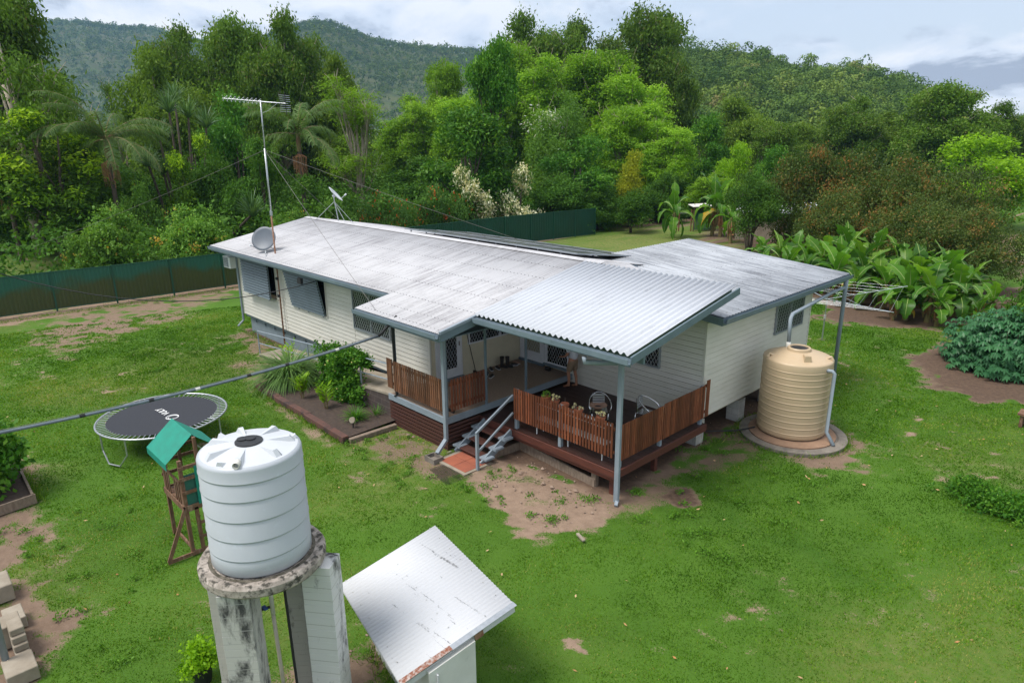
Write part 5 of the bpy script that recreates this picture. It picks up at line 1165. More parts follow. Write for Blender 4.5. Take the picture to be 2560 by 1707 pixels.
tree('bush', 255, 488, 110, 47, 'mid green bush leaning over the left green fence', 'bush', 'bush'); tree('bush', 455, 492, 92, 45.5, 'light green bush just beyond the fence near the roof corner', 'bush', 'bush')
tree('bush', 335, 425, 62, 53, 'small round yellow-green bush above the larger ones', 'bush', 'bush'); tree('bush', 170, 545, 60, 46, 'low dull green bush beside the pale trunk', 'bush', 'bush')
tree('bush', 810, 478, 85, 50, 'leafy bush behind the pale satellite dish', 'bush', 'bush'); tree('bush', 700, 505, 70, 48, 'dark leafy bush behind the roof end', 'bush', 'bush')
# --- middle
tree('red', 960, 470, 85, 54, 'red-flowered bush hanging over the back fence, nearer the dish', 'bush', 'flowering_bush'); tree('red', 1090, 452, 88, 56, 'red-flowered bush over the back fence beside the dark twin-trunked tree', 'bush', 'flowering_bush')
tree('feather', 1020, 205, 75, 96, 'light green feathery tree left of the tall glossy tree', name='feathery_tree'); tree('feather', 1115, 118, 55, 102, 'slim light green feathery tree against the hill', name='feathery_tree'); tree('feather', 1160, 190, 80, 92, 'light green feathery tree behind the glossy lower crown', name='feathery_tree')
tree('glossytop', 1230, 74, 66, 63, 'upper dark glossy crown on a thin straight trunk', name='leafy_tree'); tree('glossy', 1180, 262, 132, 60, 'broad glossy dark tree with twin trunks behind the back fence', name='leafy_tree')
tree('broad', 1030, 375, 105, 66, 'flat spreading dark tree behind the red-flowered bushes', name='leafy_tree')
tree('cream', 1165, 400, 60, 56.5, 'cream and green variegated shrub left of the twin trunks', 'shrub', 'variegated_shrub'); tree('cream', 1300, 395, 62, 57, 'cream and pink variegated shrub right of the twin trunks', 'shrub', 'variegated_shrub')
for u, v, w, D, k, l in ((1292, 4, 100, 112, 'gum', 'tall dark gum with rounded top behind the feathery trees'), (1385, 45, 95, 108, 'gum', 'dark gum between the two tallest gums'), (1465, 20, 100, 112, 'gum', 'tall dark gum in the middle of the skyline'),
    (1600, -4, 118, 104, 'gum', 'tallest dark airy gum at the right of the skyline group'), (1672, 95, 70, 100, 'gum', 'dark gum at the right end of the tall group'),
    (1285, 70, 90, 96, 'feather', 'light green feathery crown behind the upper glossy one'), (1365, 100, 98, 92, 'feather', 'light green feathery crown left of centre in the tall group'), (1490, 90, 110, 94, 'feather', 'broad light green feathery crown below the skyline gums'), (1600, 145, 105, 88, 'feather', 'light green feathery crown under the tallest gum'),
    (1560, 240, 80, 80, 'feather', 'light green feathery tree above the golden conifer'), (1655, 275, 75, 78, 'feather', 'yellow-green feathery tree left of the distant hillside'), (1240, 190, 60, 90, 'feather', 'small light green feathery tree behind the thin straight trunk')):
    tree(k, u, v, w, D, l, name='gum_tree' if k == 'gum' else 'feathery_tree')
tree('white', 1400, 166, 105, 74, 'feathery tree with white blossom over its top left side', name='flowering_tree')
tree('glossy', 1440, 318, 98, 66, 'dense round dark blue-green tree left of the golden conifer', name='leafy_tree')
tree('broad', 1392, 405, 90, 62, 'low dark spreading tree above the clean green fence', name='leafy_tree'); tree('broad', 1660, 420, 60, 70, 'dark shrubby tree with pale flowers behind the banana plant', name='leafy_tree')
tree('cone', 1582, 318, 42, 66, 'golden yellow conical conifer', name='conifer'); tree('broad', 1500, 440, 60, 64, 'low dark tree just behind the right end of the fence', name='leafy_tree')
tree('small', 1577, 458, 52, 0, 'small dark tree with twiggy top on the open lawn past the fence', name='small_tree', base=at(1577, 581, z=0))
# --- right
for u, v, w, D, k, l in ((1768, 278, 62, 84, 'glossy', 'glossy dark tree left of the lime patch'), (1850, 222, 82, 108, 'gumlight', 'olive tree with pale limbs below the hill'), (1935, 300, 62, 96, 'gum', 'dull olive tree right of the pale-limbed one'), (1850, 318, 60, 76, 'bright', 'lime green tree above the vase-shaped tree'),
    (1925, 345, 62, 72, 'glossy', 'dark green tree right of the lime green one'), (2010, 300, 60, 118, 'gumlight', 'pale olive tree in the saddle below the hill'), (2130, 224, 76, 116, 'gum', 'dark rounded gum in front of the hill'), (2225, 262, 62, 122, 'gumlight', 'lighter gum beside the dark rounded one'),
    (2360, 196, 112, 112, 'gum', 'broad dark olive gum at the right skyline'), (2470, 240, 70, 118, 'gum', 'dark gum at the right end of the skyline'), (2545, 270, 60, 122, 'airy', 'sparse gum at the far right edge'), (2450, 288, 150, 74, 'bright', 'large bright yellow-green tree at the right edge'),
    (1700, 430, 55, 76, 'broad', 'dark tree behind the green hut'), (2050, 350, 70, 88, 'broad', 'dark tree behind the left side of the rust-tipped trees'), (1780, 420, 60, 74, 'feather', 'soft green tree left of the vase-shaped tree')):
    tree(k, u, v, w, D, l, name={'gum': 'gum_tree', 'gumlight': 'gum_tree', 'airy': 'gum_tree', 'feather': 'feathery_tree'}.get(k, 'leafy_tree'))
tree('brown', 2090, 345, 165, 56, 'big dark tree with rust-tipped leaves, left of the row', name='fruit_tree'); tree('brown', 2330, 350, 190, 52, 'big dark tree with rust-tipped leaves, right of the row', name='fruit_tree')
tree('brown', 2150, 455, 165, 49, 'low front tree with rust-tipped leaves behind the banana clump', name='fruit_tree'); tree('brown', 2420, 470, 170, 44.5, 'front tree with rust-tipped leaves above the goats', name='fruit_tree', z=.9)
tree('vase', 1880, 410, 84, 0, 'fine-leaved tree with vase of many brown stems behind the wing roof', name='vase_tree', base=at(1872, 630, z=0))
tree('glossy', 2735, 440, 110, 30, 'bright leafy tree at the right edge beside the lawn', name='leafy_tree', z=.6)
tree('broad', 2700, 560, 80, 33, 'dark leafy tree low at the right edge', name='leafy_tree')
# reeds by the fence end
def straps(n, L, wd, spread, arch=1., seg=5, base_r=.1, tv=.2, updn=.9):
    """arching strap leaves from a common base; returns V,F,t"""
    V = []; F = []; t = []; b = 0; rr = random.Random(n*7+int(L*100))
    for i in range(n):
        a = rr.uniform(0, 6.283); el = rr.uniform(.35, 1.0)*pi/2*updn if spread else 1; l = L*rr.uniform(.6, 1.1); d = Vector((cos(a), sin(a), 0)); s_ = Vector((-sin(a), cos(a), 0)); p = d*base_r*rr.random()
        w_ = wd*rr.uniform(.7, 1.2); an = el; tt = min(1, max(0, rr.gauss(.5, tv)))
        for j in range(seg+1):
            q = j/seg; ww = w_*(1-q**2.2)*(.5+.5*min(1, q*4)); V += [p-s_*ww/2, p+s_*ww/2]
            p = p+(d*cos(an)+Vector((0, 0, sin(an))))*(l/seg); an -= arch*.28*rr.uniform(.7, 1.3)
        for j in range(seg): F.append((b+2*j, b+2*j+1, b+2*j+3, b+2*j+2)); t.append(tt)
        b += 2*(seg+1)
    return np.array(V), np.array(F), np.array(t)
def leafobj(name, VFt, mat, parent=None, loc=None):
    V, F, t = VFt; o = link(name, mesh_np(name, V, F, 4, LM[mat], {'t': ('FACE', t)}), parent)
    if loc is not None: o.location = loc
    return o
for k, (u, v) in enumerate(((1510, 562), (1545, 560), (1535, 548))):
    p = at(u, v, z=0); o = leafobj('reed_clump', straps(420, 1.9, .035, 1, .5, base_r=.8), 'tuft', None, (p[0], p[1], 0)); o.rotation_euler.z = k*1.3
    tag(o, ('tall green reed clump touching the end of the clean green fence', 'tall green reed clump farther right of the fence end', 'tall green reed clump behind the other two at the fence end')[k], 'reeds', 'reed clumps beside the fence end')
# undergrowth: low dense greenery between the trunks
def undergrowth():
    n = 5200; cx = RNG.uniform(-75, -29, n); cy = RNG.uniform(-18, 60, n); k = RNG.random(n)
    sel = k < .30; th = RNG.uniform(-.10, .75, n); D = RNG.uniform(66, 135, n); hx, hy = F_[0]/cos(PITCH), F_[1]/cos(PITCH)
    X = np.where(sel, CAM[0]+D*(hx*np.cos(th)+hy*np.sin(th)), cx); Y = np.where(sel, CAM[1]+D*(hy*np.cos(th)-hx*np.sin(th)), cy)
    open_ = ((Y < 5) & (X > -58) & (X < -40) & (Y > -12) & ~sel)
    ok = (~open_) & ~((X > -27) & (Y < 70)); X, Y = X[ok], Y[ok]; Z = RNG.random(len(X))**1.5*(2.2+2.6*fbm(X*.2, Y*.2, 3, 8))
    C = np.stack([X, Y, Z], 1); V, F, t = cloud(C, 42, .55, .34, .17, 'rand', np.full(len(C), .4)+fbm(X*.15, Y*.15, 2, 4)*.2-.1, .15, .12, .6)
    tag(leafobj('undergrowth', (V, F, t), 'broad'), 'dark green undergrowth filling the woods beyond the fences', 'undergrowth', kind='stuff')
undergrowth()
# palms
def frond_set(n, L, droop, seed, ll=.75):
    rr = random.Random(seed); T = MB(); V = []; F = []; t = []; b = 0
    for i in range(n):
        a = i*2.399+rr.uniform(-.3, .3); el = rr.uniform(.45, 1.35) if i % 4 else rr.uniform(-.2, .4); l = L*rr.uniform(.85, 1.1); d = Vector((cos(a), sin(a), 0)); p = Vector((0, 0, 0)); an = el; P = []; D_l = []; seg = 12
        for j in range(seg+1): P.append(p.copy()); D_l.append(an); p = p+(d*cos(an)+Vector((0, 0, sin(an))))*(l/seg); an -= droop*(.07+.13*j/seg)
        T.tube(P, [.035*(1-.85*j/seg)+.004 for j in range(seg+1)], 4); tt = rr.gauss(.45, .12); s_ = Vector((-sin(a), cos(a), 0))
        for j in range(54):
            q = .08+.92*j/54; k = min(seg-1, int(q*seg)); c = P[k].lerp(P[k+1], q*seg-k); fw = (P[k+1]-P[k]).normalized(); m_ = ll*L/3.8*(1-.6*abs(q-.4))*(1 if q < .9 else .6)
            for sg in (-1, 1):
                dd = (s_*sg*.8+fw*.55+Vector((0, 0, rr.uniform(-.25, .2)))).normalized(); e = c+dd*m_*.55+Vector((0, 0, -.02)); f_ = e+(dd*.5+Vector((0, 0, -.9)))*m_*.5; wv = fw*.024
                V += [c-wv, c+wv, e+wv, e-wv, f_+wv*.3, f_-wv*.3]; F += [(b, b+1, b+2, b+3), (b+3, b+2, b+4, b+5)]; q_ = min(1, max(0, tt+rr.gauss(.05, .12))); t += [q_, q_]; b += 6
    return (np.array(V), np.array(F), np.array(t)), T
def palm(u, v, D, L, label, fruit, seed):
    p = hdist(u, D); zc = ztop(u, v, D); r = thing('palm_tree', label, 'palm', (p[0], p[1], 0)); VFt, T = frond_set(17, L, 1.0, seed)
    o = leafobj('fronds', VFt, 'palm', r, (0, 0, zc-.4)); q = T.build('frond_stems', M['bananastem'], r, world=False); q.location = (0, 0, zc-.4)
    MB().tube([(0, 0, -.1), (.05, 0, zc*.5), (0, .04, zc-.9), (0, 0, zc-.3)], [.2, .15, .14, .09], 10).build('trunk', M['bark'], r, world=False)
    MB().tube([(0, 0, zc-1.6), (0, 0, zc-.9), (0, 0, zc-.2)], [.16, .17, .08], 10).build('crownshaft', M['bananastem'], r, world=False)
    rr = random.Random(seed); f = MB()
    for i in range(60): a = rr.uniform(0, 6.28); f.tube([(0, 0, zc-1.7), (cos(a)*.5, sin(a)*.5, zc-2.0), (cos(a)*.6*rr.random(), sin(a)*.6*rr.random(), zc-2.6-rr.random())], .012, 3)
    f.build('fruit_stalks', M['deadleaf'], r, world=False)
palm(262, 335, 56, 5.0, 'feather palm with brown fruit stalks right of the lime-tipped tree', 1, 3); palm(745, 322, 54, 4.5, 'feather palm right of the antenna mast', 1, 8); palm(-10, 410, 60, 3.6, 'small feather palm cut by the left edge', 1, 12)
lt = MB().tube([tuple(hdist(55, 63)+[0, 0, -.1]), tuple(hdist(30, 63)+[0, 0, 3.2]), tuple(hdist(12, 64)+[0, 0, 6.5])], [.26, .19, .15], 10).build('leaning_trunk', M['barkdark'], None, smooth=True); tag(lt, 'dark leaning palm trunk at the left edge beyond the fence', 'tree trunk')
pn = thing('pandanus', 'spiky screw pine with many strap-leaved heads between palm and mast', 'pandanus', tuple(hdist(435, 62)))
pb = Vector(hdist(435, 62))
for i, (u, v, D) in enumerate(((432, 262, 62), (478, 275, 63), (398, 330, 60), (520, 300, 61), (395, 415, 58), (360, 395, 59), (610, 520, 50), (450, 235, 66))):
    p = Vector(hdist(u, D)); zt = ztop(u, v, D)-.6; o = leafobj('leaf_head', straps(110, 2.1, .085, 1, .55, base_r=.12, updn=1.0), 'pandan', pn, p-pb+Vector((0, 0, zt))); o.rotation_euler.z = i
    MB().tube([(pb.x+(p.x-pb.x)*.2, pb.y+(p.y-pb.y)*.2, -.1), (p.x*.7+pb.x*.3, p.y*.7+pb.y*.3, zt*.5), (p.x, p.y, zt+.2)], [.12, .1, .08], 7).build('stem', M['bark'], pn)
# bananas
def banana_leaf(L, Wd_, rr, el, a, yellow=False):
    V = []; F = []; t = []; seg = 16; d = Vector((cos(a), sin(a), 0)); s_ = Vector((-sin(a), cos(a), 0)); p = Vector((0, 0, 0)); an = el; tt = rr.gauss(.45, .2) if not yellow else 1.0; roll = rr.uniform(-.5, .5)
    for j in range(seg+1):
        q = j/seg; up = (d*-sin(an)+Vector((0, 0, cos(an)))); w_ = Wd_*(sin(pi*min(1, q*1.02))**.55 if q > .12 else .07)*(.55+.45*min(1, q*2)); w_ = max(w_, .03); fo = .35
        s2 = s_*cos(roll)+up*sin(roll); u2 = up*cos(roll)-s_*sin(roll); wl, wr = w_*(rr.uniform(.8, 1.08) if rr.random() < .75 else rr.uniform(.45, .7)), w_*(rr.uniform(.8, 1.08) if rr.random() < .75 else rr.uniform(.45, .7))
        V += [p-s2*wl*.5+u2*wl*.5*fo-Vector((0, 0, .06*q)), p, p+s2*wr*.5+u2*wr*.5*fo-Vector((0, 0, .06*q))]
        p = p+(d*cos(an)+Vector((0, 0, sin(an))))*(L/seg); an -= rr.uniform(.04, .14)*(1+q)*(.45 if el > 1.2 else 1)
    for j in range(seg):
        for k in (0, 1): F.append((3*j+k, 3*j+k+1, 3*j+k+4, 3*j+k+3)); t.append(min(1 if yellow else .9, max(0, tt+rr.gauss(0, .05)+.08*k)))
    return V, F, t
BAN = []
def banana_mesh(seed):
    rr = random.Random(seed); V = []; F = []; t = []; n = rr.choice((9, 10, 11)); H = 1.15; MR = MB(); T = MB().tube([(0, 0, -.1), (0, 0, H*.6), (.03, 0, H), (.02, 0, H+.25)], [.13, .10, .075, .05], 9)
    for i in range(n):
        b = len(V); a = i*2.4+rr.uniform(-.3, .3); el = 1.5-.14*i+rr.uniform(-.1, .1); v, f, q = banana_leaf(rr.uniform(1.3, 1.9) if i else 1.5, rr.uniform(.52, .74), rr, el, a, yellow=(i == n-1 and seed % 3 == 0))
        el2 = [x+Vector((0, 0, H-.03*i)) for x in v]; MR.tube([q_+Vector((0, 0, .012)) for q_ in el2[1::3]], [.022*(1-.8*k_/16) for k_ in range(17)], 4); V += el2; F += [tuple(b+k for k in ff) for ff in f]; t += q
    DV = []; DF = []
    for i in range(6):
        b = len(DV); v, f, q = banana_leaf(.9, .22, rr, -1.15, i*1.05, True); DV += [x*.9+Vector((cos(i*1.05)*.12, sin(i*1.05)*.12, H*.85)) for x in v]; DF += [tuple(b+k for k in ff) for ff in f]
    dm_ = bpy.data.meshes.new('dead_leaves'); dm_.from_pydata(DV, [], DF); dm_.materials.append(M['deadleaf'])
    for i in range(4): a = rr.uniform(0, 6.28); T.tube([(cos(a)*.06, sin(a)*.06, H*.95), (cos(a)*.26, sin(a)*.26, H*.7), (cos(a)*.2, sin(a)*.2, .2)], [.04, .05, .02], 4)
    me = mesh_np('leaves', np.array(V), np.array(F), 4, LM['banana'], {'t': ('FACE', np.array(t))}, smooth=True); tm = bpy.data.meshes.new('stem'); tm.from_pydata(T.v, [], T.f); tm.materials.append(M['bananastem']); mm_ = bpy.data.meshes.new('midribs'); mm_.from_pydata(MR.v, [], MR.f); mm_.materials.append(M['midrib']); return me, tm, mm_, dm_
for k in range(6): BAN.append(banana_mesh(k+3))
def banana(x, y, sc, rz, label, k, group=None):
    r = thing('banana_plant', label, 'banana plant', (x, y, 0), rz, group); sc *= 1.05; r.scale = (sc,)*3; lv = link('leaves', BAN[k % 6][0], r); link('midribs', BAN[k % 6][2], lv); link('stem', BAN[k % 6][1], r); link('dead_leaves', BAN[k % 6][3], r); return r
LB = 'broad-leaved banana plant in the clump between clothesline and goats'
bp_ = [(1945, 700, 1.25), (1985, 690, 1.15), (2010, 725, 1.05), (2050, 715, 1.3), (2085, 740, 1.15), (2110, 700, 1.45), (2150, 745, 1.2), (2180, 715, 1.4), (2205, 775, 1.1), (2235, 740, 1.35), (2262, 800, 1.15), (2290, 770, 1.3), (2318, 805, 1.2), (2345, 770, 1.35), (2385, 790, 1.1), (2420, 765, 1.0), (2300, 730, 1.2), (1900, 675, 1.0), (2230, 800, .8), (2340, 815, .8), (2020, 700, 1.1), (2140, 722, 1.25), (2250, 760, 1.2), (2270, 745, 1.25), (2330, 745, 1.15), (2365, 765, 1.2), (2400, 790, 1.0), (2190, 755, 1.1), (1965, 712, 1.0), (2245, 785, 1.0), (2310, 785, 1.1), (2095, 722, 1.2), (2130, 760, .95)]
for i, (u, v, sc) in enumerate(bp_):
    p = at(u, v, z=0); banana(p[0], p[1], sc*.92, i*1.7, LB, i, 'banana plants in the big clump')
for (u, v, sc, l) in ((1682, 594, 1.15, 'single banana plant with brown trunk on the open lawn left of the hut'), (1780, 590, 1.3, 'tall banana plant in front of the green hut'), (1825, 608, 1.1, 'banana plant with dead leaves left of the vase-shaped tree'), (1800, 592, 1.3, 'leaning banana plant between hut and vase-shaped tree'), (2475, 800, .75, 'small lone banana plant behind the round dark bush'), (2440, 822, .6, 'young banana plant beside the white pipe')):
    p = at(u, v, z=0); bb = banana(p[0], p[1], sc, u*.7, l, u % 6); bb.scale.z *= 1.55 if sc > 1 else 1
# palmate bush on the right lawn and one behind
def palmate(name, label, c, R, H, n, seed):
    rr = np.random.default_rng(seed); d = rr.normal(size=(n, 3)); d[:, 2] = np.abs(d[:, 2]); d /= np.linalg.norm(d, axis=1, keepdims=True); q = rr.uniform(.55, 1.0, (n, 1)); bump = 1+.12*np.sin(d[:, :1]*7+1)*np.cos(d[:, 1:2]*6)
    P = d*q*bump*np.array([R, R, H]); P[:, 2] = np.maximum(P[:, 2], .15+.25*rr.random(n)); lo = P[:, 2] < .45*H; P[lo, :2] *= (.86+.1*rr.random(lo.sum()))[:, None]
    V = []; k = 7; base = np.repeat(P, k, 0); ang = np.tile(np.arange(k)/k*2*pi, n)+np.repeat(rr.uniform(0, 6.28, n), k); o_ = np.repeat(d, k, 0); up = np.array([0, 0, 1.]); nm = o_*.6+up*.8; nm /= np.linalg.norm(nm, axis=1, keepdims=True)
    t1 = np.cross(nm, np.array([.3, .8, .1])); t1 /= np.linalg.norm(t1, axis=1, keepdims=True); t2 = np.cross(nm, t1); dd = t1*np.cos(ang)[:, None]+t2*np.sin(ang)[:, None]-nm*.35-up*.25
    m_ = len(base); Vv, F, t = leaf_faces(base, dd, nm, rr.uniform(.17, .26, m_), rr.uniform(.06, .085, m_), np.clip(np.repeat(rr.normal(.5, .2, n), k)+rr.normal(0, .07, m_), 0, 1), .1)
    r = thing(name, label, 'bush', (*c, 0)); leafobj('foliage', (Vv, F, t), 'cassava', r); s_ = MB(); g = random.Random(seed)
    for i in range(14): a = g.uniform(0, 6.28); s_.tube([(cos(a)*.2, sin(a)*.2, -.05), (cos(a)*R*.4, sin(a)*R*.4, H*.45), (cos(a)*R*.65, sin(a)*R*.65, H*.75)], [.035, .025, .012], 5)
    s_.build('stems', M['bark'], r, world=False)
palmate('palmate_bush', 'rounded dark green bush of hand-shaped leaves on bare soil at the right', (8.95, 18.9), 2.3, 2.15, 2800, 4)
palmate('palmate_bush', 'second bush of hand-shaped leaves behind the rounded one at the right edge', (11.6, 22.2), 2.6, 2.1, 2000, 9)

# ------------------------------------------------------------------ garden bed and small planting
MB().prism([(-8.5, -1.55, .1), (-2.5, -1.62, .1), (-2.5, .08, .14), (-8.5, .08, .14)], (0, 0, .01)).build('garden_soil', M['soil'], None); tag(bpy.data.objects['garden_soil'], kind='structure')
SLP = [((-8.62, -1.52), (-6.8, -1.60), 'charred reddish sleeper at the far left of the garden bed edge'), ((-6.86, -1.63), (-4.75, -1.62), 'middle reddish sleeper of the garden bed edge'), ((-4.8, -1.66), (-2.45, -1.70), 'reddish sleeper at the near end of the garden bed edge')]
for a, b, l in SLP: tag(MB().beam((*a, .08), (*b, .08), .2, .2).build('sleeper', M['sleeper'], None, bevel=.012), l, 'sleeper', 'sleepers edging the garden bed')
tag(MB().beam((-2.38, -1.62, .04), (-2.30, -.1, .06), .14, .14).build('sleeper', M['oldwood'], None, bevel=.01), 'grey weathered sleeper closing the right end of the garden bed', 'sleeper')
o = leafobj('tussock', straps(1300, 1.65, .034, 1, 1.0, seg=7, base_r=.35, tv=.22, updn=1.), 'tuft', None, (-8.0, -.55, .12)); tag(o, 'large fountain of arching grass leaves at the far end of the garden bed', 'tussock grass')
o = leafobj('tussock', straps(170, .55, .02, 1, .8, base_r=.1), 'glossy', None, (-3.45, -.75, .12)); tag(o, 'small strappy green clump beside the brown block wall', 'tussock grass'); o = leafobj('tussock', straps(60, .5, .014, 1, .4, base_r=.1), 'glossy', None, (-3.3, -.15, .12)); tag(o, 'thin wispy grass tuft against the brown block wall', 'tussock grass')
def ginger(x, y, h, n, label, mat='bright'):
    r = thing('ginger_plant', label, 'plant', (x, y, .1)); rr = random.Random(int(x*100)); S_ = MB(); Q = []; Dd = []
    for i in range(n):
        a = rr.uniform(0, 6.28); e = Vector((cos(a)*h*.45*rr.random(), sin(a)*h*.45*rr.random(), h*rr.uniform(.7, 1))); S_.tube([(cos(a)*.05, sin(a)*.05, 0), tuple(e*.5+Vector((0, 0, .08))), tuple(e)], [.012, .009, .005], 5)
        for j in range(9): q = .25+.75*j/8; c = e*q+Vector((0, 0, .05)); b_ = a+pi/2+(j % 2)*pi+rr.uniform(-.3, .3); Q.append(c); Dd.append(Vector((cos(b_)*.8, sin(b_)*.8, .55-.3*q))+e.normalized()*.4)
    S_.build('stems', M['bananastem'], r, world=False); k = len(Q); leafobj('foliage', leaf_faces(np.array(Q), np.array(Dd), rdir(k, 2.5), RNG.uniform(.24, .36, k), RNG.uniform(.05, .075, k), np.clip(RNG.normal(.5, .2, k), 0, 1)), mat, r)
ginger(-7.6, -1.0, .75, 6, 'dark green upright ginger plant in front of the big tussock', 'glossy'); ginger(-6.25, -1.05, .8, 9, 'yellow-green ginger plant in the middle of the garden bed'); ginger(-4.85, -.95, .75, 7, 'light green ginger plant at the foot of the vine'); ginger(-9.4, .1, .9, 5, 'bright green broad-leaved plant under the ramp rail')
vn = thing('climbing_vine', 'dense green vine with small yellow flowers climbing over the ramp rail', 'vine', (-5.6, -.05, .1)); n = 420
C = np.stack([RNG.normal(-5.55, .38, n), RNG.normal(-.05, .17, n), RNG.uniform(.12, 1.72, n)], 1); C[:, 0] += (C[:, 2] < .7)*RNG.normal(.1, .3, n); C2 = np.stack([RNG.uniform(-5.2, -4.0, 70), RNG.normal(.08, .07, 70), 0*RNG.random(70)+1.62+RNG.normal(0, .08, 70)], 1); C3 = np.stack([RNG.normal(-4.9, .3, 90), RNG.normal(-.15, .12, 90), RNG.uniform(.1, .8, 90)], 1); C = np.concatenate([C, C2, C3])
vf = cloud(C-np.array([-5.6, -.05, .1]), 34, .085, .085, .075, 'rand', np.full(len(C), .45), .15, .15); leafobj('foliage', vf, 'glossy', vn)
fl = MB(); 
for i in range(26): c = random.choice(C); fl.tube([(c[0], c[1]-.22, c[2]), (c[0], c[1]-.24, c[2]+.02)], .018, 5)
tag(fl.build('flower', pm('yellow_petals', (.7, .62, .2), None, rough=.7), vn), kind='stuff')
lp = thing('garden_lamp', 'small round pale solar lamp on a black stake in the garden bed', 'garden lamp', (-2.95, -1.15, .1)); MB().tube([(-2.95, -1.15, .1), (-2.95, -1.15, .36)], .02, 8).build('stake', M['black'], lp); MB().tube([(-2.95, -1.15, .37), (-2.925, -1.19, .385)], [.09, .09], 20).build('lamp_head', M['concpale'], lp)
# raised bed with a shrub at the lower left
bd_ = thing('raised_bed', 'weathered timber edged garden bed with dark soil at the left edge', 'garden bed', (-6, -9.5, 0)); cA = at(84, 1247, z=.12); cB = at(50, 1176, z=.12); cC = at(-160, 1330, z=.12)
dA = (Vector(cB)-Vector(cA)).normalized(); dC = (Vector(cC)-Vector(cA)); dC.normalize(); cA = Vector(cA)
MB().beam(cA, cA+dA*2.6, .05, .24).build('edging_board', M['oldwood'], bd_); MB().beam(cA-dC*.05, cA+dC*3, .05, .24).build('edging_board', M['oldwood'], bd_)
MB().prism([cA+Vector((0, 0, .04)), cA+dC*3+Vector((0, 0, .04)), cA+dC*3+dA*2.6+Vector((0, 0, .04)), cA+dA*2.6+Vector((0, 0, .04))], (0, 0, .01)).build('soil', M['soil'], bd_)
sb = cA+dC*1.0+dA*1.4; sbk = thing('garden_shrub', 'leafy green shrub growing in the timber bed at the left edge', 'shrub', (sb.x, sb.y, .1)); n = 300
d = rdir(n, .5); C = d*RNG.uniform(.5, 1.05, (n, 1))*np.array([1.05, 1.0, 1.15])+np.array([0, 0, .95]); C[:, 2] = np.maximum(C[:, 2], .25); leafobj('foliage', cloud(C, 26, .13, .16, .10, 'rand', np.full(n, .5), .16, .15), 'glossy', sbk)
st2 = MB(); 
for a in range(9): st2.tube([(0, 0, 0), (cos(a*.7)*.4, sin(a*.7)*.4, .9), (cos(a*.7)*.75, sin(a*.7)*.75, 1.7)], [.03, .02, .008], 5)
st2.build('stems', M['bark'], sbk, world=False)
pot = at(508, 1700, z=0); pp = thing('potted_plant', 'bright green leafy plant in a pot at the foot of the tank stand', 'potted plant', (pot[0], pot[1], 0)); MB().lathe([(.13, 0), (.18, .3), (.16, .3), (.15, .26), (0, .26)], (pot[0], pot[1]), 24).build('pot', M['black'], pp)
n = 60; leafobj('foliage', cloud(rdir(n, .6)*RNG.uniform(.1, .26, (n, 1))+np.array([0, 0, .42]), 30, .06, .06, .05, 'rand', np.full(n, .5)), 'bright', pp)

# ------------------------------------------------------------------ small things in the yard
t_ = thing('entry_paving', 'red square tiled landing with a pale concrete border at the foot of the steps', 'paving', (.85, 0, 0)); MB().box(.25, 1.46, -.62, .35, -.05, .03).build('concrete_border', M['concpale'], t_)
for i in range(2):
    for j in range(2): MB().box(.38+i*.5, .87+i*.5, -.52+j*.42, -.108+j*.42, .03, .038).build('tile', M['tile'], t_)
bx = MB(); 
for a in ((.0, .42, -.78, -.74), (.0, .42, -.50, -.46), (.0, .04, -.74, -.50), (.38, .42, -.74, -.50)): bx.box(*a, -.02, .13)
bx.box(.04, .38, -.74, -.5, -.02, .03); tag(bx.build('drain_box', M['conc'], None), 'small square concrete drain box under the front downpipe', 'drain box')
mm = MB(); c0 = Vector(at(1075, 1172, z=.02)); ux = (Vector(at(1140, 1150, z=.02))-c0); uy = (Vector(at(1115, 1212, z=.02))-c0)
for i in range(22): mm.beam(c0+ux*(i/21), c0+ux*(i/21)+uy*(.8+.2*sin(i*.7)), .006, .005); mm.beam(c0+uy*(i/21), c0+uy*(i/21)+ux*(.85+.15*cos(i*.9)), .006, .005)
tag(mm.build('mesh_mat', M['black'], None), 'black open mesh mat lying on the grass by the drain box', 'mat')
p = at(1452, 1344, z=.02); tag(MB().beam((p[0]-.14, p[1]+.05, .04), (p[0]+.14, p[1]-.06, .04), .07, .04).build('brick_offcut', M['concpale'], None, bevel=.006), 'short pale offcut lying on the lawn', 'offcut')
# loose blocks and pole at the lower left corner
for (x, y, z0, sx, sy, sz, l) in ((1.62, -10.02, 0, .52, .42, .24, 'largest sandy block at the bottom left corner'), (1.02, -9.92, 0, .5, .2, .16, 'lowest of the sandy pavers stacked behind the blue pole'), (.98, -9.92, .165, .46, .2, .12, 'second sandy paver of the stack behind the blue pole'), (.95, -9.92, .29, .42, .2, .12, 'third sandy paver of the stack behind the blue pole'), (.92, -9.92, .415, .36, .2, .12, 'topmost sandy paver of the stack behind the blue pole'), (.55, -9.98, 0, .4, .34, .42, 'tall grey block left of the paver stack'), (.05, -9.86, 0, .5, .3, .22, 'low mossy block at the left end of the retaining edge')):
    tag(MB().box(x-sx/2, x+sx/2, y-sy/2, y+sy/2, z0, z0+sz).build('stone_block', M['concpale'], None, bevel=.012), l, 'block')
p = at(-8, 1468, z=.2); tag(MB().box(p[0]-.3, p[0]+.3, p[1]-.22, p[1]+.22, 0, .34).build('stone_block', M['concpale'], None, bevel=.015), 'mossy sandy block by itself at the left edge', 'block')
tag(MB().tube([(1.36, -10.16, 0), (1.36, -10.16, 3.9)], .052, 12).build('pole', M['bluelight'], None, smooth=True), 'blue grey steel pole at the lower left corner', 'pole')
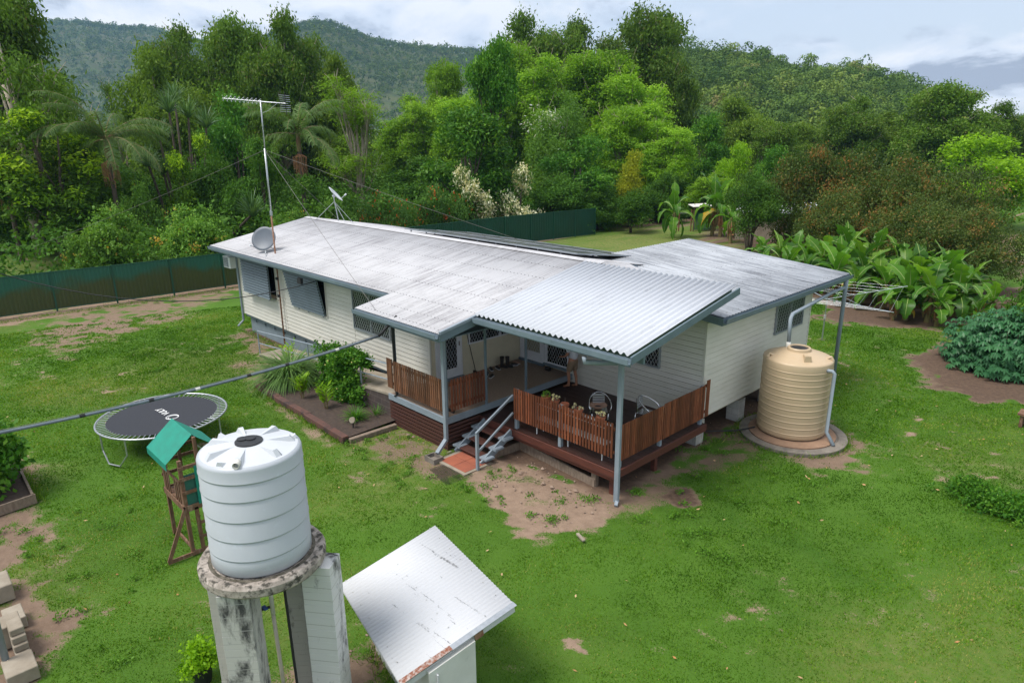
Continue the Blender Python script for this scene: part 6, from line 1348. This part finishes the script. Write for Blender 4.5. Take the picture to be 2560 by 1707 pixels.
# clothesline
cl = thing('clothes_line', 'rotary clothesline with four steel arms beyond the end wall of the house', 'clothesline', (2.8, 17.75, 0)); cx, cy = 2.8, 17.75
MB().tube([(cx, cy, -.05), (cx, cy, 1.0)], .03, 8).build('lower_post', M['steel'], cl); MB().tube([(cx, cy, 1.0), (cx, cy, 2.15)], .022, 8).build('upper_post', M['steel'], cl); MB().tube([(cx, cy, .92), (cx, cy, 1.08)], .05, 8).build('winder', M['pier'], cl)
rt = at(2235, 781, z=2.1); a0 = atan2(rt[1]-cy, rt[0]-cx); RL = float(np.hypot(rt[1]-cy, rt[0]-cx)); print('RL', RL)
for k in range(4):
    a = a0+k*pi/2; e = Vector((cx+cos(a)*RL, cy+sin(a)*RL, 2.1)); MB().tube([(cx, cy, 1.75), e], .014, 6).build('arm', M['chrome'], cl); MB().tube([(cx, cy, 2.15), Vector((cx, cy, 1.75)).lerp(e, .55)], .008, 5).build('stay', M['steel'], cl)
for q in (.35, .5, .65, .8, .95):
    P = [Vector((cx, cy, 1.75)).lerp(Vector((cx+cos(a0+k*pi/2)*RL, cy+sin(a0+k*pi/2)*RL, 2.1)), q) for k in (0, 1, 2, 3, 0)]; MB().tube(P, .004, 4).build('line', M['alum'], cl)
# green hut, gate frame, white shed
hb = at(1755, 578, z=0); hut = thing('green_hut', 'small green corrugated hut with flat pale roof on the back lawn', 'hut', (hb[0], hb[1], 0)); ang = YAW*-1
def RB(x, y, z): return (hb[0]+x*cos(ang)-y*sin(ang), hb[1]+x*sin(ang)+y*cos(ang), z)
for (a, b) in (((-.8, 0), (.8, 0)), ((.8, 0), (.8, 1.4))):
    w = MB(); k = 22
    for i in range(k): z = .15+i*.075; w.beam(RB(*a, z), RB(*b, z), .03, .055)
    w.build('corrugated_wall', M['greencap'], hut)
w = MB(); w.add([RB(-1.0, -.35, 2.2), RB(1.0, -.35, 2.3), RB(1.0, 1.6, 2.35), RB(-1.0, 1.6, 2.25)]+[RB(-1.0, -.35, 2.15), RB(1.0, -.35, 2.25), RB(1.0, 1.6, 2.3), RB(-1.0, 1.6, 2.2)], [(0, 1, 2, 3), (7, 6, 5, 4), (0, 4, 5, 1), (1, 5, 6, 2), (2, 6, 7, 3), (3, 7, 4, 0)]); w.build('roof', M['board'], hut)
for x in (-.8, .8): MB().beam(RB(x, .06, 0), RB(x, .06, 2.2), .08, .08).build('corner_post', M['playwood'], hut)
g = thing('gate_frame', 'rough timber gate frame beside the green hut', 'gate frame', RB(-1.7, 0, 0))
for x in (-2.1, -1.0): MB().beam(RB(x, .1, 0), RB(x, .1, 1.9), .08, .08).build('post', M['picket2'], g)
MB().beam(RB(-2.1, .1, 1.6), RB(-1.0, .1, 1.6), .05, .05).build('crossbar', M['steel'], g)
a = Vector(at(1785, 596, z=0)); b = Vector(at(2030, 606, z=0)); a = a.lerp(b, .22); d = (b-a).normalized(); n_ = Vector((-d.y, d.x, 0)); ws = thing('white_shed', 'long low white shed half hidden behind the vase-shaped tree', 'shed', tuple(a)); MB().prism([a, b, b+n_*4, a+n_*4], (0, 0, 2.2)).build('wall', M['concpale'], ws)
MB().prism([a-n_*.3-d*.3+Vector((0, 0, 2.2)), b-n_*.3+d*.3+Vector((0, 0, 2.2)), b+n_*2+d*.3+Vector((0, 0, 2.9)), a+n_*2-d*.3+Vector((0, 0, 2.9))], (0, 0, .05)).build('roof', M['dishwhite'], ws)
for k in range(5): MB().prism([a+d*(1.2+k*1.9)-n_*.01+Vector((0, 0, .2)), a+d*(1.26+k*1.9)-n_*.01+Vector((0, 0, .2)), a+d*(1.26+k*1.9)-n_*.03+Vector((0, 0, .2)), a+d*(1.2+k*1.9)-n_*.03+Vector((0, 0, .2))], (0, 0, 1.98)).build('cover_strip', M['alumgrey'], ws)
p = Vector(at(2420, 745, z=.1)); q = Vector(at(2448, 758, z=.1)); tag(MB().tube([p, q+(q-p)*.3], .09, 10).build('white_pipe', M['pvc'], None, smooth=True), 'short white plastic pipe lying on the soil behind the round bush', 'pipe')
p = at(2552, 1062, z=0); sn = thing('timber_bench', 'low weathered timber bench cut by the right edge of the lawn', 'bench', tuple(p)); MB().box(p[0]-.1, p[0]+.9, p[1]-.25, p[1]+.25, .36, .42).build('seat', M['playwood'], sn)
for x in (0, .75): MB().box(p[0]+x-.03, p[0]+x+.05, p[1]-.2, p[1]+.2, 0, .36).build('leg', M['playwood'], sn)

# ------------------------------------------------------------------ hills and far woods
def spread_trees(X, Y, Z, Hh, nq, lf, seed, name, label, mat='hill'):
    rs = np.random.default_rng(seed); n = len(X); nb = 5; k = max(2, nq//nb)
    bx = rs.normal(size=(n, nb, 3)); bx /= np.linalg.norm(bx, axis=2, keepdims=True); bx[:, :, 2] = bx[:, :, 2]*.75; bc = bx*(Hh*.26)[:, None, None]*rs.uniform(.5, 1.1, (n, nb, 1)); bc[:, :, 2] += (Hh*.68)[:, None]
    d = rs.normal(size=(n, nb, k, 3)); d[..., 2] += .5; d /= np.linalg.norm(d, axis=3, keepdims=True); P = bc[:, :, None, :]+d*(Hh*.16)[:, None, None, None]
    P = P+np.stack([X, Y, Z], 1)[:, None, None, :]; P = P.reshape(-1, 3); m_ = len(P); nn = d.reshape(-1, 3)+rs.normal(0, .35, (m_, 3)); dd = np.cross(nn, rs.normal(size=(m_, 3)))
    tt = rs.normal(.42, .20, n)+(fbm(X*.02, Y*.02, 3, seed)-.5)*.5; t = np.clip(np.repeat(tt, nb*k)+rs.normal(0, .06, m_), 0, 1); L = np.repeat(Hh/10*lf, nb*k)*rs.uniform(.7, 1.3, m_)
    o = leafobj(name, leaf_faces(P, dd, nn, L, L*.7, t), mat); return tag(o, label, name.replace('_', ' '), kind='stuff')
def hill(name, prof, D, base, back, ext, hc, seed, nt, Hh, nq, lf, label):
    us = np.array([q[0] for q in prof]); vs = np.array([q[1] for q in prof])
    def height(az_u, R_h):
        v = np.interp(az_u, us, vs); el = np.array([ray(a, b)[2]/np.hypot(*ray(a, b)[:2]) for a, b in zip(np.ravel(az_u), np.ravel(v))]).reshape(np.shape(az_u)); top = CAM[2]+el*D-hc
        q = np.clip((R_h-base)/(D-base), 0, 1); q2 = np.clip((back-R_h)/(back-D), 0, 1); return top*np.minimum(q*q*(3-2*q), q2*q2*(3-2*q2))
    def xy(az_u, R_h):
        dd = np.array([ray(a, 345)[:2] for a in np.ravel(az_u)]); dd /= np.linalg.norm(dd, axis=1, keepdims=True); return CAM[0]+dd[:, 0]*np.ravel(R_h), CAM[1]+dd[:, 1]*np.ravel(R_h)
    A = np.linspace(ext[0], ext[1], 130); Rr = np.linspace(base, back, 60); AA, RRR = np.meshgrid(A, Rr); X, Y = xy(AA, RRR); Z = height(AA, RRR).ravel(); nz = (fbm(X/D*14, Y/D*14, 4, seed)-.5)
    fade = np.clip((RRR.ravel()-base)/(D-base), 0, 1); Z = Z*(1+nz*.55*np.clip(1.0-fade, 0, 1))-2*(fade <= 0); na = len(A); i = np.arange((na-1)*59); r, c = i//(na-1), i % (na-1); a = r*na+c
    me = mesh_np(name, np.stack([X, Y, Z], 1), np.stack([a, a+1, a+na+1, a+na], 1), 4, pm(name+'_ground', (.05, .085, .02), (.09, .10, .035), .02, .95), smooth=True); o = link(name, me); tag(o, kind='structure')
    rs = np.random.default_rng(seed); ua = rs.uniform(ext[0], ext[1], nt); rr = base+(D*1.03-base)*np.sqrt(rs.uniform(.02, 1, nt)); tx, ty = xy(ua, rr); fd = np.clip((rr-base)/(D-base), 0, 1); nz = fbm(tx/D*14, ty/D*14, 4, seed)-.5
    tz = height(ua, rr)*(1+nz*.55*np.clip(1.0-fd, 0, 1))-Hh*.12
    spread_trees(tx, ty, tz, rs.uniform(.6, 1.25, nt)*Hh*(1+.5*(rs.random(nt) < .06)), nq, lf, seed, name+'_forest', label)
hill('near_hill', [(1480, 150), (1600, 110), (1700, 108), (1800, 118), (1880, 122), (1960, 150), (2060, 158), (2150, 166), (2200, 185), (2270, 195), (2330, 250), (2420, 290), (2560, 320), (2760, 335)], 420, 150, 640, (1480, 2760), 13, 5, 5600, 9.0, 230, .62, 'eucalypt forest covering the near green hill on the right')
hill('far_ridge', [(-300, 130), (0, 80), (120, 55), (180, 52), (250, 53), (300, 62), (345, 70), (400, 66), (500, 90), (640, 130), (820, 190), (1000, 260)], 2100, 900, 3000, (-300, 1000), 22, 9, 13000, 12, 24, 2.0, 'forest on the far blue ridge at the left')
hill('middle_hill', [(560, 200), (640, 120), (720, 70), (790, 52), (840, 50), (900, 75), (960, 100), (1030, 108), (1100, 110), (1180, 116), (1300, 150), (1500, 230), (1700, 300)], 1350, 600, 2000, (560, 1700), 16, 12, 11000, 10, 34, 1.6, 'forest on the middle hill behind the tall trees')
def flat_woods():
    n = 1500; u = RNG.uniform(-250, 2900, n); D = 118+RNG.random(n)**1.3*260; k = ~((u > 985) & (u < 1075)) | (D < 0); u, D = u[k], D[k]; dd = np.array([ray(a, 345)[:2] for a in u]); dd /= np.linalg.norm(dd, axis=1, keepdims=True)
    X = CAM[0]+dd[:, 0]*D; Y = CAM[1]+dd[:, 1]*D; spread_trees(X, Y, X*0-.6, RNG.uniform(6, 12, len(X)), 230, .62, 31, 'flat_woods', 'belt of mixed trees across the flat land before the hills')
flat_woods()
# ------------------------------------------------------------------ air
hz = MB().box(-2600, 700, -1500, 2700, -4, 480).build('haze', bpy.data.materials.new('air'), None); tag(hz, 'pale blue humid air between the yard and the hills', 'haze', kind='stuff')
am = hz.data.materials[0]; am.use_nodes = True; t = am.node_tree; t.nodes.clear(); vo = N('ShaderNodeVolumePrincipled', t, inp={'Density': .00015, 'Anisotropy': .1}); vo.inputs['Color'].default_value = (.36, .62, 1, 1); ou = N('ShaderNodeOutputMaterial', t); t.links.new(vo.outputs[0], ou.inputs['Volume'])

# ------------------------------------------------------------------ deck furniture and belongings
def skin(name, J, E, mat, parent, sub=2):
    """one continuous surface grown on a skeleton: J name -> (x, y, z, r); first joint is the root"""
    ks = list(J); me = bpy.data.meshes.new(name); o_ = off(parent) if parent else Vector()
    me.from_pydata([Vector(J[k][:3])-o_ for k in ks], [(ks.index(a), ks.index(b)) for a, b in E], []); o = link(name, me, parent); me.materials.append(mat)
    md = o.modifiers.new('skin', 'SKIN'); md.use_smooth_shade = True; sv = me.skin_vertices[0].data if me.skin_vertices else None
    if sv is None:
        bm = __import__('bmesh').new(); bm.from_mesh(me); bm.verts.layers.skin.verify(); bm.to_mesh(me); bm.free(); sv = me.skin_vertices[0].data
    for i, k in enumerate(ks):
        r = J[k][3]; sv[i].radius = (r, r) if not isinstance(r, tuple) else r; sv[i].use_root = (i == 0)
    m2 = o.modifiers.new('sub', 'SUBSURF'); m2.levels = m2.render_levels = sub; return o
def person():
    px_, py_ = .34, 4.78; rt_ = thing('person', 'barefoot person in white shirt and khaki shorts standing beside the dark screen door', 'person', (px_, py_, ZD)); a = radians(185); c_, s_ = cos(a), sin(a)
    def P(f, l, z, r): return (px_+f*c_-l*s_, py_+f*s_+l*c_, ZD+z, r)      # f forward, l to the left of the body
    J = {'pelvis': P(0, 0, .90, .125), 'waist': P(0, 0, 1.05, .115), 'chest': P(.01, 0, 1.27, .135), 'neck0': P(0, 0, 1.43, .075), 'neck': P(.01, 0, 1.50, .055), 'head': P(.03, 0, 1.60, .088), 'head2': P(.02, 0, 1.69, .075)}
    E = [('pelvis', 'waist'), ('waist', 'chest'), ('chest', 'neck0'), ('neck0', 'neck'), ('neck', 'head'), ('head', 'head2')]
    for sd_, n, fo in ((1, 'l', .10), (-1, 'r', -.06)):
        J.update({n+'hip': P(.01, .095*sd_, .84, .098), n+'thigh': P(.03+fo*.4, .10*sd_, .64, .078), n+'knee': P(.03+fo*.7, .10*sd_, .47, .054), n+'calf': P(-.01+fo*.8, .10*sd_, .33, .052), n+'ankle': P(-.02+fo, .10*sd_, .09, .034), n+'heel': P(-.04+fo, .10*sd_, .035, .03), n+'ball': P(.11+fo, .115*sd_, .025, .033), n+'toe': P(.18+fo, .118*sd_, .016, .02),
                  n+'sh': P(0, .18*sd_, 1.39, .058), n+'elb': P(.04, .25*sd_, 1.11, .041), n+'wri': P(.24, .20*sd_, 1.00, .026), n+'palm': P(.31, .185*sd_, 1.00, .028)})
        E += [('pelvis', n+'hip'), (n+'hip', n+'thigh'), (n+'thigh', n+'knee'), (n+'knee', n+'calf'), (n+'calf', n+'ankle'), (n+'ankle', n+'heel'), (n+'ankle', n+'ball'), (n+'ball', n+'toe'), ('neck0', n+'sh'), (n+'sh', n+'elb'), (n+'elb', n+'wri'), (n+'wri', n+'palm')]
        for q, (dl, ln) in enumerate(((.028, .062), (.010, .075), (-.009, .07), (-.026, .055))):
            J[f'{n}f{q}a'] = P(.34, .185*sd_+dl, 1.0, .010); J[f'{n}f{q}b'] = P(.34+ln*.6, .185*sd_+dl*1.1, .985, .009); J[f'{n}f{q}c'] = P(.34+ln*.9, .185*sd_+dl*1.1, .955, .007); E += [(n+'palm', f'{n}f{q}a'), (f'{n}f{q}a', f'{n}f{q}b'), (f'{n}f{q}b', f'{n}f{q}c')]
        J[n+'t1'] = P(.28, .185*sd_-.045*sd_, .995, .010); J[n+'t2'] = P(.32, .185*sd_-.06*sd_, .985, .008); E += [(n+'wri', n+'t1'), (n+'t1', n+'t2')]
    b = skin('body', J, E, M['skin'], rt_)
    hd = Vector(P(.03, 0, 1.63, 0)[:3]); f = Vector((c_, s_, 0)); l = Vector((-s_, c_, 0)); fe = MB().tube([hd+f*.10+Vector((0, 0, .01)), hd+f*.125-Vector((0, 0, .025)), hd+f*.10-Vector((0, 0, .035))], [.008, .016, .012], 6)
    fe.build('nose', M['skin'], b, smooth=True)
    for sg in (-1, 1):
        MB().tube([hd+f*.088+l*.032*sg+Vector((0, 0, .005)), hd+f*.096+l*.032*sg+Vector((0, 0, .005))], .010, 8).build('eye', M['black'], b); MB().tube([hd+l*.085*sg-Vector((0, 0, .02)), hd+l*.092*sg+Vector((0, 0, .02))], [.012, .016], 6).build('ear', M['skin'], b)
    MB().tube([hd+f*.1-l*.022-Vector((0, 0, .055)), hd+f*.108-Vector((0, 0, .057)), hd+f*.1+l*.022-Vector((0, 0, .055))], .006, 5).build('mouth', M['terracotta'], b)
    skin('hair', {'a': P(-.01, 0, 1.68, .10), 'b': P(-.05, 0, 1.60, .085), 'c': P(-.05, 0, 1.53, .05)}, [('a', 'b'), ('b', 'c')], M['hair'], rt_)
    J2 = {'w': P(0, 0, .95, .145), 'p': P(0, 0, .86, .15)}; E2 = [('w', 'p')]
    for sd_, n, fo in ((1, 'l', .10), (-1, 'r', -.06)): J2[n+'h'] = P(.01, .085*sd_, .80, .118); J2[n+'k'] = P(.03+fo*.5, .10*sd_, .52, .105); E2 += [('p', n+'h'), (n+'h', n+'k')]
    skin('shorts', J2, E2, M['khaki'], rt_)
    J3 = {'c': P(.01, 0, 1.25, .165), 'h': P(.0, 0, .90, .165), 'm': P(.0, 0, 1.08, .155), 'n': P(0, 0, 1.42, .10)}; E3 = [('c', 'm'), ('m', 'h'), ('c', 'n')]
    for sd_, n in ((1, 'l'), (-1, 'r')): J3[n+'s'] = P(0, .18*sd_, 1.385, .082); J3[n+'e'] = P(.03, .235*sd_, 1.18, .075); E3 += [('n', n+'s'), (n+'s', n+'e')]
    skin('shirt', J3, E3, M['shirt'], rt_)
person()
def chair(x, y, rz, label):
    r = thing('metal_chair', label, 'chair', (x, y, ZD), rz); B = lambda mb, nm, mt, **k: mb.build(nm, mt, r, world=False, **k)
    for sx in (-1, 1):
        B(MB().tube([(sx*.20, -.22, 0), (sx*.22, -.23, .42)], .012, 8), 'leg', M['chrome'], smooth=True); B(MB().tube([(sx*.22, .25, 0), (sx*.21, .2, .44)], .012, 8), 'leg', M['chrome'], smooth=True)
    arc = [(.30*cos(t), -.2+.42*sin(t), .62+.24*abs(sin(t))**.9) for t in np.linspace(0, pi, 17)]
    B(MB().tube([(.22, -.24, .42), (.29, -.24, .56)]+arc+[(-.29, -.24, .56), (-.22, -.24, .42)], .013, 8), 'arm_frame', M['chrome'], smooth=True)
    for i in range(9): y_ = -.20+i*.046; B(MB().beam((-.21, y_, .44), (.21, y_, .44), .036, .008), 'seat_slat', M['chrome'])
    for z in (.58, .65, .72, .79): q = (z-.44)/.42; B(MB().beam((-.16, .16+.05*q, z), (.16, .16+.05*q, z), .006, .055), 'back_slat', M['alum'])
    for sx in (-1, 1): B(MB().tube([(sx*.16, .17, .44), (sx*.16, .22, .84)], .008, 6), 'back_upright', M['chrome'])
    return r
p = at(1498, 1023, z=ZD+.44); chair(p[0], p[1], radians(46), 'shiny slatted metal armchair with a hat on it facing the yard')
q = at(1615, 1030, z=ZD+.44); chair(q[0], q[1], radians(100), 'second shiny metal armchair half hidden behind the end balustrade')
ht = thing('hat', 'wide brimmed tan hat lying upside down on the metal chair', 'hat', (p[0], p[1], ZD+.46)); pr = [(.0, .47), (.085, .47), (.095, .55), (.10, .56), (.16, .555), (.20, .575), (.20, .58), (.16, .562), (.095, .568), (.088, .56), (.078, .478), (0, .476)]
MB().lathe([(a*1.25, ZD+b) for a, b in pr], (p[0]-.02, p[1]-.03), 36).build('felt', M['felt'], ht, smooth=True)
MB().lathe([(.087, ZD+.53), (0, ZD+.53)], (p[0]-.02, p[1]-.03), 24).build('hollow_shade', M['leather'], ht)  # flat dark disc painted in for the shade inside the upturned crown
sd2 = thing('plant_stand', 'white slatted plant stand behind the front balustrade of the deck', 'plant stand', (3.1, 1.6, ZD))
for x in (2.0, 3.1, 4.2):
    for y in (1.46, 1.72): MB().box(x-.012, x+.012, y-.012, y+.012, ZD, ZD+.86).build('leg', M['ac'], sd2)
for y in (1.46, 1.53, 1.59, 1.65, 1.72): MB().box(1.95, 4.28, y-.018, y+.018, ZD+.86, ZD+.875).build('slat', M['ac'], sd2)
MB().box(1.95, 4.28, 1.45, 1.73, ZD+.42, ZD+.435).build('shelf', M['ac'], sd2)
def pot(x, r, h, kind, label):
    y = 1.59; z0 = ZD+.877; t = thing('plant_pot', label, 'plant pot', (x, y, z0)); MB().lathe([(0, z0), (r*.68, z0), (r*.92, z0+h*.78), (r, z0+h*.79), (r, z0+h), (r*.88, z0+h), (r*.85, z0+h*.85), (0, z0+h*.84)], (x, y), 28).build('pot', M['terracotta'], t, smooth='auto')
    Q = []; n = 0
    if kind == 'succulent':
        S_ = MB(); rr = random.Random(int(x*10)); VV = []
        for i in range(9):
            a = rr.uniform(0, 6.28); e = (x+cos(a)*r*1.3*rr.random(), y+sin(a)*r*1.2*rr.random()-.02, z0+h+rr.uniform(.02, .13)); S_.tube([(x+cos(a)*r*.4, y+sin(a)*r*.4, z0+h*.85), e], .008, 5); VV.append(e)
        S_.build('stems', M['oldwood'], t); C = np.repeat(np.array(VV), 16, 0)-np.array([x, y, z0]); d = rdir(len(C), .4); leafobj('rosettes', leaf_faces(C, d, rdir(len(C), 1), np.full(len(C), .04), np.full(len(C), .022), RNG.uniform(.55, .95, len(C))), 'cream', t)
    elif kind == 'cactus': 
        C = rdir(80, .5)*r*.8+np.array([0, 0, h+.02]); leafobj('rosettes', leaf_faces(C, rdir(80, 1), rdir(80, .5), np.full(80, .06), np.full(80, .03), RNG.uniform(.2, .8, 80)), 'bush', t)
    else: MB().tube([(x, y, z0+h*.8), (x+.01, y, z0+h+.16)], .004, 4).build('dead_stem', M['oldwood'], t)
pot(2.2, .125, .2, 'cactus', 'leftmost terracotta pot with a low green cactus on the stand'); pot(2.53, .115, .2, 'succulent', 'terracotta pot with tall pale rosettes, second from the left'); pot(2.86, .11, .2, 'twig', 'plain terracotta pot with a bare twig in the middle'); pot(3.32, .12, .19, 'succulent', 'terracotta pot with pinkish sprawling rosettes right of the bare twig'); pot(4.03, .12, .2, 'succulent', 'rightmost terracotta pot with dangling succulent stems')
def boot(x, y, rz, label, tall=True, col='leather'):
    r = thing('boot' if tall else 'shoe', label, 'boot' if tall else 'shoe', (x, y, ZP), rz); b = lambda m_, n_, mt: m_.build(n_, mt, r, world=False, smooth=True)
    if tall: b(MB().tube([(0, 0, .02), (0, 0, .09), (0, 0, .2), (0, 0, .37)], [.05, .055, .06, .075], 12, cap=False), 'shaft', M[col])
    b(MB().tube([(-.05, 0, .035), (.0, 0, .06), (.06, 0, .055), (.14, 0, .04), (.19, 0, .03)], [.032, .05, .044, .042, .02], 10), 'upper', M[col]); MB().prism([(-.07, -.035, .0), (.18, -.045, .0), (.21, 0, 0), (.18, .045, .0), (-.07, .035, .0)], (0, 0, .02)).build('sole', M['black'] if tall else M['dishwhite'], r, world=False)
boot(-2.12, 4.05, .4, 'left one of the tall black rubber boots against the patio wall'); boot(-2.0, 4.18, .6, 'right one of the tall black rubber boots against the patio wall')
for x, y, a, l in ((-1.9, 3.2, -.9, 'dark sneaker nearest the picket balustrade'), (-1.66, 3.2, -1.2, 'dark sneaker with pale sole right of the nearest one'), (-2.22, 3.62, -.4, 'black shoe under the patio window, left of the boots'), (-2.16, 3.85, -.2, 'black shoe touching the tall boots'), (-2.0, 4.4, 1.0, 'black shoe just right of the tall boots'), (-2.1, 4.6, .5, 'brown sandal nearest the patio corner')): boot(x, y, a, l, False, 'leather' if 'brown' not in l else 'felt')
bo = MB().box(-.93, -.72, 4.82, 4.94, ZP, ZP+.12).build('shoe_box', M['leather'], None, bevel=.02); tag(bo, 'small black bag on the patio floor below the dark screen door', 'bag')
def broom(a, b, label, head):
    r = thing('broom', label, 'broom', a); MB().tube([a, b], .012, 8).build('handle', M['cable'] if head else M['oldwood'], r); MB().beam((a[0]-.12, a[1], a[2]+.04), (a[0]+.12, a[1], a[2]+.04), .05, .08).build('head', M['leather'], r)
broom((-2.28, 3.05, ZP), (-2.36, 2.72, ZP+1.6), 'dark handled broom leaning on the patio wall beside the window', True); broom((-.3, .42, ZP), (-.2, .2, ZP+1.25), 'wooden handled broom standing behind the reddish patio balustrade', False)
# goats
def goat(x, y, rz, mat, label, mesh=[]):
    if mesh: r = clone(mesh[0]); r.location = (x, y, 0); r.rotation_euler.z = rz
    else:
        r = thing('goat', label, 'goat', (0, 0, 0)); J = {'mid': (0, 0, .62, .165), 'rump': (-.28, 0, .66, .15), 'tail': (-.42, 0, .72, .04), 'sh': (.27, 0, .64, .16), 'nk': (.42, 0, .80, .09), 'hd0': (.52, 0, .95, .075), 'hd': (.62, 0, .93, .06), 'mz': (.74, 0, .86, .038)}
        E = [('mid', 'rump'), ('rump', 'tail'), ('mid', 'sh'), ('sh', 'nk'), ('nk', 'hd0'), ('hd0', 'hd'), ('hd', 'mz')]
        for s_ in (-1, 1):
            J.update({f'fa{s_}': (.28, .1*s_, .48, .065), f'fb{s_}': (.29, .1*s_, .28, .036), f'fc{s_}': (.28, .1*s_, .04, .028), f'ha{s_}': (-.27, .1*s_, .5, .085), f'hb{s_}': (-.24, .1*s_, .38, .05), f'hc{s_}': (-.36, .1*s_, .26, .03), f'hd{s_}': (-.33, .1*s_, .04, .028), f'er{s_}': (.48, .12*s_, .98, .02)})
            E += [('sh', f'fa{s_}'), (f'fa{s_}', f'fb{s_}'), (f'fb{s_}', f'fc{s_}'), ('rump', f'ha{s_}'), (f'ha{s_}', f'hb{s_}'), (f'hb{s_}', f'hc{s_}'), (f'hc{s_}', f'hd{s_}'), ('hd0', f'er{s_}')]
        skin('body', J, E, mat, r, 1); r.location = (x, y, 0); r.rotation_euler.z = rz; mesh.append(r)
    r['label'] = label; r['group'] = 'goats under the rust-tipped tree'; b = [c for c in bpy.data.objects if c.parent == r][0]
    b.material_slots[0].link = 'OBJECT'; b.material_slots[0].material = mat
for u, v, a, mt, l in ((2410, 684, .4, 'goatdark', 'black goat with white face standing alone in the open'), (2362, 668, -.5, 'goatwhite', 'pale brown goat just behind the lone black one'), (2372, 655, 2.4, 'goatdark', 'black and white goat behind the pale brown goat'), (2338, 662, .2, 'goatwhite', 'cream goat in the middle of the little herd'), (2322, 650, 2.9, 'goatdark', 'dark goat at the left end of the herd'), (2345, 648, .9, 'goatwhite', 'white goat farthest back under the tree')):
    p = at(u, v+6, z=0); goat(p[0], p[1], a, M[mt], l)

# low creeping plants at the right edge of the lawn
for (u, v, r_, l) in ((2500, 1270, .9, 'low bright creeping plant spreading over the lawn at the right edge'), (2440, 1235, .45, 'small bright creeping plant just above the larger one at the right edge')):
    p = at(u, v, z=0); k = int(260*r_/.9); g = RNG.normal(size=(k, 2))*r_*.42*np.array([1.2, .7]); C = np.stack([g[:, 0], g[:, 1], .05+.22*np.exp(-(g**2).sum(1)/r_**2)*RNG.random(k)], 1); t_ = thing('creeping_plant', l, 'plant', (p[0], p[1], 0)); leafobj('foliage', cloud(C, 22, .07, .08, .045, 'up', np.full(k, .45), .15, .15), 'glossy', t_)
